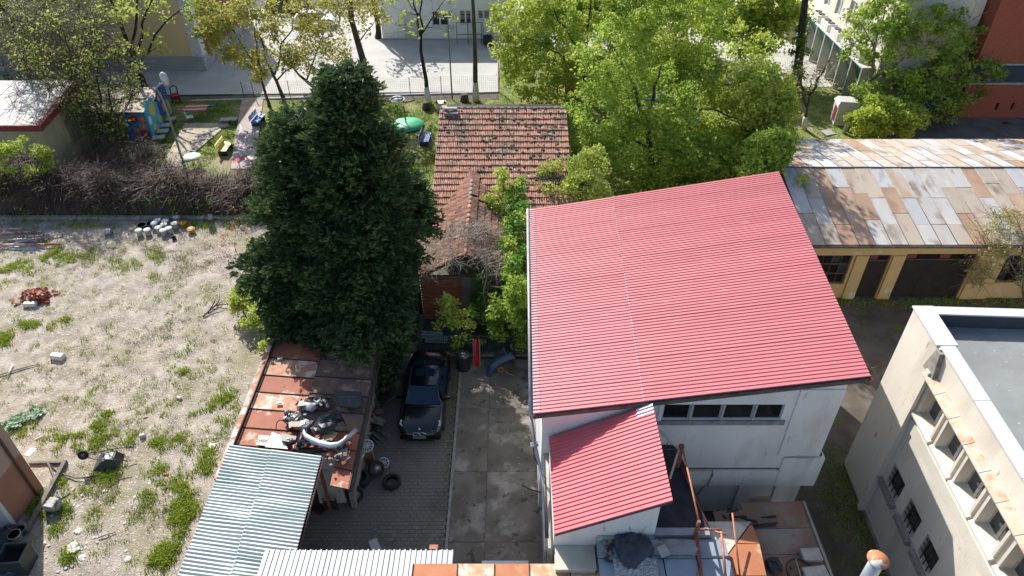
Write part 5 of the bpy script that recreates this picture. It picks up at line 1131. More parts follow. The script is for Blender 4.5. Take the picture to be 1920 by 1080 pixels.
MB().box(X0_-.06, dh[0], Y0_-.05, Y0_+.2, 0, .149).build('plinth', PLG, wB); MB().box(dh[1], XR+.06, Y0_-.05, Y0_+.2, 0, .149).build('plinth', PLG, wB)
MB().box(dh[0]+.02, dh[1]-.02, Y0_+.08, Y0_+.14, .05, dh[3]-.02).build('door', pm('door_pale', (.60, .60, .58), None, 2, .6), wB)
for a, b, c, d in hw:
    f = MB(); f.box(a, a+.08, Y0_+.06, Y0_+.14, c, d); f.box(b-.08, b, Y0_+.06, Y0_+.14, c, d); f.box(a+.08, b-.08, Y0_+.06, Y0_+.14, c, c+.08); f.box(a+.08, b-.08, Y0_+.06, Y0_+.14, d-.08, d); f.box((a+b)/2-.08, (a+b)/2+.08, Y0_+.06, Y0_+.14, c+.08, d-.08)
    w = f.build('window', TRW, wB); MB().box(a+.08, (a+b)/2-.08, Y0_+.09, Y0_+.1, c+.08, d-.08).build('pane', GLD, w); MB().box((a+b)/2+.08, b-.08, Y0_+.09, Y0_+.1, c+.08, d-.08).build('pane', GLD, w)
    MB().box(a-.08, b+.08, Y0_-.08, Y0_-.001, c-.08, c).build('window_sill', TRW, wB)
MB().box(fx(840)+.12, fx(848), Y0_-.1, Y0_-.002, hw[0][2]+.6, hw[0][3]).build('wall_box', flat('box_tan', (.35, .26, .17)), wB)
MB().box(X0_-.2, XR+.2, Y0_-.25, Y0_+9.2, 4.601, 4.8).build('roof', pm('roof_grey_tar', (.2, .2, .2)), wB)
pf = thing('pipe_railing', 'dark pipe frame standing in the shade against the white court building', 'railing', (fx(870), Y0_-1, 0))
m = MB()
for x in (fx(857), fx(878), fx(903), fx(906)): m.tube([(x, Y0_-1.1, 0), (x, Y0_-1.1, 2.0)], .035, 5)
for z in (.9, 2.0): m.tube([(fx(857), Y0_-1.1, z), (fx(906), Y0_-1.1, z)], .03, 5)
m.build('pipe', flat('pipe_grey_dark', (.10, .10, .11)), pf)
tb = at(915, 85); m = MB(); m.rock((tb.x, tb.y, .45), .62, 5, .8); o = m.build('rubbish_bag', flat('bag_black', (.02, .02, .022), .35), None, loc=(tb.x, tb.y, 0)); tag(o, 'black full rubbish bag at the right end of the white court building', 'rubbish bag')
# mesh fence along the court
mf = thing('mesh_fence', 'low wire mesh fence with thin dark posts along the court edge', 'fence', (-10, 55.6, 0))
def cy(x): return 54.35+(x+23.2)*.0735
pst = flat('post_dark', (.05, .05, .055)); wm_ = flat('wire_pale', (.45, .46, .47), .5)
xx = [at(p, 175).x for p in (712, 770, 828, 935)]+[at(660, 175).x, at(548, 178).x, at(478, 185).x, at(458, 187).x]
for x in xx: MB().tube([(x, cy(x)+.1, 0), (x, cy(x)+.1, 1.45)], .028, 5).build('post', pst, mf)
m = MB(); x = -22.5
while x < -1.1: m.box(x-.005, x+.005, cy(x)+.1, cy(x)+.108, .1, 1.4); x += .16
for k in range(10): z = .1+k*.144; m.hexa([(-22.5, cy(-22.5)+.108, z), (-1.1, cy(-1.1)+.108, z), (-1.1, cy(-1.1)+.116, z), (-22.5, cy(-22.5)+.116, z)], [(-22.5, cy(-22.5)+.108, z+.01), (-1.1, cy(-1.1)+.108, z+.01), (-1.1, cy(-1.1)+.116, z+.01), (-22.5, cy(-22.5)+.116, z+.01)])
m.build('mesh', wm_, mf)
ep = at(935, 172); tp_ = thing('court_pole', 'tall thin grey pole at the right corner of the court', 'pole', (ep.x, ep.y, 0)); MB().tube([(ep.x, ep.y, 0), (ep.x, ep.y, 2.6)], .05, 6).build('shaft', flat('pole_pale', (.5, .5, .5)), tp_)
ep = at(848, 186); tp_ = thing('lamp_pole', 'slim dark lamp pole in front of the court beside the straight trunk', 'pole', (ep.x, ep.y, 0)); m = MB(); m.tube([(ep.x, ep.y, 0), (ep.x-.02, ep.y, 6.4)], [.07, .04], 6); m.build('shaft', flat('pole_grey', (.16, .16, .17)), tp_)
MB().cbox((ep.x, ep.y, 6.5), (.5, .2, .1)).build('lamp_head', flat('pole_grey', (.16,)*3), tp_)
# parked vehicles far behind
def simplecar(name, label, px, py, col, L=4.2, rz=0, cat='car', h=1.45):
    b = at(px, py); r = thing(name, label, cat, (b.x, b.y, 0.03), rz)
    m = MB(); m.hexa([(-.85, -L/2, .3), (.85, -L/2, .3), (.85, L/2, .3), (-.85, L/2, .3)], [(-.8, -L/2+.08, .85), (.8, -L/2+.08, .85), (.8, L/2-.08, .9), (-.8, L/2-.08, .9)]); m.build('body', col, r, world=False)
    m = MB(); m.hexa([(-.76, -L*.22, .85), (.76, -L*.22, .85), (.76, L*.42, .88), (-.76, L*.42, .88)], [(-.6, -L*.08, h-.04), (.6, -L*.08, h-.04), (.6, L*.30, h-.04), (-.6, L*.30, h-.04)]); m.build('glazing', GLD, r, world=False)
    m = MB(); m.box(-.62, .62, -L*.09, L*.31, h-.05, h); m.build('roof_panel', col, r, world=False)
    for sx in (-1, 1):
        for sy in (-.31, .31):
            m = MB(); m.lathe([(0, -.1), (.31, -.1), (.31, .1), (0, .1)], 12, Matrix.Translation((sx*.78, sy*L, .31)) @ Matrix.Rotation(R(90), 4, 'Y')); m.build('wheel', flat('tyre', (.02, .02, .02), .8), r, world=False)
    return r
carw = pm('car_white', (.78, .78, .78), (.74, .74, .74), 1, .3, coat=.5); carr = pm('car_red', (.42, .02, .03), None, 1, .3, coat=.5)
simplecar('parked_car', 'red car half hidden behind the yellow building corner and olive leaves', 425, 62, carr, rz=.3)
simplecar('parked_car', 'white car seen between olive branches above the court', 592, 48, carw, rz=1.5)
simplecar('parked_car', 'dark car parked at the far top left of the court', 540, 22, flat('car_dark', (.05, .05, .06), .3), rz=1.4)
simplecar('parked_car', 'grey car on the pale road by the right park edge', 1470, 62, flat('car_grey', (.4, .42, .44), .3), rz=.1)
# facade with air conditioners
aX, aY = 27.6, 52.3
aB = thing('office_building', 'cream building with green glazed base and a row of outdoor air conditioners', 'building', (aX, aY, 0))
CRM = pm('facade_cream', (.70, .66, .58), (.62, .58, .50), 2.5, .85, bump=.6, bscale=9)
fn = lambda u, d, z: Vector((aX+d, aY+u, z))
hs = [(1.0+i*2.6, 2.3+i*2.6, 4.4, 6.3) for i in range(9)]; h2 = [(a, b, 7.6, 9.3) for a, b, *_ in hs]
m = MB(); wallpanel(m, fn, 0, 26, 0, 7.0, hs, 0, .35); wallpanel(m, fn, 0, 26, 7.001, 10.5, h2, 0, .35); m.box(aX+.35, aX+6.2, aY, aY+.3, 3.0, 10.5); m.box(aX+.35, aX+2.2, aY, aY+.3, 0, 3.0); m.build('wall', CRM, aB)
for a, b, c, d in hs+h2:
    f = MB()
    for q in ((a, a+.09, c, d), (b-.09, b, c, d), (a+.09, b-.09, c, c+.08), (a+.09, b-.09, d-.08, d), ((a+b)/2-.04, (a+b)/2+.04, c+.08, d-.08)): f.box(aX+.12, aX+.2, aY+q[0], aY+q[1], q[2], q[3])
    w = f.build('window', TRW, aB); MB().box(aX+.155, aX+.165, aY+a+.09, aY+b-.09, c+.08, d-.08).build('pane', pm('pane_curtain', (.50, .52, .52), (.18, .2, .22), 1.5, .15), w)
GG = pm('green_glazing', (.04, .22, .22), (.03, .15, .16), 2, .35, spec=.5)
for i in range(10):
    y0 = aY+.6+i*2.0
    MB().hexa([(aX-.12, y0, 1.6), (aX-.12, y0+1.7, 1.6), (aX-.001, y0+1.7, 1.6), (aX-.001, y0, 1.6)], [(aX-.9, y0, 3.2), (aX-.9, y0+1.7, 3.2), (aX-.001, y0+1.7, 3.2), (aX-.001, y0, 3.2)]).build('glazed_bay', GG, aB)
    MB().box(aX-.95, aX-.002, y0-.15, y0+.0, .1, 3.19).build('bay_rib', pm('rib_grey', (.45, .45, .42), None, 3, .8), aB)
MB().box(aX-1.0, aX-.003, aY+.4, aY+21, 3.21, 3.32).build('ledge', TRW, aB)
MB().box(aX, aX+6.5, aY+.31, aY+26, 10.4, 10.6).build('roof', pm('roof_grey_tar', (.2,)*3), aB)
acm = MB(); 
ac = thing('air_conditioner', 'outdoor air conditioner nearest the green tree in the row on the ledge', 'air conditioner', (aX-.55, aY+2.2, 3.33), group='air conditioners along the cream facade')
MB().box(-.4, .4, -.8, .8, 0, .62).build('casing', pm('casing_white', (.72, .71, .68), None, 3, .6), ac, world=False)
for y in (-.4, .4):
    m = MB(); m.lathe([(.30, 0), (.30, .05), (.24, .05), (.24, .01), (0, .01)], 16, Matrix.Translation((0, y, .625))); f = m.build('fan_grille', flat('fan_dark', (.04, .04, .04)), ac, world=False)
    m = MB(); 
    for k in range(4): m.cbox((.13*math.cos(k*1.57), y+.13*math.sin(k*1.57), .66), (.26, .05, .02), (0, 0, k*1.57))
    m.build('fan_blades', flat('fan_grey', (.3, .3, .3)), ac, world=False)
for i, l in enumerate(('second outdoor air conditioner from the green tree', 'third outdoor air conditioner from the green tree', 'fourth outdoor air conditioner from the green tree, near the ivy trunk', 'outdoor air conditioner farthest from the green tree')):
    dup(ac, (aX-.55, aY+2.2+(i+1)*2.35, 3.33), 0, l)
gd = MB(); dx0, dx1 = aX+2.25, aX+5.9
f = MB(); f.box(dx0, dx0+.1, aY+.05, aY+.15, 0, 2.9); f.box(dx1-.1, dx1, aY+.05, aY+.15, 0, 2.9); f.box((dx0+dx1)/2-.06, (dx0+dx1)/2+.06, aY+.05, aY+.15, 0, 2.9); f.box(dx0, dx1, aY+.04, aY+.16, 2.9, 3.0); w = f.build('glass_door', TRW, aB)
MB().box(dx0+.1, dx1-.1, aY+.09, aY+.1, .05, 2.9).build('pane', GG, w)
mt_ = at(1752, 217); o = MB().box(mt_.x-.65, mt_.x+.65, mt_.y-.25, mt_.y+.25, .012, .04).build('door_mat', flat('mat_pink', (.50, .22, .34), .9), None); tag(o, 'pink door mat on the asphalt before the glass door', 'mat')
# brick building
kX = at(1790, 222).x; kY = 51.1
kB = thing('brick_building', 'red brick building with a dark blue band at the upper right corner', 'building', (kX, kY, 0))
BKW = pm('brickwork_red', (.36, .10, .06), (.29, .08, .05), 3, .9, bump=.5, bscale=20, c3=(.40, .14, .09), s3=12, t3=(.5, .6), stretch=(.5, 1, 3))
z1 = onY(1850, 158, kY).z; z2 = onY(1850, 122, kY).z
sl_ = [(onY(x, 190, kY).x, onY(x, 190, kY).x+.22, onY(x, 206, kY).z, onY(x, 193, kY).z) for x in (1871, 1900)]
fn = lambda u, d, z: Vector((u, kY+d, z))
m = MB(); wallpanel(m, fn, kX, kX+22, 0, z1, sl_, 0, .35); wallpanel(m, fn, kX-.0, kX+22, z2, 10.5, [], -.0, .3); m.box(kX, kX+.3, kY+.35, kY+14, 0, 10.5); m.build('wall', BKW, kB)
MB().box(kX-.02, kX+22, kY+.12, kY+.3, z1, z2).build('band', pm('band_blue', (.035, .05, .08), (.05, .065, .1), 1, .4), kB)
m = MB(); m.box(kX-.03, kX+22, kY-.06, kY+.119, z2-.001, z2+.1); m.box(kX-.03, kX+22, kY-.05, kY+.119, z1, z1+.1); m.build('band_trim', pm('trim_grey', (.45, .47, .5), None, 3, .5), kB)
for s in sl_: MB().box(s[0], s[1], kY+.2, kY+.22, s[2], s[3]).build('slot_window', GLD, kB)
# single bricks near the corner where they show largest
MB().box(kX, kX+22, kY+.3, kY+14, 10.3, 10.5).build('roof', pm('roof_grey_tar', (.2,)*3), kB)
mh = at(1890, 233); o = MB().lathe([(.42, .015), (.42, .03), (0, .032)], 20, Matrix.Translation((mh.x, mh.y, 0))).build('manhole_cover', pm('iron_brown', (.13, .09, .07), None, 8, .6), None); tag(o, 'round brown manhole cover in the asphalt alley', 'manhole cover')
MB().box(mh.x-1.2, mh.x+1.2, mh.y-.75, mh.y+.75, .011, .018).build('concrete_patch', pm('alley_asphalt', (.2,)*3), None, kind='structure')
# kiosk
kk = at(1578, 232); kz = thing('kiosk', 'small pale kiosk with a dark red panel at the end of the cream facade', 'kiosk', (kk.x, kk.y, 0), rz=-.15)
MB().box(-.7, .75, -.4, .9, 0, 1.55).build('body', pm('kiosk_cream', (.62, .58, .5), None, 3, .8), kz, world=False)
MB().hexa([(-.78, -.48, 1.551), (.83, -.48, 1.551), (.83, .98, 1.551), (-.78, .98, 1.551)], [(-.6, -.3, 1.85), (.65, -.3, 1.85), (.65, .8, 1.85), (-.6, .8, 1.85)]).build('roof', pm('kiosk_grey', (.55, .53, .5), None, 3, .8), kz, world=False)
MB().box(-.74, -.702, -.25, .4, .3, 1.35).build('panel', flat('panel_maroon', (.20, .03, .05)), kz, world=False)
MB().box(-.5, .4, -.44, -.402, .3, 1.2).build('panel', flat('panel_grey', (.45, .44, .42)), kz, world=False)
for i, (px, py, s, lab) in enumerate(((1552, 250, (.9, .7, .05), 'grey paving slab leaning left of the kiosk'), (1583, 250, (.35, .1, .8), 'upright grey board between kiosk and bush'))):
    p = at(px, py); o = MB().cbox((0, 0, s[2]/2+.05), s, (.12, .05, .4)).build('slab', pm('slab_grey', (.42, .42, .42), None, 4, .9), None); o.location = (p.x, p.y, 0); tag(o, lab, 'slab')
# ================================================================ YELLOW SHED AND PAINTED PLAYHOUSE (upper left)
CRY = pm('shed_cream', (.64, .54, .33), (.55, .46, .28), 1.3, .9, bump=.3, c3=(.45, .38, .25), s3=.7, t3=(.6, .75))
ys_ = thing('yellow_shed', 'cream yellow shed with pale sheet roof and dark red verge at the left edge', 'shed', (-30.5, 42.3, 0))
sx = -30.45
m = MB(); m.box(-44, sx, 42.35, 42.6, 0, 3.5); m.box(sx-.25, sx, 42.6, 48.3, 0, 3.5); m.hexa([(sx-.25, 42.6, 3.501), (sx, 42.6, 3.501), (sx, 47.9, 3.501), (sx-.25, 47.9, 3.501)], [(sx-.25, 42.61, 3.502), (sx, 42.61, 3.502), (sx, 47.8, 4.1), (sx-.25, 47.8, 4.1)]); m.build('wall', CRY, ys_)
for y in (44.2, 46.2): MB().box(sx, sx+.14, y, y+.5, 0, 3.4).build('pilaster', CRY, ys_)
MB().box(sx+.001, sx+.06, 44.75, 46.1, .9, 2.6).build('blind_window', pm('blind_tan', (.40, .33, .2), None, 3, .9), ys_)
for i in range(9):
    for j in range(3):
        x0 = sx-.1-i*1.4-1.38; y0 = 42.2+j*1.95; zz = lambda y: 3.55+(y-42.2)*.105
        MB().slab([(x0, y0+.02, zz(y0)+.02), (x0+1.36, y0+.02, zz(y0)+.02), (x0+1.36, y0+1.93, zz(y0+1.93)+.02), (x0, y0+1.93, zz(y0+1.93)+.02)], .03).build('roof_sheet', pm('shed_sheet', (.46, .44, .42), (.37, .34, .315), .8, .6, c3=(.46, .30, .2), s3=.8, t3=(.6, .7), rnd=.12), ys_)
MB().slab([(-44, 42.2, 3.52), (sx, 42.2, 3.52), (sx, 48.1, 4.14), (-44, 48.1, 4.14)], .08).build('roof_deck', FELT, ys_)
DR = pm('verge_red', (.28, .065, .06), None, 3, .7)
MB().hexa([(sx-.1, 42.05, 3.2), (sx+.3, 42.05, 3.2), (sx+.3, 48.15, 3.85), (sx-.1, 48.15, 3.85)], [(sx-.1, 42.05, 3.62), (sx+.3, 42.05, 3.62), (sx+.3, 48.15, 4.26), (sx-.1, 48.15, 4.26)]).build('verge', DR, ys_)
MB().box(-44, sx-.1, 42.05, 42.19, 3.2, 3.6).build('fascia', DR, ys_)
# playhouse
p0, p1, p2 = at(290, 265), at(326, 216), at(246, 266)
ph_ = thing('painted_playhouse', 'flat roofed playhouse with walls painted with flowers, sun and giraffe', 'playhouse', tuple(p0))
BLU = pm('mural_blue', (.02, .16, .36), (.03, .22, .44), 1.2, .7); SKY = pm('mural_sky', (.03, .33, .55), (.05, .42, .62), 1.4, .7); NAVY = pm('mural_navy', (.015, .045, .20), (.02, .07, .28), 1.6, .7)
ea = (p1-p0).normalized(); en = Vector((ea.y, -ea.x, 0)); LE = (p1-p0).length; fa = (p2-p0).normalized(); fnn = Vector((fa.y, -fa.x, 0)); fnn = -fnn if fnn.y > 0 else fnn; LF = (p2-p0).length
def E(u, z, o=0): return p0+ea*u+en*o+Vector((0, 0, z))
def Fq(u, z, o=0): return p0+fa*u+fnn*o+Vector((0, 0, z))
def board(fr, pts, th, name, mat, par, o=0.0):
    n = len(pts); V = [fr(u, z, o) for u, z in pts]+[fr(u, z, o-th) for u, z in pts]
    return MB().add(V, [tuple(range(n)), tuple(range(2*n-1, n-1, -1))]+[(i, n+i, n+(i+1) % n, (i+1) % n) for i in range(n)]).build(name, mat, par)
h_ = LE/2
w1 = board(E, [(0, 0), (h_, 0), (h_, 2.05), (h_*.55, 2.75), (h_*.35, 2.75), (0, 2.15)], .08, 'mural_wall', SKY, ph_)
w2 = board(E, [(h_, 0), (LE, 0), (LE, 2.3), (LE-h_*.25, 2.85), (h_+h_*.35, 2.75), (h_, 2.05)], .08, 'mural_wall', NAVY, ph_)
w3 = board(Fq, [(0, 0), (LF, 0), (LF, 2.1), (0, 2.15)], .08, 'mural_wall', BLU, ph_)
def disc(fr, u, z, r, mat, name, par, o=.012, n=14, star=0, sx=1):
    pts = [(u+sx*r*(1+(star if k % 2 else 0))*math.cos(2*math.pi*k/n), z+r*(1+(star if k % 2 else 0))*math.sin(2*math.pi*k/n)) for k in range(n)]
    return board(fr, pts, .01, name, mat, par, o)
c_y, c_r, c_o, c_w, c_g, c_t = [flat(n, c, .8) for n, c in (('paint_yellow', (.62, .48, .10)), ('paint_red', (.42, .02, .04)), ('paint_orange', (.62, .20, .08)), ('paint_white', (.65, .68, .68)), ('paint_green', (.04, .22, .07)), ('paint_tan', (.52, .36, .14)))]
disc(E, h_*.55, 1.95, .40, c_y, 'painted_sun', w1, star=.5, n=20); disc(E, h_*.18, 1.45, .34, c_w, 'painted_cloud', w1, sx=.7)
for u, z, r, m_ in ((h_*.35, .75, .22, c_y), (h_*.5, .5, .2, c_t), (h_*.78, 1.05, .2, c_t), (h_*.92, .8, .22, c_y)): disc(E, u, z, r, m_, 'painted_animal', w1, n=9, star=.3)
board(E, [(.02, .02), (h_-.02, .02), (h_*.9, .45), (h_*.6, .25), (h_*.35, .5), (.04, .35)], .01, 'painted_meadow', c_g, w1, .010)
disc(E, h_*1.22, 2.1, .22, c_y, 'painted_moon', w2, sx=.5)
for k in range(7): disc(E, h_*(1.2+.11*k), 2.35-.13*((k*3) % 4), .045, c_y, 'painted_star', w2, n=6)
disc(E, h_*1.45, 1.25, .38, c_o, 'painted_elephant', w2, sx=.8)
board(E, [(h_*1.62, .4), (h_*1.68, .4), (h_*1.60, 1.5), (h_*1.5, 2.35), (h_*1.47, 2.3), (h_*1.55, 1.4)], .01, 'painted_giraffe', c_y, w2, .013)
board(E, [(h_*1.78, .3), (h_*1.95, .3), (h_*1.9, 1.3), (h_*1.75, 1.6), (h_*1.72, 1.1)], .01, 'painted_giraffe', c_t, w2, .013)
board(E, [(h_+.02, .02), (LE-.02, .02), (LE-.05, 1.6), (LE-h_*.2, .8), (h_*1.4, .6), (h_+.05, .9)], .01, 'painted_meadow', c_g, w2, .010)
for u, z, r, m_ in ((.35, 1.75, .2, c_o), (.95, 1.75, .30, c_r), (.4, 1.15, .28, c_o), (.95, .85, .2, c_o), (.45, .55, .30, c_r), (1.1, .35, .16, c_o)):
    if u < LF-.2: q = disc(Fq, u, z, r, m_, 'painted_flower', w3, star=.25, n=12); disc(Fq, u, z, r*.35, c_y, 'painted_flower_heart', w3, o=.024)
ft = pm('playhouse_roof', (.52, .44, .36), (.42, .35, .28), 1.5, .9, bump=.4)
e2 = Vector((-31.2, p0.y+.3, 0)); 
m = MB(); m.prism([(p.x, p.y) for p in (p0+en*-.1, p1+en*-.1, Vector((-31.6, p1.y, 0)), Vector((-31.6, p0.y+.1, 0)))], 2.18, 2.26); m.build('roof_slab', ft, ph_)
m = MB(); m.tube([(-31.6, (p0.y+p1.y)/2, 2.28), ((p0.x+p1.x)/2-.15, (p0.y+p1.y)/2, 2.3)], .04, 4); m.tube([(-27.4, p0.y+.1, 2.28), (-27.9, (p0.y+p1.y)/2, 2.28)], .04, 4); m.build('roof_batten', flat('batten_brown', (.12, .09, .07)), ph_)
m = MB(); m.box(-31.5, -31.3, p0.y+.2, p1.y-.1, 0, 2.17); m.box(-31.3, p2.x, p0.y+.3, p0.y+.45, 0, 2.17); m.box(-31.3, p1.x-.3, p1.y-.3, p1.y-.1, 0, 2.17); m.build('wall', pm('playhouse_wall', (.4, .35, .3), None, 3, .9), ph_)
# ================================================================ PLAYGROUND
def place(px, py, z=0): p = at(px, py, z); return (p.x, p.y, z)
st = thing('stool', 'pale square stool nearest the playhouse corner', 'stool', place(300, 266), rz=.2, group='pale stools along the playhouse')
MB().box(-.42, .42, -.28, .28, .34, .40).build('seat', pm('stool_grey', (.48, .46, .42), None, 5, .8), st, world=False)
for x in (-.36, .30):
    for y in (-.22, .16): MB().box(x, x+.06, y, y+.06, 0, .34).build('leg', flat('leg_dark', (.08, .07, .06)), st, world=False)
for (px, py, l) in ((307, 254, 'pale square stool second from the playhouse corner'), (313, 243, 'pale square stool third from the playhouse corner'), (321, 231, 'pale square stool farthest along the playhouse wall'), (424, 231, 'pale low stool by the path, left of two'), (437, 230, 'pale low stool right beside the pink path')): dup(st, place(px, py), .15 if px < 400 else .0, l, scale=1.0 if px < 400 else .85)
pt = thing('striped_table', 'red and white striped table standing on the shaded lawn', 'table', place(372, 218), rz=.08)
for i, c in enumerate([(.42, .07, .04), (.70, .62, .55), (.45, .09, .05), (.48, .12, .05), (.70, .60, .52), (.42, .07, .04)]):
    MB().box(-.85, .85, -.60+i*.2, -.42+i*.2, .68, .72).build('plank', flat('plank_%s' % ('red', 'cream', 'brick', 'rust', 'ivory', 'crimson')[i], c, .6), pt, world=False)
for x in (-.75, .69):
    for y in (-.5, .46): MB().tube([(x, y, 0), (x, y, .68)], .025, 5).build('leg', flat('leg_steel', (.35, .36, .38)), pt, world=False)
bn_ = thing('small_bench', 'blue and steel bench at the back of the striped table', 'bench', place(393, 208), rz=.2); MB().box(-.5, .5, -.15, .15, .4, .45).build('seat', flat('seat_blue', (.05, .08, .25)), bn_, world=False)
m = MB(); [m.tube([(x, 0, 0), (x, 0, .4)], .03, 4) for x in (-.4, .4)]; m.build('leg', flat('leg_steel', (.35,)*3), bn_, world=False)
wc_ = thing('white_chair', 'small white plastic chair in front of the striped table', 'chair', place(358, 228), rz=.5)
MB().box(-.25, .25, -.25, .25, .38, .43).build('seat', flat('plastic_white', (.75, .75, .74)), wc_, world=False); MB().box(-.27, -.22, -.25, .25, .43, .75).build('backrest', flat('plastic_white', (.75,)*3), wc_, world=False)
for x in (-.2, .2):
    for y in (-.2, .2): MB().tube([(x, y, 0), (x, y, .38)], .02, 4).build('leg', flat('leg_steel', (.35,)*3), wc_, world=False)
rt = thing('round_table', 'round pale green garden table on the sunny lawn', 'table', place(365, 312))
MB().lathe([(.62, .70), (.62, .74), (0, .745)], 24).build('table_top', flat('table_green', (.55, .68, .45), .5), rt, world=False)
for k in range(4): a = k*1.57+.6; MB().tube([(.42*math.cos(a), .42*math.sin(a), 0), (.34*math.cos(a), .34*math.sin(a), .70)], .03, 5).build('leg', flat('table_green', (.55,)*3), rt, world=False)
rt2 = thing('round_table', 'small cream round table beside the conifer at the path end', 'table', place(474, 310)); MB().lathe([(.4, .5), (.4, .54), (0, .545)], 20).build('table_top', flat('table_cream', (.66, .60, .40), .5), rt2, world=False); MB().tube([(0, 0, 0), (0, 0, .5)], .06, 6).build('leg', flat('table_cream', (.66,)*3), rt2, world=False)
for nm, lab, px, py, c, rz in (('slatted_bench', 'bright yellow slatted bench beside the path', 425, 285, (.80, .62, .06), 1.55), ('slatted_bench', 'blue slatted bench left of the conifer top', 486, 232, (.04, .25, .60), 1.5), ('slatted_bench', 'blue bench with low legs between lawn and tiled roof', 799, 268, (.04, .13, .35), 1.5)):
    b_ = thing(nm, lab, 'bench', place(px, py), rz=rz)
    for i in range(5): MB().box(-.75, .75, -.3+i*.12, -.2+i*.12, .42, .46).build('slat', flat('bench_'+lab.split()[0 if 'blue' in lab[:4] else 1]+('_far' if px > 700 else ''), c if i != 2 or px > 700 else tuple(min(.8, q+.25) for q in c), .5), b_, world=False)
    for i in range(3): MB().box(-.75, .75, .34, .38, .52+i*.13, .62+i*.13).build('slat', flat('bench_back'+str(px), c, .5), b_, world=False)
    for x in (-.6, .54): MB().box(x, x+.06, -.28, .34, 0, .42).build('leg', flat('leg_black', (.03, .03, .03)), b_, world=False)
rm = MB().cbox((0, 0, .05), (1.0, .6, .06), (0, 0, .5)).build('play_mat', flat('mat_red', (.50, .08, .10), .8), None); rm.location = place(450, 300); tag(rm, 'red board lying on the path end near the conifer', 'board')
# street lamp
lb = at(347, 314); lt = onY(309, 152, lb.y)
ltm = (lt.z)
sl2 = thing('street_lamp', 'tall grey street lamp with bulbous white head rising from the lawn', 'street lamp', tuple(lb))
m = MB(); m.tube([lb, lb+Vector((-.02, 0, ltm*.78)), lb+Vector((-.25, .0, ltm*.93)), Vector((lt.x+.05, lb.y-.1, ltm))], [.085, .065, .05, .045], 8); m.build('pole', pm('lamp_grey', (.36, .38, .40), None, 3, .5, metal=.4), sl2)
m = MB(); m.lathe([(0, -.42), (.14, -.34), (.23, 0), (.21, .3), (.08, .44), (0, .45)], 14, Matrix.Translation((lt.x+.02, lb.y+.0, ltm+.12)) @ Matrix.Rotation(R(-8), 4, 'Y')); m.build('lamp_head', pm('lamp_white', (.66, .67, .67), (.5, .5, .5), 6, .3), sl2)
# stone row
row = [(325, 322), (332, 313), (340, 305), (349, 296), (358, 288), (366, 280), (352, 300), (373, 272), (380, 262), (372, 256), (388, 252), (396, 247), (405, 243), (413, 238), (421, 237)]
q = thing('garden_stone', 'flat grey stone in the curved row across the lawn', 'stone', place(*row[0]), group='flat stones curving across the lawn')
MB().rock((0, 0, .06), .33, 2, .38).build('stone_body', pm('stone_grey', (.42, .40, .38), (.28, .26, .24), 4, .9, bump=.6), q, world=False)
for i, p in enumerate(row[1:]): dup(q, place(*p), i*1.3, scale=.7+.4*random.random())
# rotor-like play equipment and green disc
pe = thing('seesaw', 'playground merry frame with pale basket seat and rust red bars', 'play equipment', place(762, 235))
e0 = at(762, 235)
m = MB(); m.tube([e0, onY(757, 198, e0.y)], .05, 5); m.tube([onY(722, 184, e0.y), onY(760, 192, e0.y-.3), onY(778, 188, e0.y)], .05, 5); m.build('frame', flat('bar_brick', (.30, .08, .05)), pe)
m = MB(); m.ring([(.48, 0), (.58, .03), (.6, .1), (.46, .08)], 18, Matrix.Translation(onY(745, 188, e0.y-.2))); m.lathe([(.47, .02), (0, -.08)], 18, Matrix.Translation(onY(745, 188, e0.y-.2))); m.build('basket_seat', pm('basket_white', (.66, .66, .64), (.4, .4, .38), 9, .7), pe)
gdsc = MB().lathe([(1.25, .07), (1.25, .14), (0, .2)], 28).build('play_disc', pm('disc_green', (.03, .34, .16), (.10, .46, .24), 2, .5), None); gdsc.location = place(764, 236); tag(gdsc, 'big round green disc lying on the lawn by the conifer', 'play disc')
for (px, py, l) in ((800, 205, 'sawn tree stump beside the slender dark tree'), (871, 190, 'sawn tree stump left of the straight trunk')):
    p = at(px, py); o = MB().lathe([(.36, 0), (.30, .62), (0, .64)], 12, Matrix.Translation((p.x, p.y, -.05))).build('tree_stump', BARK, None); tag(o, l, 'tree stump')
# things half seen through the leaves: blue slide ring, red frame, tables
bs = thing('blue_slide', 'bright blue curved slide rail seen through the green trees', 'slide', place(1185, 200))
m = MB(); m.tube([onY(x, y, 50+(i*.15)) for i, (x, y) in enumerate(((1177, 150), (1178, 168), (1190, 180), (1205, 187), (1225, 189), (1262, 190), (1288, 186), (1300, 176)))], .14, 6); m.build('rail', flat('slide_blue', (.02, .26, .62), .4), bs)
m = MB(); m.tube([at(1178, 215), onY(1178, 160, at(1178, 215).y)], .06, 5); m.tube([at(1290, 215), onY(1290, 186, at(1290, 215).y)], .06, 5); m.build('post', flat('slide_blue_dark', (.02, .1, .25)), bs)
o = thing('blue_bench', 'long blue plank seat under the green trees', 'bench', place(1300, 232)); MB().box(-.75, .75, -.2, .2, .4, .46).build('seat', flat('slide_blue', (.02,)*3), o, world=False); m = MB(); m.box(-.6, -.5, -.15, .15, 0, .4); m.box(.5, .6, -.15, .15, 0, .4); m.build('leg', flat('leg_black', (.03,)*3), o, world=False)
o = thing('play_climber', 'red and orange climbing frame hidden behind the tree next to the tiled roof', 'climbing frame', place(1035, 195)); b = at(1035, 195)
m = MB(); [m.tube([b+Vector((dx, dy, 0)), b+Vector((dx, dy, 1.9))], .05, 5) for dx in (-.4, .4) for dy in (0, .9)]; [m.tube([b+Vector((-.4, 0, z)), b+Vector((.4, 0, z))], .04, 5) for z in (.6, 1.2, 1.8)]; m.build('frame', flat('frame_red', (.45, .03, .03)), o)
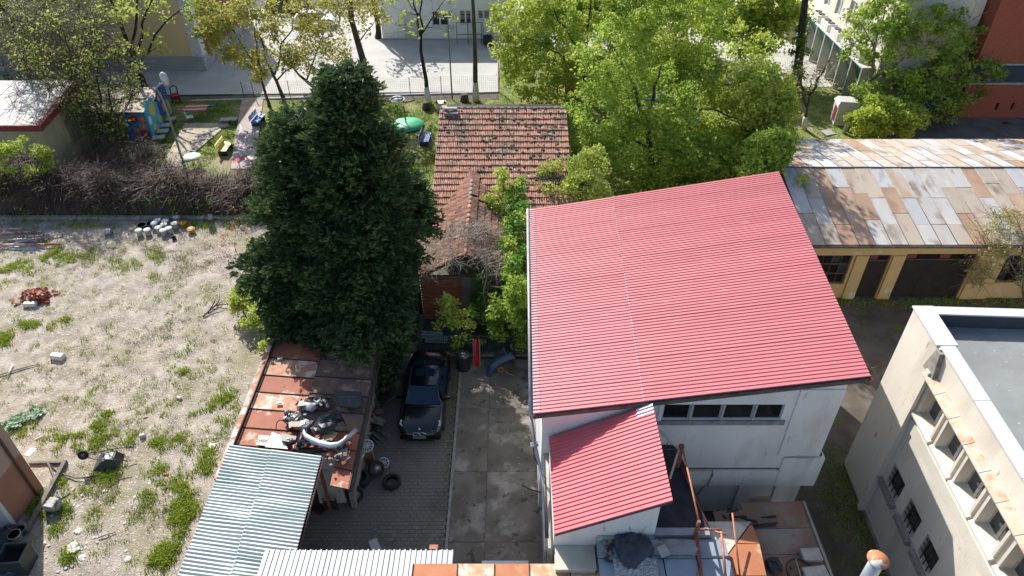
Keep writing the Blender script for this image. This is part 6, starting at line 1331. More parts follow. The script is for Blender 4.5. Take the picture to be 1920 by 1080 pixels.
MB().box(b.x+1.0, b.x+1.9, b.y+.1, b.y+.6, 0, 2.2).build('panel', flat('panel_orange', (.55, .20, .03)), o)
o = thing('orange_post', 'orange red post on the lawn left of the pollarded tree', 'post', place(1465, 240)); MB().box(-.12, .12, -.12, .12, 0, 1.5).build('post_body', flat('post_orange', (.50, .12, .04)), o, world=False)
o = thing('roof_toy', 'small white and red toy castle top standing behind the roof ridge', 'toy', place(828, 207)); MB().box(-.35, .35, -.3, .3, 0, .7).build('box', flat('toy_white', (.65, .62, .6)), o, world=False)
for x in (-.3, .3): MB().lathe([(.12, .7), (0, .95)], 8, Matrix.Translation((x, -.2, 0))).build('ball', flat('toy_red', (.5, .03, .05)), o, world=False)
# stroller by the playhouse
o = thing('scooter_cart', 'black and red wheeled cart by the playhouse end on the paving', 'cart', place(331, 190), rz=.4)
m = MB(); m.tube([(-.3, 0, .2), (-.2, .2, 1.1), (.1, .3, 1.2)], .05, 5); m.tube([(.2, 0, .2), (.3, .2, 1.1), (.1, .3, 1.2)], .05, 5); m.build('frame', flat('steel_black', (.03,)*3), o, world=False)
m = MB(); m.cbox((0, -.1, .45), (.6, .5, .35), (.2, .1, .2)); m.build('basket', flat('cart_red', (.32, .03, .05)), o, world=False)
for x in (-.3, .3): MB().lathe([(0, -.04), (.2, -.04), (.2, .04), (0, .04)], 12, Matrix.Translation((x, -.2, .2)) @ Matrix.Rotation(R(90), 4, 'Y')).build('wheel', flat('tyre', (.02,)*3), o, world=False)
# ================================================================ BLACK CAR
CARP = pm('car_black_blue', (.005, .006, .010), (.006, .008, .013), 1, .22, spec=.5, coat=.55)
GLC = pm('car_glass', (.012, .03, .055), (.01, .025, .045), 1, .05, spec=.45); CHR = flat('chrome', (.6, .6, .62), .15, metal=1); TY = flat('tyre_rubber', (.022, .022, .022), .85); ALU = pm('rim_alloy', (.45, .46, .47), (.35, .36, .37), 8, .35, metal=.7)
def loft(secs, closed=False):
    n = len(secs[0]); V = [p for s in secs for p in s]; F = []
    for i in range(len(secs)-1):
        for k in range(n-1): F.append((i*n+k, i*n+k+1, (i+1)*n+k+1, (i+1)*n+k))
    return V, F
car = thing('black_car', 'black blue sedan parked nose to the camera in the paved yard', 'car', (-3.80, 21.68, .0), rz=R(-1.0))
car.scale = (1.06, 1.04, 1.0)
# stations: y (front negative), half width, deck height, shoulder height
S = [(-2.26, .50, .46, .42), (-2.22, .66, .60, .50), (-2.10, .78, .70, .56), (-1.80, .86, .80, .68), (-1.3, .895, .875, .76), (-.85, .905, .93, .82), (-.2, .91, .96, .86), (.6, .91, .97, .88), (1.2, .905, .98, .89), (1.65, .89, 1.02, .90), (2.0, .84, 1.03, .88), (2.20, .74, .98, .80), (2.27, .62, .84, .70)]
secs = []
for y, w, zt, zs_ in S:
    arch = any(abs(y-a) < .33 for a in (-1.42, 1.36)); zb_ = .36 if arch else .19
    pr = [(0, zt+.012), (w*.45, zt+.008), (w*.78, zt-.015), (w*.93, (zt+zs_)/2), (w, zs_-.06), (w*1.0, .45), (w*.97, max(zb_, .26)), (w*.86, zb_)]
    secs.append([(-x, y, z) for x, z in pr[::-1]]+[(x, y, z) for x, z in pr[1:]])
V, F = loft(secs); m = MB(); m.add(V, F, True); n = len(secs[0]); m.add(secs[0], [tuple(range(n))]); m.add(secs[-1], [tuple(range(n-1, -1, -1))]); m.add([(-.8, -2.2, .2), (.8, -2.2, .2), (.8, 2.2, .2), (-.8, 2.2, .2)], [(0, 1, 2, 3)])
bo = m.build('body', CARP, car, world=False)
roofp = [(-.28, .56, 1.375), (.05, .60, 1.415), (.5, .60, 1.42), (.85, .565, 1.39)]
V, F = loft([[(-w, y, z-.045), (-w*.82, y, z), (0, y, z+.018), (w*.82, y, z), (w, y, z-.045)] for y, w, z in roofp]); m = MB(); m.add(V, F, True); m.build('roof_panel', CARP, car, world=False)
ws = [(-.94, .70, .925), (-.28, .555, 1.355)]
def pane(name, a, b, mat=GLC, par=car):
    V, F = loft([[(-w, y, z), (-w*.5, y-(.05 if y < .2 else -.05), z+.012), (w*.5, y-(.05 if y < .2 else -.05), z+.012), (w, y, z)] for y, w, z in (a, b)]); m = MB(); m.add(V, F, True); return m.build(name, mat, par, world=False)
pane('windshield', *ws); pane('rear_window', (.86, .545, 1.365), (1.55, .66, 1.01))
m = MB(); m.quad((-.40, .18, 1.432), (.40, .18, 1.432), (.40, .62, 1.440), (-.40, .62, 1.440)); m.build('sunroof', GLC, car, world=False)
for s in (-1, 1):
    m = MB(); P = [(s*.80, -.74, .90), (s*.835, 1.3, .95), (s*.575, .82, 1.34), (s*.612, .4, 1.375), (s*.612, 0, 1.375), (s*.572, -.24, 1.33)]; m.add(P, [(0, 1, 2, 3, 4, 5) if s > 0 else (5, 4, 3, 2, 1, 0)]); sw_ = m.build('side_window', GLC, car, world=False)
    m = MB(); m.tube([(s*.70, -.93, .925), (s*.56, -.28, 1.365), (s*.60, .05, 1.385), (s*.60, .5, 1.39), (s*.56, .85, 1.36), (s*.68, 1.55, 1.0)], .028, 5); m.build('pillar', CARP, car, world=False)
    m = MB(); m.box(s*.725-.02, s*.725+.02, .28, .34, .9, 1.36, Matrix.Rotation(s*-.02, 4, 'Y')); m.build('door_pillar', CARP, car, world=False)
    m = MB(); m.cbox((s*.98, -.62, .98), (.20, .10, .13), (0, 0, s*.2)); m.cbox((s*.9, -.62, .94), (.1, .05, .05)); m.build('mirror', CARP, car, world=False)
    m = MB(); m.hexa([(s*.50, -2.165, .56), (s*.80, -1.86, .60), (s*.79, -1.80, .60), (s*.48, -2.10, .56)][::s], [(s*.50, -2.155, .66), (s*.815, -1.84, .74), (s*.77, -1.66, .80), (s*.46, -1.98, .725)][::s]); m.build('headlight', pm('headlight_glass', (.45, .48, .5), (.7, .72, .75), 14, .12, spec=.9), car, world=False)
    m = MB(); m.cbox((s*.68, 2.12, .82), (.26, .16, .16), (0, 0, -s*.4)); m.build('tail_light', flat('tail_red', (.35, .01, .01), .2), car, world=False)
    m = MB(); m.ring([(.105, -.01), (.145, -.01), (.145, .04), (.105, .04)], 14, Matrix.Translation((s*.13, -2.235, .575)) @ Matrix.Rotation(R(78), 4, 'X') @ Matrix.Diagonal((1, .62, 1, 1))); m.build('kidney_grille', CHR, car, world=False)
    m = MB(); m.cbox((s*.13, -2.235, .575), (.2, .03, .12), (-.2, 0, 0)); m.build('grille_mesh', flat('grille_black', (.01,)*3), car, world=False)
    m = MB(); m.tube([(s*.94, -.55, .87), (s*.93, 1.3, .90)], .012, 4); m.build('trim_strip', flat('trim_black', (.012,)*3), car, world=False)
    m = MB(); m.cbox((s*.30, -1.10, .935), (.55, .02, .02), (0, 0, s*.05)); m.build('wiper', flat('trim_black', (.012,)*3), car, world=False)
m = MB(); m.lathe([(.045, 0), (.045, .008), (0, .01)], 14, Matrix.Translation((0, -2.10, .725)) @ Matrix.Rotation(R(35), 4, 'X')); em = m.build('badge', flat('badge_white', (.7, .72, .75), .3), car, world=False)
m = MB(); m.add([(0, 0, .012), (.034, 0, .012), (.024, .024, .012), (0, .034, .012), (-.034, 0, .012), (-.024, -.024, .012), (0, -.034, .012)], [(0, 1, 2, 3), (0, 4, 5, 6)]); b_ = m.build('badge_quarters', flat('badge_blue', (.02, .15, .55), .3), em, world=False); b_.location = (0, -2.10, .725); b_.rotation_euler = (R(35), 0, 0)
MB().cbox((0, -2.275, .40), (.52, .02, .11)).build('number_plate', flat('plate_grey', (.25, .26, .27), .4), car, world=False)
m = MB(); m.cbox((0, -2.25, .29), (1.1, .05, .12)); m.build('air_intake', flat('grille_black', (.01,)*3), car, world=False)
def wheel_parts(par, M, r=.31, w=.21, rim=True, spokes=10):
    m = MB(); m.ring([(r*.66, -w/2), (r*.93, -w/2), (r, -w*.32), (r, w*.32), (r*.93, w/2), (r*.66, w/2)], 22, M); t = m.build('tyre', TY, par, world=False)
    if rim:
        m = MB(); m.lathe([(r*.67, w*.38), (r*.62, w*.30), (r*.60, w*.05), (.0, w*.04)], 20, M)
        for k in range(spokes):
            a = 2*math.pi*k/spokes; c = Vector((math.cos(a)*r*.34, math.sin(a)*r*.34, w*.3)); q = M @ Matrix.Translation(c) @ Matrix.Rotation(a, 4, 'Z'); m.box(-r*.3, r*.3, -r*.06, r*.06, -.012, .012, q)
        m.lathe([(r*.14, w*.36), (0, w*.38)], 10, M); m.build('rim', ALU, par, world=False)
    return t
for s in (-1, 1):
    for y in (-1.42, 1.36):
        e = bpy.data.objects.new('wheel', None); COL.objects.link(e); e.parent = car; e.location = (s*.80, y, .31); e.rotation_euler = (0, R(90)*s, 0)
        wheel_parts(e, Matrix.Identity(4))
# white car under the rust roof
wcar = simplecar('white_car', 'white car mostly hidden under the orange rust roof, only its roof edge showing', 945, 1060, carw, rz=0); wcar.location = (at(947, 1051, .86).x, at(947, 1051, .86).y-2.05, 0)
# ================================================================ YARD THINGS
def wheelthing(name, label, px, py, z=0, flatlying=True, tilt=(0, 0, 0), r=.31, w=.2, rim=True, group=None, cat='tyre'):
    p = at(px, py, z); o = thing(name, label, cat, (p.x, p.y, z), group=group, rot=tilt)
    wheel_parts(o, Matrix.Translation((0, 0, w/2)), r, w, rim); return o
wheelthing('tyre', 'lone bare tyre lying flat on the pavers', 735, 907, 0, rim=False, r=.36, w=.24)
wheelthing('tyre', 'bare tyre, lower one of the pair stacked beside the shed', 678, 903, 0, rim=False, r=.36, w=.24)
wheelthing('tyre', 'tyre with dark hub, upper one of the pair stacked beside the shed', 676, 900, .25, rim=False, r=.36, w=.24)
o = thing('hub', 'dark steel hub plate lying in the upper stacked tyre', 'hub', (at(676, 900, .25).x, at(676, 900, .25).y, .25)); m = MB(); m.lathe([(.24, .12), (.22, .08), (.08, .07), (.07, .12), (0, .12)], 18); m.build('plate', flat('hub_dark', (.03, .03, .032), .6), o, world=False)
wheelthing('wheel', 'wheel with grey alloy rim leaning upright on the shed end wall', 664, 925, .34, tilt=(R(62), 0, R(28)), r=.34, w=.22, cat='wheel')
wheelthing('wheel', 'upright wheel behind the white hubcap, close to the stacked tyres', 704, 878, .30, tilt=(R(50), 0, R(35)), r=.33, w=.22, cat='wheel')
def hubcap(label, px, py, z, tilt=(0, 0, 0), r=.2, sp=9, name='hubcap'):
    p = at(px, py, z); o = thing(name, label, 'hubcap', tuple(p), rot=tilt); m = MB(); m.ring([(r*.8, 0), (r, 0), (r, .03), (r*.8, .03)], 20); m.lathe([(r*.25, .03), (0, .04)], 10)
    m.build('rim_ring', pm('hubcap_silver', (.66, .67, .68), (.55, .56, .57), 6, .4, metal=.3), o, world=False)
    for k in range(sp): a = 6.283*k/sp; m = MB(); m.cbox((math.cos(a)*r*.5, math.sin(a)*r*.5, .022), (r*.75, r*.17, .02), (0, 0, a)); m.build('spoke', MATS['hubcap_silver'], o, world=False)
    MB().lathe([(r*.8, -.005), (0, -.004)], 16).build('backing', flat('hub_back', (.04,)*3), o, world=False); return o
wheelthing('tyre', 'dark tyre leaning on the shed wall behind the wooden crate', 690, 805, .3, rim=False, tilt=(R(65), 0, R(60)), r=.32, w=.22)
wheelthing('wheel', 'dirty alloy wheel leaning on the shed wall below the grey drum', 697, 790, .3, tilt=(R(60), 0, R(70)), r=.32, w=.22, cat='wheel')
wheelthing('tyre', 'black tyre lying flat between the grey drum and the red tub', 706, 745, 0, rim=False, r=.33, w=.22)
hubcap('white spoked hubcap resting against the upright wheel', 719, 868, .25, (R(35), R(-10), .3), .23)
hubcap('spoked hubcap on top of the scrap pile at the shed gutter, upper of two', 688, 836, .95, (R(25), 0, .2), .27, 11)
hubcap('grey hubcap tucked under another on the scrap pile', 672, 850, .85, (R(20), R(10), .8), .25, 11)
for i, (px, py, z, s, c, l) in enumerate(((688, 862, 0, (.6, .5, .85), (.20, .10, .05), 'brown wooden crate holding the hubcaps by the gutter'), (693, 770, 0, (.42, .42, .95), (.20, .2, .19), 'grey steel drum beside the shed gutter'))):
    p = at(px, py)
    if i == 0:
        o = thing('crate', l, 'crate', tuple(p), rz=.15)
        for k in range(5): MB().box(-.3, .3, -.26, -.23, .02+k*.16, .15+k*.16).build('plank', pm('plank_old', (.30, .16, .08), None, 5, .9), o, world=False)
        for k in range(5): MB().box(.28, .31, -.225, .24, .02+k*.16, .15+k*.16).build('plank', MATS['plank_old'], o, world=False)
        MB().box(-.3, .27, -.22, .24, 0, .7).build('content', flat('scrap_dark', (.06, .05, .045), .9), o, world=False)
    else:
        o = thing('drum', l, 'drum', tuple(p)); m = MB(); m.lathe([(.29, 0), (.30, .3), (.285, .32), (.30, .34), (.30, .62), (.285, .64), (.30, .66), (.29, .92), (.27, .92), (.27, .88), (0, .87)], 20); m.build('shell', pm('drum_grey', (.20, .20, .19), (.12, .11, .10), 3, .6, bump=.2), o, world=False)
# buckets and drums west of the car
def bucket(label, px, py, c, r=.17, h=.36, name='bucket', group=None, rot=None, lid=None, z=0):
    p = at(px, py, z); o = thing(name, label, 'bucket', (p.x, p.y, z+(0 if rot is None else r)), group=group, rot=rot)
    m = MB(); m.lathe([(0, 0), (r*.82, 0), (r*.98, h*.94), (r*1.05, h*.94), (r*1.05, h), (r*.96, h)] + ([] if lid is None else []), 18)
    if lid is None: m.lathe([(r*.96, h), (r*.80, .03), (0, .025)], 18)
    m.build('shell', c, o, world=False)
    if lid is not None: MB().lathe([(r*1.0, h-.01), (r*.9, h+.01), (0, h+.005)], 18).build('lid', lid, o, world=False)
    m = MB(); m.tube([(r*1.05*math.cos(a), r*1.05*math.sin(a), h*.9-.10*math.sin(max(0, a))*1) for a in [i*math.pi/8 for i in range(9)]], .008, 4); m.build('handle', flat('wire_grey', (.4,)*3), o, world=False)
    return o
BKWH = pm('bucket_white', (.80, .81, .82), (.72, .73, .74), 5, .5)
gb = bucket('dark green bucket with white lid and red label beside the black car', 731, 702, flat('bucket_green', (.02, .09, .05), .4), .2, .46, lid=pm('lid_white', (.6, .6, .6), (.45, .45, .45), 12, .5))
m = MB(); m.ring([(.196, .12), (.205, .12), (.208, .28), (.199, .28)], 18); m.build('label_band', flat('label_white', (.6, .58, .55), .5), gb, world=False); m = MB(); m.cbox((.03, -.21, .2), (.14, .02, .07)); m.build('label_mark', flat('label_red', (.5, .05, .03), .5), gb, world=False)
for px, py, c, r, h, l in ((713, 690, (.22, .03, .03), .26, .7, 'dark red drum half under the conifer near the green bucket'), (716, 716, (.25, .04, .03), .2, .5, 'red tub next to the green bucket'), (700, 730, (.10, .09, .09), .28, .8, 'black drum by the shed gutter behind the red tub')):
    p = at(px, py); o = thing('drum', l, 'drum', tuple(p)); MB().lathe([(0, 0), (r, 0), (r*1.0, h*.33), (r*.97, h*.35), (r, h*.37), (r, h*.66), (r*.97, h*.68), (r, h*.7), (r*.98, h), (r*.9, h), (r*.9, h-.04), (0, h-.05)], 18).build('shell', flat('drum_'+l.split()[0]+l.split()[1], c, .6), o, world=False)
p = at(706, 800); o = thing('scrap_heap', 'dark tangle of car scrap piled along the shed gutter', 'scrap heap', tuple(p))
rs_ = random.Random(4)
for i in range(48):
    c = Vector((p.x-.35+rs_.random()*.6, p.y-1.2+rs_.random()*3.6, .1+rs_.random()*.55)); m = MB()
    if i % 3: m.cbox(c, (.2+rs_.random()*.5, .1+rs_.random()*.4, .04+rs_.random()*.1), (rs_.random(), rs_.random(), rs_.random()*3))
    else: m.tube([c, c+Vector((rs_.uniform(-.5, .5), rs_.uniform(-.5, .5), .1)), c+Vector((rs_.uniform(-.7, .7), rs_.uniform(-.5, .5), .4))], .03, 5)
    m.build('scrap_piece', [flat('scrap_dark', (.06,)*3), flat('scrap_grey', (.14, .13, .12), .6), flat('scrap_rust', (.16, .07, .04), .9), flat('scrap_olive', (.20, .19, .15), .8)][i % 4], o)
# by the fence: stacked tyres, red bumper, blue wing
for k, l in enumerate(('black tyre at the bottom of the stack by the green railing', 'black tyre second in the stack by the green railing', 'black tyre third in the stack by the green railing')):
    wheelthing('tyre', l, 869, 690, 0, rim=False, r=.32, w=.21).location = (at(869, 690).x, at(869, 690).y, k*.215)
tp = at(869, 690); o = wheelthing('wheel', 'silver rimmed wheel on top of the tyre stack by the green railing', 869, 690, .645, r=.32, w=.21, cat='wheel'); o.location = (tp.x, tp.y, .645)
rb = at(894, 690); o = thing('red_panel', 'bright red car panel standing upright against the green railing', 'car panel', (rb.x, rb.y, 0))
V, F = loft([[(x, -.02+.10*math.cos(x*9), z) for x in (-.11, -.05, 0, .05, .11)] for z in (0, .5, 1.0, 1.38)]); m = MB(); m.add([Vector(v)+Vector((0, v[2]*.28, 0)) for v in V], F, True); V2 = [Vector(v)+Vector((0, v[2]*.28+.05, 0)) for v in V]; m.add(V2, F); m.build('shell', flat('panel_bright_red', (.50, .01, .015), .25, coat=.6), o, world=False)
m = MB(); m.hexa([(-.17, .08, 0), (-.125, .08, 0), (-.125, .12, 0), (-.17, .12, 0)], [(-.17, .48, 1.35), (-.125, .48, 1.35), (-.125, .52, 1.35), (-.17, .52, 1.35)]); m.hexa([(.125, .08, 0), (.17, .08, 0), (.17, .12, 0), (.125, .12, 0)], [(.125, .48, 1.35), (.17, .48, 1.35), (.17, .52, 1.35), (.125, .52, 1.35)]); m.build('batten', pm('batten_tan', (.34, .27, .2), None, 5, .9), o, world=False)
bw_ = at(935, 700); o = thing('blue_wing', 'dark blue curved car wing leaning by the corner of the white building', 'car wing', (bw_.x, bw_.y, 0), rz=.0)
arc = [(-.55, .0), (-.52, .35), (-.35, .62), (-.05, .85), (.3, 1.02), (.62, 1.1)]
V, F = loft([[(x, .02+z*.25, z), (x-.02, -.12+z*.25, z+.01), (x+.04, -.26+z*.3, z-.05), (x+.20, -.30+z*.3, z-.18)] for x, z in arc]); m = MB(); m.add(V, F, True); m.build('shell', pm('wing_blue', (.03, .065, .12), (.045, .09, .16), 2, .3, coat=.5), o, world=False)
m = MB(); m.ring([(.07, 0), (.14, 0), (.14, .08), (.07, .08)], 14, Matrix.Translation((.12, -.1, .35)) @ Matrix.Rotation(R(60), 4, 'X')); m.build('rusty_ring', flat('ring_rust', (.30, .12, .06), .8), o, world=False)
m = MB(); m.hexa([(-.25, .15, .55), (.28, .15, .85), (.28, .2, .85), (-.25, .2, .55)], [(-.18, .5, .9), (.3, .5, 1.2), (.3, .55, 1.2), (-.18, .55, .9)]); m.build('liner', flat('liner_black', (.02, .022, .028), .5), o, world=False)
m = MB(); m.tube([(.25, -.1, .3), (.5, -.25, .2), (.8, -.2, .04)], .015, 4); m.tube([(.1, .3, 1.0), (.25, .3, 1.3), (.35, .2, 1.0)], .012, 4); m.build('bracket_wire', flat('wire_pale2', (.5, .48, .45)), o, world=False)
bg_ = at(742, 675); o = thing('pale_bag', 'crumpled dirty white bag at the rear corner of the black car', 'bag', tuple(bg_)); m = MB(); m.rock(bg_+Vector((0, 0, .15)), .28, 3, .6); m.rock(bg_+Vector((-.25, .5, .2)), .2, 5, .8); m.build('sack', pm('sack_pale', (.50, .47, .42), (.32, .3, .27), 9, .9), o)
# green railing
fl, frr = Vector((-4.55, 24.65, 0)), Vector((.95, 24.65, 0))
rg = thing('green_railing', 'low dark green iron railing closing the yard behind the black car', 'railing', tuple(fl)); GRN = flat('rail_green', (.055, .13, .11), .5)
for k in range(55):
    x = fl.x+(frr.x-fl.x)*(k+.5)/55; MB().box(x-.012, x+.012, 24.64, 24.665, .1, 1.25).build('bar', GRN, rg)
for z in (.2, 1.2): MB().box(fl.x, frr.x, 24.666, 24.70, z, z+.04).build('rail', GRN, rg)
MB().box(fl.x, frr.x, 24.60, 24.78, -.05, .09).build('base_kerb', kb, rg)
# fallen signs with lettering
def textobj(s, size, parent, loc, rot, mat, name='lettering'):
    cu = bpy.data.curves.new(name, 'FONT'); cu.body = s; cu.size = size; cu.extrude = .003; cu.align_x = 'CENTER'; cu.align_y = 'CENTER'; cu.resolution_u = 2
    t = bpy.data.objects.new(name, cu); COL.objects.link(t); dg = bpy.context.evaluated_depsgraph_get(); me = bpy.data.meshes.new_from_object(t.evaluated_get(dg)); bpy.data.objects.remove(t); me.name = name
    return mkobj(name, me, mat, parent, loc=loc, rot=rot)
sgw = pm('sign_white_dirty', (.40, .42, .43), (.30, .32, .33), 4, .7); ink = flat('ink_navy', (.02, .03, .06), .6)
for (px, py, z, rz, l, s, w_) in ((808, 628, .35, -.14, 'dirty white sign board with dark lettering, upper one behind the railing', 'one', 1.15), (818, 636, .22, -.06, 'grey sign board with faint lettering, lower one behind the railing', 'two', 1.1)):
    p = at(px, py, z); o = thing('sign_board', l, 'sign', tuple(p), rot=(R(28), 0, rz)); MB().box(-w_/2, w_/2, -.19, .19, -.02, .02).build('panel', sgw, o, world=False)
    m = MB(); q = random.Random(s)               # worn, illegible rows of bold lettering
    for yy, h_, x0, x1 in ((.03, .10, -w_*.36, w_*.30), (-.12, .05, -w_*.36, w_*.12)):
        x = x0
        while x < x1:
            k = h_*q.uniform(.35, .7); m.box(x, x+k*.35, yy, yy+h_, .0205, .023)
            if q.random() < .7: yb_2 = yy+q.choice([0, h_*.4, h_*.75]); m.box(x+k*.351, x+k, yb_2, yb_2+h_*.24, .0205, .023)
            if q.random() < .5: m.box(x+k*.65, x+k, yy+h_*.25, yy+h_*.39, .0205, .023)
            x += k+h_*(.25 if q.random() < .85 else .8)
    m.build('lettering', ink, o, world=False)
# red-brown gate post with brace
o = thing('gate_post', 'leaning rust red steel post with a brace at the edge of the pavers', 'post', tuple(at(829, 1030)))
gx_ = -2.52; gy_ = onY(823, 952, 13.2)
m = MB(); m.box(gx_-.06, gx_+.06, 13.14, 13.26, -.05, 2.15); m.build('post_body', RUST, o); m = MB(); m.box(gx_-.22, gx_+.06, 13.12, 13.28, 2.151, 2.19); m.build('cap_plate', RUSTL, o); m = MB(); m.tube([(gx_+.07, 13.22, 1.7), (gx_+.30, 13.3, .1)], .035, 5); m.build('brace', RUST, o)
wp = at(703, 1024, .0); o = MB().cbox((0, 0, 0), (.32, .5, .03), (.05, -.1, .5)).build('board_piece', flat('board_white', (.55, .54, .5), .8), None); o.location = (wp.x, wp.y, .05); tag(o, 'small pale board on the pavers at the white canopy edge', 'board')
# ---- junk on the rusty shed roof (roof at about 2.6)
RZ = 2.62
def rp(px, py, dz=.06): return at(px, py, RZ+dz)
SCR = [flat('plastic_black', (.02, .021, .024), .45), flat('plastic_grey', (.10, .105, .11), .5), pm('foam_grey', (.42, .42, .42), (.3, .3, .3), 9, .8), flat('paint_silver', (.55, .56, .58), .3, metal=.2)]
o = thing('car_door_panel', 'dark grey moulded panel lying flat on the shed roof', 'car panel', tuple(rp(655, 745))); m = MB(); c = [rp(625, 733), rp(678, 736), rp(677, 762), rp(668, 766), rp(636, 763)]; m.slab([q+Vector((0, 0, .05)) for q in c[::-1]], .05); m.build('panel', pm('panel_charcoal', (.035, .04, .05), (.05, .055, .065), 3, .5), o)
m = MB(); m.tube([rp(654, 742, .12), rp(655, 757, .12)], .012, 4); m.tube([rp(636, 745, .12), rp(668, 744, .12)], .012, 4); m.build('rib', flat('rib_pale', (.2, .22, .25)), o)
o = thing('black_bumper', 'big black plastic bumper heap in the middle of the shed roof', 'bumper', tuple(rp(610, 790)))
m = MB(); P = [rp(585, 800, .25), rp(600, 780, .45), rp(622, 768, .4), (rp(628, 785, .3))]; V, F = loft([[p+Vector((-.25, -.2, -.1)), p, p+Vector((.25, -.05, .05)), p+Vector((.5, -.3, -.25))] for p in P]); m.add(V, F); m.build('shell', SCR[0], o)
m = MB(); m.rock(rp(612, 795, .2), .42, 3, .5); m.rock(rp(598, 803, .15), .3, 9, .5); m.build('shell', pm('black_lumpy', (.02, .022, .028), (.04, .045, .055), 6, .5), o)
o = thing('white_bumper', 'long curved white car bumper on the front end of the shed roof', 'bumper', tuple(rp(600, 820)))
pts = [(568, 808), (572, 816), (583, 823), (600, 830), (618, 834), (632, 833), (641, 828), (648, 820)]
V, F = loft([[rp(x, y, .42)+Vector((0, .1, 0)), rp(x, y, .44), rp(x, y, .38)+Vector((0, -.10, 0)), rp(x, y, .16)+Vector((0, -.16, 0))] for x, y in pts]); m = MB(); m.add(V, F, True); V3 = [v+Vector((0, .03, -.03)) for v in V]; m.add(V3, F); m.build('shell', pm('bumper_white', (.62, .62, .63), (.72, .72, .72), 2, .3), o)
for k, (px, py, px2, py2) in enumerate(((568, 812, 560, 838), (640, 830, 668, 806))): m = MB(); m.tube([rp(px, py, .2), rp(px2, py2, .15)], .09, 5); m.build('end_piece', SCR[k*3 if k else 0], o)
o = thing('engine_cover', 'dark plastic engine cover with small yellow mark on a white sheet', 'car part', tuple(rp(541, 823)))
c = [rp(526, 812, .2), rp(556, 818, .2), rp(552, 830, .2), rp(528, 826, .2)]; m = MB(); m.slab([q for q in c[::-1]], .14); m.build('shell', SCR[1], o); m = MB(); m.cbox(rp(540, 822, .215), (.10, .06, .02)); m.build('mark', flat('mark_yellow', (.6, .42, .03)), o)
o = thing('white_sheet_metal', 'white painted sheet metal panel at the end of the shed roof', 'sheet', tuple(rp(515, 830))); m = MB(); m.slab([rp(497, 838, .08), rp(540, 842, .08), rp(525, 815, .10), rp(510, 810, .10)], .02); m.build('plate', pm('sheet_white_paint', (.78, .78, .77), None, 3, .6), o)
o = thing('letter_board', 'small white board with black letter marks lying beside the white sheet', 'board', tuple(rp(492, 825))); m = MB(); m.slab([rp(480, 834, .08), rp(501, 836, .08), rp(505, 817, .08), rp(485, 815, .08)], .02); m.build('panel', pm('board_cream', (.66, .62, .54), None, 4, .7), o)
pz = rp(492, 825, .09); textobj('C+IOC', .17, o, (0, -.05, .095-.08+.02), (0, 0, -.08), flat('ink_black', (.03,)*3))
o = thing('steel_hoop', 'thin dark hoop standing on the shed roof beside the cushion', 'hoop', tuple(rp(528, 800))); cH = rp(530, 806, .0); m = MB(); m.tube([cH+Vector((.24*math.cos(a), .1*math.sin(a), .02+.42*math.sin(a))) for a in [i*math.pi/10 for i in range(11)]], .02, 5); m.build('hoop_tube', SCR[0], o)
o = thing('seat_cushion', 'beige and black padded headrest on the shed roof', 'headrest', tuple(rp(555, 800))); m = MB(); m.hexa([rp(544, 806, 0), rp(568, 806, 0), rp(568, 792, 0), rp(544, 792, 0)], [rp(545, 800, .28), rp(567, 800, .28), rp(566, 790, .26), rp(546, 790, .26)]); m.build('pad', pm('pad_beige', (.50, .38, .30), None, 4, .8), o); m = MB(); m.cbox(rp(546, 800, .15), (.14, .3, .22), (0, 0, .3)); m.build('bracket', SCR[0], o)
o = thing('grey_fairing', 'shiny grey rounded fairing between cushion and white bumper', 'car part', tuple(rp(572, 800))); m = MB(); m.rock(rp(572, 800, .15), .24, 12, .8); m.build('shell', flat('fairing_grey', (.30, .32, .34), .25), o)
o = thing('wheel_arch_liner', 'grey curved arch liner lying behind the black bumper heap', 'car part', tuple(rp(585, 757))); V, F = loft([[rp(x, y, .1), rp(x, y, .28)+Vector((0, -.2, 0)), rp(x, y, .12)+Vector((0, -.5, 0))] for x, y in ((572, 748), (580, 752), (590, 754), (598, 748), (603, 740))]); m = MB(); m.add(V, F, True); m.build('shell', flat('liner_grey', (.32, .33, .34), .4), o)
o = thing('tail_lamp', 'black lamp housing with red edge at the left of the scrap on the shed roof', 'lamp housing', tuple(rp(563, 757))); m = MB(); m.hexa([rp(556, 764, .02), rp(574, 762, .02), rp(572, 750, .02), rp(560, 752, .02)], [rp(557, 762, .3), rp(572, 760, .3), rp(570, 750, .3), rp(561, 752, .3)]); m.build('housing', SCR[0], o); m = MB(); m.tube([rp(555, 758, .2), rp(566, 748, .25)], .035, 5); m.build('lens', flat('lens_red', (.45, .02, .05), .2), o)
o = thing('cardboard_piece', 'torn tan cardboard lying among the scrap on the shed roof', 'cardboard', tuple(rp(620, 812))); m = MB(); m.slab([rp(603, 822, .06), rp(622, 826, .08), rp(634, 812, .1), (rp(618, 806, .08)), rp(606, 812, .06)], .03); m.build('sheet', pm('cardboard', (.50, .32, .18), (.40, .25, .14), 4, .9), o)
rs_ = random.Random(11)
lab_ = ['cluster of white and grey broken lamps on the shed roof', 'loose dark engine hoses on the shed roof near the charcoal panel', 'tangle of small red white and black scraps under the white bumper', 'wooden bits and grey scraps at the south end of the shed roof']
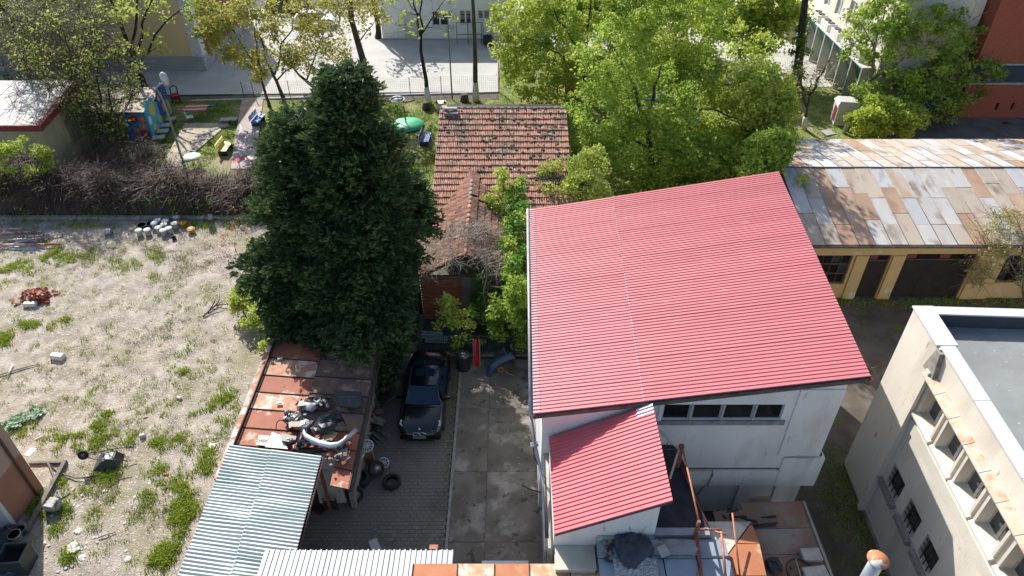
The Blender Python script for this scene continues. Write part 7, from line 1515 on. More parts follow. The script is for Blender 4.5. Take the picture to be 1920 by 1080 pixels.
for gi, (cx, cy_, rx, ry_, n, cols) in enumerate(((555, 783, 20, 10, 34, 0), (603, 752, 20, 9, 22, 1), (575, 833, 30, 7, 30, 2), (632, 850, 26, 22, 34, 3))):
    o = thing('scrap_heap', lab_[gi], 'scrap heap', tuple(rp(cx, cy_)))
    for i in range(n):
        c = rp(cx+rs_.uniform(-rx, rx), cy_+rs_.uniform(-ry_, ry_), .05+rs_.random()*.16); m = MB(); q = rs_.random()
        if q < .4: m.rock(c, .05+rs_.random()*.09, i, .7)
        elif q < .75: m.cbox(c, (.1+rs_.random()*.25, .06+rs_.random()*.12, .03+rs_.random()*.05), (rs_.uniform(-.4, .4), rs_.uniform(-.4, .4), rs_.random()*3))
        else: m.tube([c, c+Vector((rs_.uniform(-.2, .2), rs_.uniform(-.2, .2), .08)), c+Vector((rs_.uniform(-.35, .35), rs_.uniform(-.3, .3), .0))], .016, 4)
        pal = [[flat('bit_white', (.62, .62, .60)), SCR[1], flat('bit_pale', (.4, .4, .4)), SCR[0]], [SCR[0], SCR[1], flat('bit_dark', (.04,)*3), flat('bit_pale', (.4,)*3)], [SCR[0], flat('bit_red', (.45, .02, .04)), flat('bit_white', (.62,)*3), SCR[0]], [flat('bit_wood', (.30, .2, .13), .9), flat('bit_pale', (.4,)*3), flat('bit_rust', (.3, .12, .06), .9), flat('bit_dark', (.04,)*3)]][cols]
        m.build('scrap_piece', pal[i % 4], o)
# loose bits on the red sheets
for px, py, l in ((525, 672, 'white flake lying on the upper left of the rusty shed roof'), (523, 755, 'small grey cap on the left of the shed roof')):
    p = rp(px, py, .04); o = MB().cbox((0, 0, 0), (.2, .1, .05), (0, 0, .2)).build('loose_bit', flat('bit_white', (.62,)*3), None); o.location = p; tag(o, l, 'debris')
# plastered wall stump at the end of the shed with grating
o = thing('plaster_block', 'broken dirty white masonry block at the south end of the rusty shed', 'masonry block', tuple(at(625, 940)))
wb0, wb1 = at(600, 945), at(650, 942)
m = MB(); m.hexa([(wb0.x, wb0.y, 0), (wb1.x, wb1.y, 0), (wb1.x, wb1.y+.7, 0), (wb0.x, wb0.y+.7, 0)], [(wb0.x+.05, wb0.y+.1, 2.1), (wb1.x-.1, wb1.y+.1, 1.9), (wb1.x-.1, wb1.y+.7, 2.2), (wb0.x+.05, wb0.y+.7, 2.2)]); m.build('block', pm('plaster_dirty', (.66, .62, .56), (.42, .38, .33), 1.8, .9, bump=.8, bscale=9, c3=(.35, .22, .10), s3=1.3, t3=(.6, .7)), o)
m = MB(); g0 = at(625, 945); [m.box(g0.x-.22+k*.0, g0.x+.22, g0.y-.30, g0.y-.27, .1+k*.11, .16+k*.11) for k in range(5)]; m.box(g0.x-.26, g0.x-.22, g0.y-.3, g0.y-.25, .0, .75); m.box(g0.x+.22, g0.x+.26, g0.y-.3, g0.y-.25, .0, .75); m.build('grating', flat('grate_black', (.03, .028, .025), .8), o)
p = at(598, 955); o = MB().cbox((0, 0, 0), (.5, .35, .04), (0, 0, -.5)).build('dark_plate', flat('plate_black', (.02,)*3, .8), None); o.location = (p.x, p.y, .04); tag(o, 'small black plate lying at the canopy edge by the masonry block', 'plate')
# ---- things on the low roofs in front of the annex
tz_ = ZT+.02
tpn = at(1187, 1036, tz_); o = thing('tarpaulin', 'crumpled dark blue grey tarpaulin bundled on the blue grey roof', 'tarpaulin', tuple(tpn))
V = []; n = 18
for j in range(n+1):
    for i in range(n+1):
        u, v = i/n*2-1, j/n*2-1; r_ = max(abs(u), abs(v)); a = math.atan2(v, u); rr_ = r_*(1+.15*math.sin(3*a+1)); x = tpn.x+math.cos(a)*rr_*.60; y = tpn.y+.12+math.sin(a)*rr_*.62
        z = tz_+.03+.26*(1-r_**2)**.5*1.0+.14*mn.noise(Vector((x*4, y*4, 2)))+.10*mn.noise(Vector((x*9, y*9, 4))); V.append(Vector((x, y, max(z, tz_+.03))))
F = [(j*(n+1)+i, j*(n+1)+i+1, (j+1)*(n+1)+i+1, (j+1)*(n+1)+i) for j in range(n) for i in range(n)]; MB().add(V, F, True).build('cloth', pm('tarp_navy', (.045, .055, .075), (.07, .08, .10), 3, .55, bump=.4), o)
gs = at(1190, 1072, tz_); o = thing('fleece_sheet', 'silvery crinkled foil sheet beneath the tarpaulin', 'foil sheet', tuple(gs)); V = []
for j in range(13):
    for i in range(19): x = gs.x-.6+i*.072; y = gs.y-.35+j*.062+.0; V.append(Vector((x, y, tz_+.03+.10*abs(mn.noise(Vector((x*7, y*7, 1))))))) 
F = [(j*19+i, j*19+i+1, (j+1)*19+i+1, (j+1)*19+i) for j in range(12) for i in range(18)]; MB().add(V, F).build('sheet', pm('foil', (.55, .56, .58), (.25, .26, .28), 26, .4, metal=.3, bump=1, bscale=60, lo=.45, hi=.55), o)
o = thing('debris_heap', 'dead leaves and pebbles heaped left of the tarpaulin', 'debris', tuple(at(1140, 1030, tz_)))
for i in range(40): c = at(1140+rs_.uniform(-7, 9), 1030+rs_.uniform(-22, 22), tz_+.04); m = MB(); m.rock(c, .03+rs_.random()*.05, i, .6); m.build('pebble', [flat('peb_dark', (.06, .055, .04), .9), flat('peb_tan', (.3, .27, .2), .9)][i % 2], o)
gt = thing('grey_sheet', 'crumpled grey plastic sheet right of the tarpaulin', 'plastic sheet', tuple(at(1260, 1025, tz_))); V = []
q0_, q1_ = at(1222, 1042, tz_), at(1305, 1018, tz_)
for j in range(9):
    for i in range(17): x = q0_.x+(q1_.x-q0_.x)*i/16; y = q0_.y+(q1_.y-q0_.y)*j/8; V.append(Vector((x, y, tz_+.04+.14*(j/8)+.08*mn.noise(Vector((x*3, y*7, 1))))))
F = [(j*17+i, j*17+i+1, (j+1)*17+i+1, (j+1)*17+i) for j in range(8) for i in range(16)]; MB().add(V, F, True).build('sheet', pm('plastic_sheet', (.24, .235, .23), (.33, .32, .31), 2, .5), gt)
p = at(1243, 1037, tz_+.05); o = MB().cbox((0, 0, 0), (.30, .34, .05), (.1, 0, .4)).build('stone_slab', pm('slab_pale', (.5, .46, .42)), None); o.location = (p.x, p.y, tz_+.16); tag(o, 'pale square stone slab on the grey plastic sheet', 'slab')
# rust flakes on the blue roof are stains in its material; black bin bag shapes, ring and slabs on the brown lean-to
L2 = 2.44
p = at(1450, 1062, L2); o = thing('black_bag', 'dark rumpled bag on the brown lean-to beside the hoop', 'bag', tuple(p)); MB().rock(p+Vector((0, 0, .1)), .33, 8, .45).build('sack', flat('sack_black', (.03, .03, .035), .5), o)
p = at(1500, 1072, L2+.1); o = thing('black_hoop', 'black bicycle like hoop lying on the brown lean-to roof', 'hoop', tuple(p)); m = MB(); m.ring([(.40, 0), (.44, 0), (.44, .05), (.40, .05)], 26, Matrix.Translation(p)); m.build('hoop_tube', SCR[0], o); m = MB(); m.tube([p+Vector((-.05, -.35, .03)), p+Vector((-.02, .42, .06))], .02, 4); m.build('spoke', flat('bit_pale', (.4,)*3), o)
for i in range(14): c = p+Vector((rs_.uniform(-.25, .25), rs_.uniform(-.3, .2), -.03)); m = MB(); m.rock(c, .05, i, .7); m.build('scrap_piece', [SCR[0], flat('bit_pale', (.4,)*3), SCR[1]][i % 3], o)
for px, py, w_, d_, rz, l in ((1520, 1042, .62, .42, .05, 'pale concrete slab on the brown lean-to edge'), (1528, 1076, .75, .4, .12, 'second concrete slab at the bottom edge of the brown lean-to')):
    p = at(px, py, L2+.05); o = MB().cbox((0, 0, 0), (w_, d_, .14), (0, .03, rz)).build('concrete_slab', pm('slab_concrete_pale', (.50, .48, .45), (.38, .36, .33), 5, .9, bump=.7), None); o.location = (p.x, p.y, L2+.09); tag(o, l, 'slab')
o = thing('scrap_heap', 'dark pipes and branches between the lean-to and the white wall', 'scrap heap', tuple(at(1380, 965, 2.2)))
for a, b in (((1335, 968), (1385, 955)), ((1340, 974), (1400, 968)), ((1352, 965), (1420, 978)), ((1400, 975), (1455, 968)), ((1365, 952), (1372, 975)), ((1345, 958), (1362, 972))): m = MB(); m.tube([at(*a, 2.3), at(*b, 2.45)], .04, 5); m.build('stick', flat('stick_black', (.035, .03, .028), .9), o)
for i, (px, py) in enumerate(((1360, 982), (1500, 1002), (1520, 1010))):
    pass
p0_, p1_ = at(1410, 985, L2+.03), at(1458, 980, L2+.03); o = thing('steel_strip', 'dark steel strips lying across the brown lean-to', 'strip', tuple(p0_)); m = MB(); m.tube([p0_, p1_], .03, 4); m.tube([at(1412, 988, L2+.03), at(1455, 984, L2+.03)], .03, 4); m.build('strip', flat('strip_dark', (.06, .04, .035), .7), o)
# sewer pipe / valve and cable in the passage
p = at(1613, 742); o = thing('iron_lamp', 'rusty iron shade on a bent pipe in the passage between the buildings', 'lamp', tuple(p))
m = MB(); m.lathe([(.05, .16), (.27, .05), (.30, .0), (.27, .02)], 18, Matrix.Translation(p+Vector((0, 0, 1.0)))); m.build('shade', flat('shade_rust', (.16, .07, .05), .8), o)
m = MB(); q = p+Vector((0, 0, 1.0)); m.tube([q+Vector((0, .05, .1)), q+Vector((.15, .25, .5)), q+Vector((.55, .25, .6)), (at(1640, 790)+Vector((0, 0, .8))), at(1630, 790)], .025, 5); m.build('pipe', flat('steel_black', (.03,)*3), o)
# ================================================================ VACANT LOT THINGS
# buckets by the kerb
wl = 'white plastic bucket standing in the cluster by the lot kerb'
g_ = 'white plastic buckets clustered by the lot kerb'
b0 = bucket(wl, 263, 441, BKWH, .19, .38, group=g_)
for px, py in ((279, 440), (292, 428), (300, 436), (310, 430), (319, 437), (313, 423), (298, 422), (309, 441), (330, 428), (334, 416)): 
    p = at(px, py); dup(b0, (p.x, p.y, 0), random.random()*6)
p = at(210, 438); dup(b0, (p.x, p.y, .19), None, 'white bucket lying on its side apart, left of the cluster', rot=(R(90), .1, -1.2))
p = at(203, 439); q = dup(b0, (p.x, p.y, .14), None, 'small grey white pail lying beside the tipped bucket', rot=(R(80), 0, 1.4), scale=.75)
yb1 = bucket('yellow bucket nearest the kerb on the right of the cluster', 345, 424, flat('bucket_yellow', (.70, .40, .01), .5), .22, .28)
p = at(360, 436); dup(yb1, (p.x, p.y, 0), 1, 'yellow bucket lower right, at the end of the cluster')
for o in COL.objects:
    if o.type == 'EMPTY' and o.get('label', '').startswith(('white bucket lying', 'small grey white')) and 'group' in o: del o['group']
bucket('round black tub at the back of the bucket cluster', 268, 427, flat('tub_black', (.03, .03, .035), .5), .27, .22)
bucket('dark blue tub between the black tub and white buckets', 281, 424, flat('tub_blue', (.01, .03, .16), .5), .26, .2)
bucket('small black pot lying under the white buckets', 327, 449, flat('pot_black', (.02,)*3, .6), .14, .16)
p = at(250, 429); o = MB().lathe([(.26, .02), (.26, .05), (0, .055)], 18).build('bucket_cover', flat('lid_tan', (.52, .42, .18), .7), None); o.location = p; tag(o, 'flat yellowish round lid at the left of the bucket cluster', 'lid')
p = at(396, 412); o = MB().rock((0, 0, .15), .22, 5, .9).build('clear_bag', pm('bag_clear', (.55, .56, .55), (.4, .42, .4), 8, .3), None); o.location = p; tag(o, 'transparent bag in the grass by the lot kerb', 'bag')
p = at(455, 428); o = MB().rock((0, 0, .12), .16, 6, .8).build('white_bag', pm('bag_white', (.7, .7, .7), None, 8, .5), None); o.location = p; tag(o, 'small white bag at the left edge of the conifer', 'bag')
# poles and planks at the left
RW = pm('pole_red_white', (.50, .09, .06), (.68, .55, .50), 2.2, .6, lo=.44, hi=.56)
for i, (a, b, r_, c, l) in enumerate((((-5, 437), (79, 434), .05, RW, 'red painted pole on top of the pole heap, farthest back'), ((10, 430), (46, 429), .04, RW, 'short faded red pole behind the others'), ((12, 461), (120, 438), .04, flat('pole_zinc', (.5, .5, .5), .5), 'thin grey steel pole crossing the heap'),
        ((5, 452), (80, 450), .05, RW, 'red and white pole in the middle of the heap'), ((-5, 462), (117, 460), .06, RW, 'long red and white pole at the front of the heap'), ((150, 455), (175, 461), .02, flat('stick_red', (.45, .12, .08)), 'short thin red stick right of the pole heap'))):
    A_, B_ = at(*a, .1), at(*b, .1); o = thing('pole', l, 'pole', tuple(A_)); m = MB(); m.tube([A_+Vector((0, 0, .03*i)), B_+Vector((0, 0, .02*i))], r_, 8); m.build('tube', c, o)
for a, s, rz, l, c in (((52, 452), (1.35, .32, .12), .02, 'pale metal trough upside down among the poles', flat('trough_grey', (.50, .52, .54), .4)), ((45, 466), (1.6, .4, .06), .04, 'wet looking grey board in front of the poles', pm('board_grey', (.3, .3, .3), (.5, .5, .5), 5, .6)), ((62, 444), (1.7, .28, .06), .08, 'dark sheet lying behind the metal trough', flat('sheet_dark', (.06, .06, .07), .5))):
    p = at(*a); o = MB().hexa([(-s[0]/2, -s[1]/2, 0), (s[0]/2, -s[1]/2, 0), (s[0]/2, s[1]/2, 0), (-s[0]/2, s[1]/2, 0)], [(-s[0]/2+.06, -s[1]/2+.06, s[2]), (s[0]/2-.06, -s[1]/2+.06, s[2]), (s[0]/2-.06, s[1]/2-.06, s[2]), (-s[0]/2+.06, s[1]/2-.06, s[2])]).build('metal_trough' if 'trough' in l else 'board', c, None)
    o.location = (p.x, p.y, .03); o.rotation_euler = (0, 0, rz); tag(o, l, 'trough' if 'trough' in l else 'board')
# terracotta heap
o = thing('terracotta_heap', 'heap of broken reddish tiles with a pale block on the left of the lot', 'tile heap', tuple(at(68, 560)))
TC = [pm('terracotta_a', (.30, .08, .05), (.24, .06, .04), 4, .8, rnd=.2), pm('terracotta_b', (.42, .15, .09), (.36, .12, .07), 4, .8, rnd=.2)]
rs_ = random.Random(8)
for i in range(60):
    u, v = rs_.gauss(0, .42), rs_.gauss(0, .26); c = at(68, 560)+Vector((u, v, .06+.45*max(0, 1-(u*u+v*v*2.2)*2.0)*rs_.random()**.4)); m = MB(); m.cbox(c, (.32, .2, .03), (rs_.uniform(-.9, .9), rs_.uniform(-.7, .7), rs_.random()*3)); m.build('tile', TC[i % 2], o)
def blockthing(px, py, s, rz, l, mat, name='white_block', z=.0, rot=None):
    p = at(px, py); o = MB(); w, d, h = s; b_ = .03
    o.hexa([(-w/2, -d/2, 0), (w/2, -d/2, 0), (w/2, d/2, 0), (-w/2, d/2, 0)], [(-w/2, -d/2, h-b_), (w/2, -d/2, h-b_), (w/2, d/2, h-b_), (-w/2, d/2, h-b_)])
    o.hexa([(-w/2, -d/2, h-b_+.0005), (w/2, -d/2, h-b_+.0005), (w/2, d/2, h-b_+.0005), (-w/2, d/2, h-b_+.0005)], [(-w/2+b_, -d/2+b_, h), (w/2-b_, -d/2+b_, h), (w/2-b_, d/2-b_, h), (-w/2+b_, d/2-b_, h)])
    o = o.build(name, mat, None); o.location = (p.x, p.y, z); o.rotation_euler = rot or (0, 0, rz); return tag(o, l, 'block')
WB = pm('block_white', (.74, .73, .70), (.66, .65, .62), 4, .9, bump=.3)
blockthing(58, 574, (.62, .26, .24), .05, 'whitish block in front of the terracotta heap', WB)
blockthing(110, 672, (.62, .30, .26), -.15, 'clean white aerated concrete block alone on the lot', WB)
blockthing(57, 848, (.34, .46, .03), -.25, 'flat white board by the brown building corner', WB, 'white_board')
blockthing(73, 822, (.32, .1, .06), .7, 'narrow white brick piece above the white board', WB)
blockthing(336, 747, (.24, .13, .1), -.4, 'small white brick fragment in the lower middle of the lot', WB)
blockthing(273, 783, (.2, .12, .06), .5, 'pinkish brick fragment near the middle grass', pm('brick_pink', (.55, .33, .25), None, 4, .9))
blockthing(268, 819, (.22, .18, .16), .3, 'pale grey cube stone above the wheelbarrow', pm('stone_pale', (.55, .55, .53), None, 4, .9))
blockthing(312, 890, (.2, .14, .07), .1, 'orange brick fragment in the grass right of the wheelbarrow', pm('brick_orange', (.55, .22, .10), None, 4, .9))
o = blockthing(246, 835, (.05, .2, .05), -.6, 'small turquoise can in the gravel', flat('can_blue', (.15, .42, .5), .4), 'can'); o['category'] = 'can'
# sticks
STK = pm('wood_grey', (.34, .31, .28), (.22, .2, .18), 6, .9)
for a, b, r_, l in (((-4, 704), (74, 682), .035, 'long grey wooden rod lying on the gravel at the left edge'), ((184, 1008), (217, 998), .03, 'pale stick in the debris near the lower middle of the lot')):
    A_, B_ = at(*a, .06), at(*b, .05); o = thing('stick', l, 'stick', tuple(A_)); m = MB(); m.tube([A_, (A_+B_)/2+Vector((0, .02, .02)), B_], [r_, r_*.9, r_*.6], 6); m.build('rod', STK, o)
A_, B_ = at(24, 683, .10), at(14, 707, .06); o = thing('white_stick', 'white slat crossing the long grey rod', 'slat', tuple(A_)); m = MB(); m.tube([A_, B_], .035, 4); m.build('strip', WB, o)
# dead branch near the yellow shrub
o = thing('dead_branch', 'grey dead branch lying by the yellow green shrub on the gravel', 'branch', tuple(at(382, 592))); m = MB()
for a, b, c in (((380, 594), (398, 578), (424, 560)), ((398, 578), (410, 566), (412, 552)), ((405, 573), (426, 570), (440, 574)), ((390, 586), (400, 570), (404, 560))): m.tube([at(*a, .05), at(*b, .18), at(*c, .35)], [.04, .028, .01], 5)
m.build('limb', BARK, o)
# wheelbarrow
p = at(205, 868); o = thing('wheelbarrow', 'overturned black wheelbarrow with its wheel up on the lot', 'wheelbarrow', (p.x, p.y, 0), rz=.12)
m = MB(); m.hexa([(-.52, -.42, .04), (.50, -.36, .04), (.50, .36, .04), (-.52, .42, .04)], [(-.10, -.22, .40), (.36, -.20, .44), (.36, .20, .44), (-.10, .22, .40)]); m.build('tray', pm('tray_black', (.035, .04, .045), (.06, .065, .07), 3, .45), o, world=False)
m = MB(); m.box(-.02, .28, -.17, .17, .425, .455); m.build('tray_bottom', pm('tray_worn', (.38, .42, .45), (.2, .22, .24), 4, .35), o, world=False)
for s in (-1, 1):
    m = MB(); m.tube([(-.75, s*.06, .62), (-.3, s*.20, .52), (.4, s*.30, .52), (.95, s*.34, .40)], .02, 6); m.build('handle', SCR[0], o, world=False)
    m = MB(); m.tube([(.05, s*.22, .50), (.10, s*.22, .80), (.32, s*.24, .82), (.42, s*.26, .52)], .017, 5); m.build('leg', SCR[0], o, world=False)
e = bpy.data.objects.new('wheel', None); COL.objects.link(e); e.parent = o; e.location = (-.80, 0, .62); e.rotation_euler = (R(70), 0, .1)
m = MB(); m.ring([(.11, -.04), (.19, -.045), (.21, 0), (.19, .045), (.11, .04)], 18); m.build('tyre', TY, e, world=False); MB().lathe([(.11, .02), (.05, .03), (0, .04)], 14).build('rim', flat('rim_grey_dark', (.16,)*3, .5), e, world=False)
# hose, beams and blocks near the brown building
WOD = pm('beam_weathered', (.22, .20, .175), (.14, .125, .11), 4, .9, bump=.5, stretch=(1, .2, 1))
def beam(a, b, w, h, l, z=.02, mat=WOD, name='timber_beam', z2=None):
    A_, B_ = at(*a), at(*b); d = (B_-A_); L = d.length; o = MB(); o.box(0, L, -w/2, w/2, 0, h); o = o.build(name, mat, None); o.location = (A_.x, A_.y, z); o.rotation_euler = (0, -math.atan2((z2 or z)-z, L), math.atan2(d.y, d.x)); return tag(o, l, 'beam')
beam((52, 1000), (125, 868), .15, .18, 'long weathered timber beam beside the brown building')
beam((57, 871), (122, 869), .10, .12, 'short timber beam meeting the long one at the corner')
beam((92, 870), (106, 901), .06, .06, 'thin strut between the two timber beams', .12)
hs_ = thing('garden_hose', 'black hose curving from the timber corner to the wheelbarrow', 'hose', tuple(at(93, 870))); m = MB(); m.tube([at(x, y, .08) for x, y in ((91, 869), (105, 882), (122, 890), (140, 896), (158, 896), (175, 893), (188, 887), (200, 880))], .028, 6); m.build('tube', SCR[0], hs_)
o = blockthing(104, 955, (.42, .45, .45), -.2, 'grey concrete block with dark flat top next to the timber beam', pm('block_grey', (.50, .48, .47), (.36, .34, .33), 2.5, .9, c3=(.1, .1, .1), s3=1.6, t3=(.5, .55)), 'concrete_block')
cb = thing('cable_coil', 'black cable coil on top of the grey concrete block', 'cable', tuple(at(108, 930, .45))); m = MB(); m.tube([at(x, y, .42) for x, y in ((107, 922), (108, 932), (116, 935), (125, 930), (130, 926))], .035, 5); m.build('tube', SCR[0], cb)
# bin, pail, rubbish in the shade
bn = at(42, 1062); o = thing('black_tub', 'big black square tub in the shaded lower left corner', 'tub', (bn.x, bn.y, 0), rz=.08)
m = MB(); w_ = .40; hb = .85
def ringbox(m, a, b, z0, z1, t): 
    for x0, x1, y0, y1 in ((-a, a, -b, -b+t), (-a, a, b-t, b), (-a, -a+t, -b+t, b-t), (a-t, a, -b+t, b-t)): m.box(x0, x1, y0, y1, z0, z1)
ringbox(m, w_, w_*.95, 0.03, hb, .03); m.box(-w_, w_, -w_*.95, w_*.95, 0, .029); m.build('body', pm('tub_charcoal', (.05, .055, .06), (.035, .04, .045), 3, .5), o, world=False)
m = MB(); ringbox(m, w_+.03, w_*.95+.03, hb+.001, hb+.04, .05); m.build('rim', SCR[1], o, world=False); MB().box(-w_+.03, w_-.03, -w_*.9, w_*.9, .5, .52).build('content', flat('content_dark', (.012, .012, .015), .9), o, world=False)
bucket('white pail behind the big black tub', 34, 1012, pm('pail_white', (.62, .62, .60), None, 4, .5), .21, .36)
bucket('blue pail half behind the white pail', 44, 1000, flat('pail_blue', (.08, .22, .4), .5), .16, .3)
for px, py, r_, c, l in ((10, 1015, .4, (.03, .03, .035), 'black rubbish bag at the left edge behind the tub'), (8, 1050, .42, (.03, .035, .07), 'dark blue rubbish bag at the left edge beside the tub'), (22, 1000, .28, (.06, .06, .065), 'grey rubbish bag by the white door jamb'), (14, 1078, .34, (.05, .05, .09), 'navy rubbish bag in the very corner')):
    p = at(px, py); o = MB().rock((0, 0, r_*.5), r_, px, .7).build('rubbish_bag', flat('bagcol'+str(px), c, .4), None); o.location = p; tag(o, l, 'rubbish bag')
# rubble: larger stones as one mass of real pieces
RUB = pm('rubble_pale', (.74, .70, .64), (.60, .56, .50), 3, .9, bump=.5, rnd=.1)
def rubble(name, spots, n, mat, rmin, rmax, seed=1):
    q = random.Random(seed); V = []; F = []
    for _ in range(n):
        px, py, rx, ry2 = q.choice(spots); p = at(px+q.gauss(0, rx), py+q.gauss(0, ry2))
        if not ((p.x < -10.8 and p.y < 36.3) or (p.y > 23.4 and p.x < -9.5 and p.y < 36.3)): continue
        r_ = rmin+(rmax-rmin)*q.random()**3; b = len(V); a = q.random()*6
        for sx, sy, sz in ((-1, -1, -.3), (1, -.8, -.3), (.9, 1, -.3), (-1, .9, -.3), (-.6, -.6, .6), (.7, -.5, .5), (.6, .6, .55), (-.7, .6, .7)):
            x, y = sx*r_*q.uniform(.6, 1.2), sy*r_*q.uniform(.5, 1); V.append((p.x+x*math.cos(a)-y*math.sin(a), p.y+x*math.sin(a)+y*math.cos(a), r_*.25+sz*r_*.42))
        F += [tuple(i+b for i in f) for f in BOXF]
    o = mkobj(name, npmesh(name, V, F), mat); o['kind'] = 'stuff'; return o
rubble('rubble', [(110, 990, 25, 40), (140, 1050, 18, 30), (200, 1000, 50, 45), (235, 965, 50, 40), (130, 960, 20, 20), (90, 1000, 14, 20), (160, 930, 30, 20), (400, 830, 6, 22), (230, 1040, 60, 30)], 260, RUB, .015, .085, 3)
rubble('gravel', [(200, 620, 160, 70), (300, 560, 120, 60), (150, 760, 120, 80), (250, 900, 90, 90), (400, 520, 40, 50), (420, 480, 30, 30)], 9000, pm('gravel_pale', (.72, .62, .50), (.50, .41, .32), 3, .9), .008, .035, 5)
rubble('sand_heap_pebbles', [(35, 590, 22, 12)], 500, pm('pebble_white', (.78, .74, .70), None, 3, .9), .01, .05, 7)
for px, py, r_, l in ((545/4, 1030, .27, 'largest broken white slab piece near the bottom of the lot'), (148, 996, .17, 'broken white chunk on the debris strip'), (398, 838, .18, 'elongated white chunk by the corrugated canopy'), (155, 1045, .14, 'white chunk beside the largest broken slab'), (240, 1048, .12, 'small white stone at the bottom of the lot'), (157, 856, .14, 'round white stone above the hose'), (176, 824, .10, 'tan stone in the big grass patch')):
    p = at(px, py); o = MB().rock((0, 0, r_*.12), r_, int(px), .28).build('stone_chunk', RUB, None); o.location = p; tag(o, l, 'stone')
# grass and weeds
def spots(L, q, reg=True):
    P = []
    for (px, py, rx, ry2, n) in L:
        for _ in range(int(n*.62)):
            p = at(px+q.gauss(0, .62)*rx, py+q.gauss(0, .62)*ry2)
            if mn.noise(Vector((p.x*.9, p.y*.9, 4)))+.9*mn.noise(Vector((p.x*2.4, p.y*2.4, 2)))+.05 < q.random()*.25: continue
            if reg and not ((p.x < -10.75 and p.y < 36.5) or (p.y > 23.4 and p.x < -7 and p.y < 36.5)): continue
            P.append((p.x, p.y, 0))
    return np.array(P)
q = random.Random(12)
big = [(110, 480, 55, 16, 420), (30, 500, 34, 18, 200), (10, 520, 25, 14, 120), (60, 610, 34, 12, 330), (12, 635, 14, 12, 150), (35, 640, 12, 8, 90), (325, 697, 32, 11, 210), (355, 665, 18, 9, 90), (65, 795, 26, 14, 130), (150, 825, 50, 16, 560), (185, 800, 18, 8, 140), (25, 815, 24, 8, 120),
       (235, 490, 22, 10, 130), (280, 480, 22, 14, 120), (260, 520, 34, 14, 150), (115, 600, 14, 6, 70), (170, 900, 14, 22, 150), (210, 890, 20, 16, 160), (150, 980, 14, 12, 110), (280, 910, 20, 18, 170), (300, 880, 12, 18, 120), (355, 900, 30, 30, 430), (345, 960, 24, 30, 420), (320, 1020, 22, 34, 460), (300, 1065, 22, 20, 260),
       (400, 870, 18, 24, 260), (275, 930, 14, 20, 120), (420, 760, 18, 26, 260), (388, 768, 12, 12, 90), (300, 790, 14, 10, 90), (295, 830, 10, 8, 70), (120, 915, 16, 14, 110), (128, 950, 14, 16, 140), (105, 1000, 10, 12, 60), (70, 950, 20, 26, 260), (290, 843, 14, 10, 80), (340, 830, 22, 14, 90), (125, 1040, 14, 26, 120),
       (60, 410, 60, 6, 90), (140, 425, 60, 6, 130), (380, 420, 40, 8, 160), (420, 430, 24, 10, 120), (190, 820, 20, 10, 80), (240, 820, 12, 8, 50), (200, 780, 14, 6, 50)]
grassmesh('grass', spots(big, q), .06, .24, .021, L_GRASS, 8, .10)
sm = [(200, 620, 200, 90, 700), (250, 780, 180, 60, 1200), (120, 730, 120, 30, 260), (330, 560, 100, 50, 300), (200, 960, 120, 80, 1000), (60, 500, 60, 30, 300), (250, 480, 120, 30, 260), (60, 470, 80, 40, 220), (230, 500, 120, 50, 220), (400, 700, 60, 60, 140), (60, 540, 70, 40, 160), (400, 820, 50, 60, 260)]
P = spots(sm, q); grassmesh('weed_tufts', P, .04, .16, .014, L_GRASS, 10, .09)
grassmesh('dry_grass', spots([(250, 520, 190, 60, 1500), (330, 500, 120, 60, 700), (200, 640, 210, 80, 900), (230, 920, 140, 120, 1400), (100, 700, 110, 60, 300), (120, 460, 130, 40, 600), (200, 780, 190, 60, 500)], q), .03, .12, .010, L_STRAW, 7, .14, lean=1.6)
grassmesh('dead_weeds', spots([(220, 470, 150, 26, 900), (380, 490, 60, 34, 420), (60, 440, 60, 24, 300), (300, 620, 120, 60, 260), (180, 700, 150, 40, 240), (250, 930, 110, 80, 420)], q), .04, .16, .013, L_DEADW, 9, .13, lean=1.0)
grassmesh('kerb_weeds', np.array([(q.uniform(-46, -17), q.gauss(37.1, .25), 0) for _ in range(900)]), .1, .4, .02, L_GRASS, 9, .15)
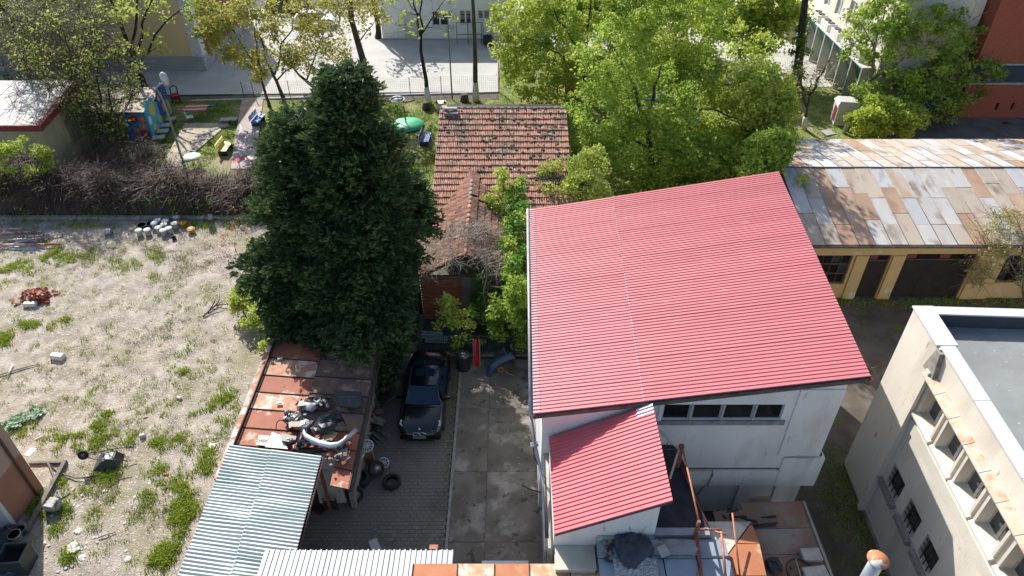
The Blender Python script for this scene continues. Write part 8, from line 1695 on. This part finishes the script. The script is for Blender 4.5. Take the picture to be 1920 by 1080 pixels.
# lawn grass on the playground and in the park
P = []
while len(P) < 9000:
    x, y = q.uniform(-30, -1), q.uniform(40.5, 54.2)
    pth = -19.8+(y-44)*.05
    if abs(x-pth) < 1.0 or (x > -4.6 and y < 45): continue
    d = mn.noise(Vector((x*.5, y*.5, 9)))
    if d+.35 < q.random()*.6: continue
    P.append((x, y, 0))
grassmesh('lawn_grass', np.array(P), .03, .13, .022, L_GRASS2, 7, .16)
P = [(q.uniform(-1, 27), q.uniform(41, 65.5), 0) for _ in range(7000)]
grassmesh('park_grass', np.array(P), .03, .14, .03, L_GRASS2, 6, .2)
# passage weeds
P = [(13.1+q.gauss(0, .35)-(19-y)*.03, y, 0) for y in [q.uniform(11, 19) for _ in range(300)]]+[(q.uniform(14, 30), q.gauss(28.6, .2), 0) for _ in range(380)]+[(q.gauss(11.9, .5), q.gauss(19.2, 1.1), 0) for _ in range(90)]+[(q.gauss(12.6, .35), q.gauss(16.6, 1.2), 0) for _ in range(110)]
grassmesh('passage_weeds', np.array(P), .04, .2, .016, L_GRASS, 8, .12)
P = [(q.gauss(-2.6, .05), q.uniform(17, 24), 0) for _ in range(260)]; grassmesh('joint_weeds', np.array(P), .02, .07, .010, L_GRASS, 5, .05)
# broad leaved plants
for px, py, l in ((68, 778, 'silver green broad leaved plant, upper of two at the left'), (25, 800, 'silver green broad leaved plant, lower of two at the left'), (33, 795, 'broad leaved plant nearest the left edge')):
    p = at(px, py); o = thing('broad_leaf_plant', l, 'plant', tuple(p)); C = np.array([(math.cos(a)*r_, math.sin(a)*r_, .12) for a, r_ in [(q.random()*6.28, q.random()*.4) for _ in range(12)]]); leafcloud('foliage', C, 10, .16, .16, leaf('leaf_silver', (.16, .30, .16), (.38, .50, .34), .2), o, up=1.2, flatz=.4)
# litter of plaster and fallen leaves in the yard
C = np.array([(q.uniform(-8.3, 1.0), q.uniform(14, 24.2), .03) for _ in range(260)]); leafcloud('yard_litter', C, 1, .02, .05, LIT, None, up=1.5, kind='stuff', flatz=.1)
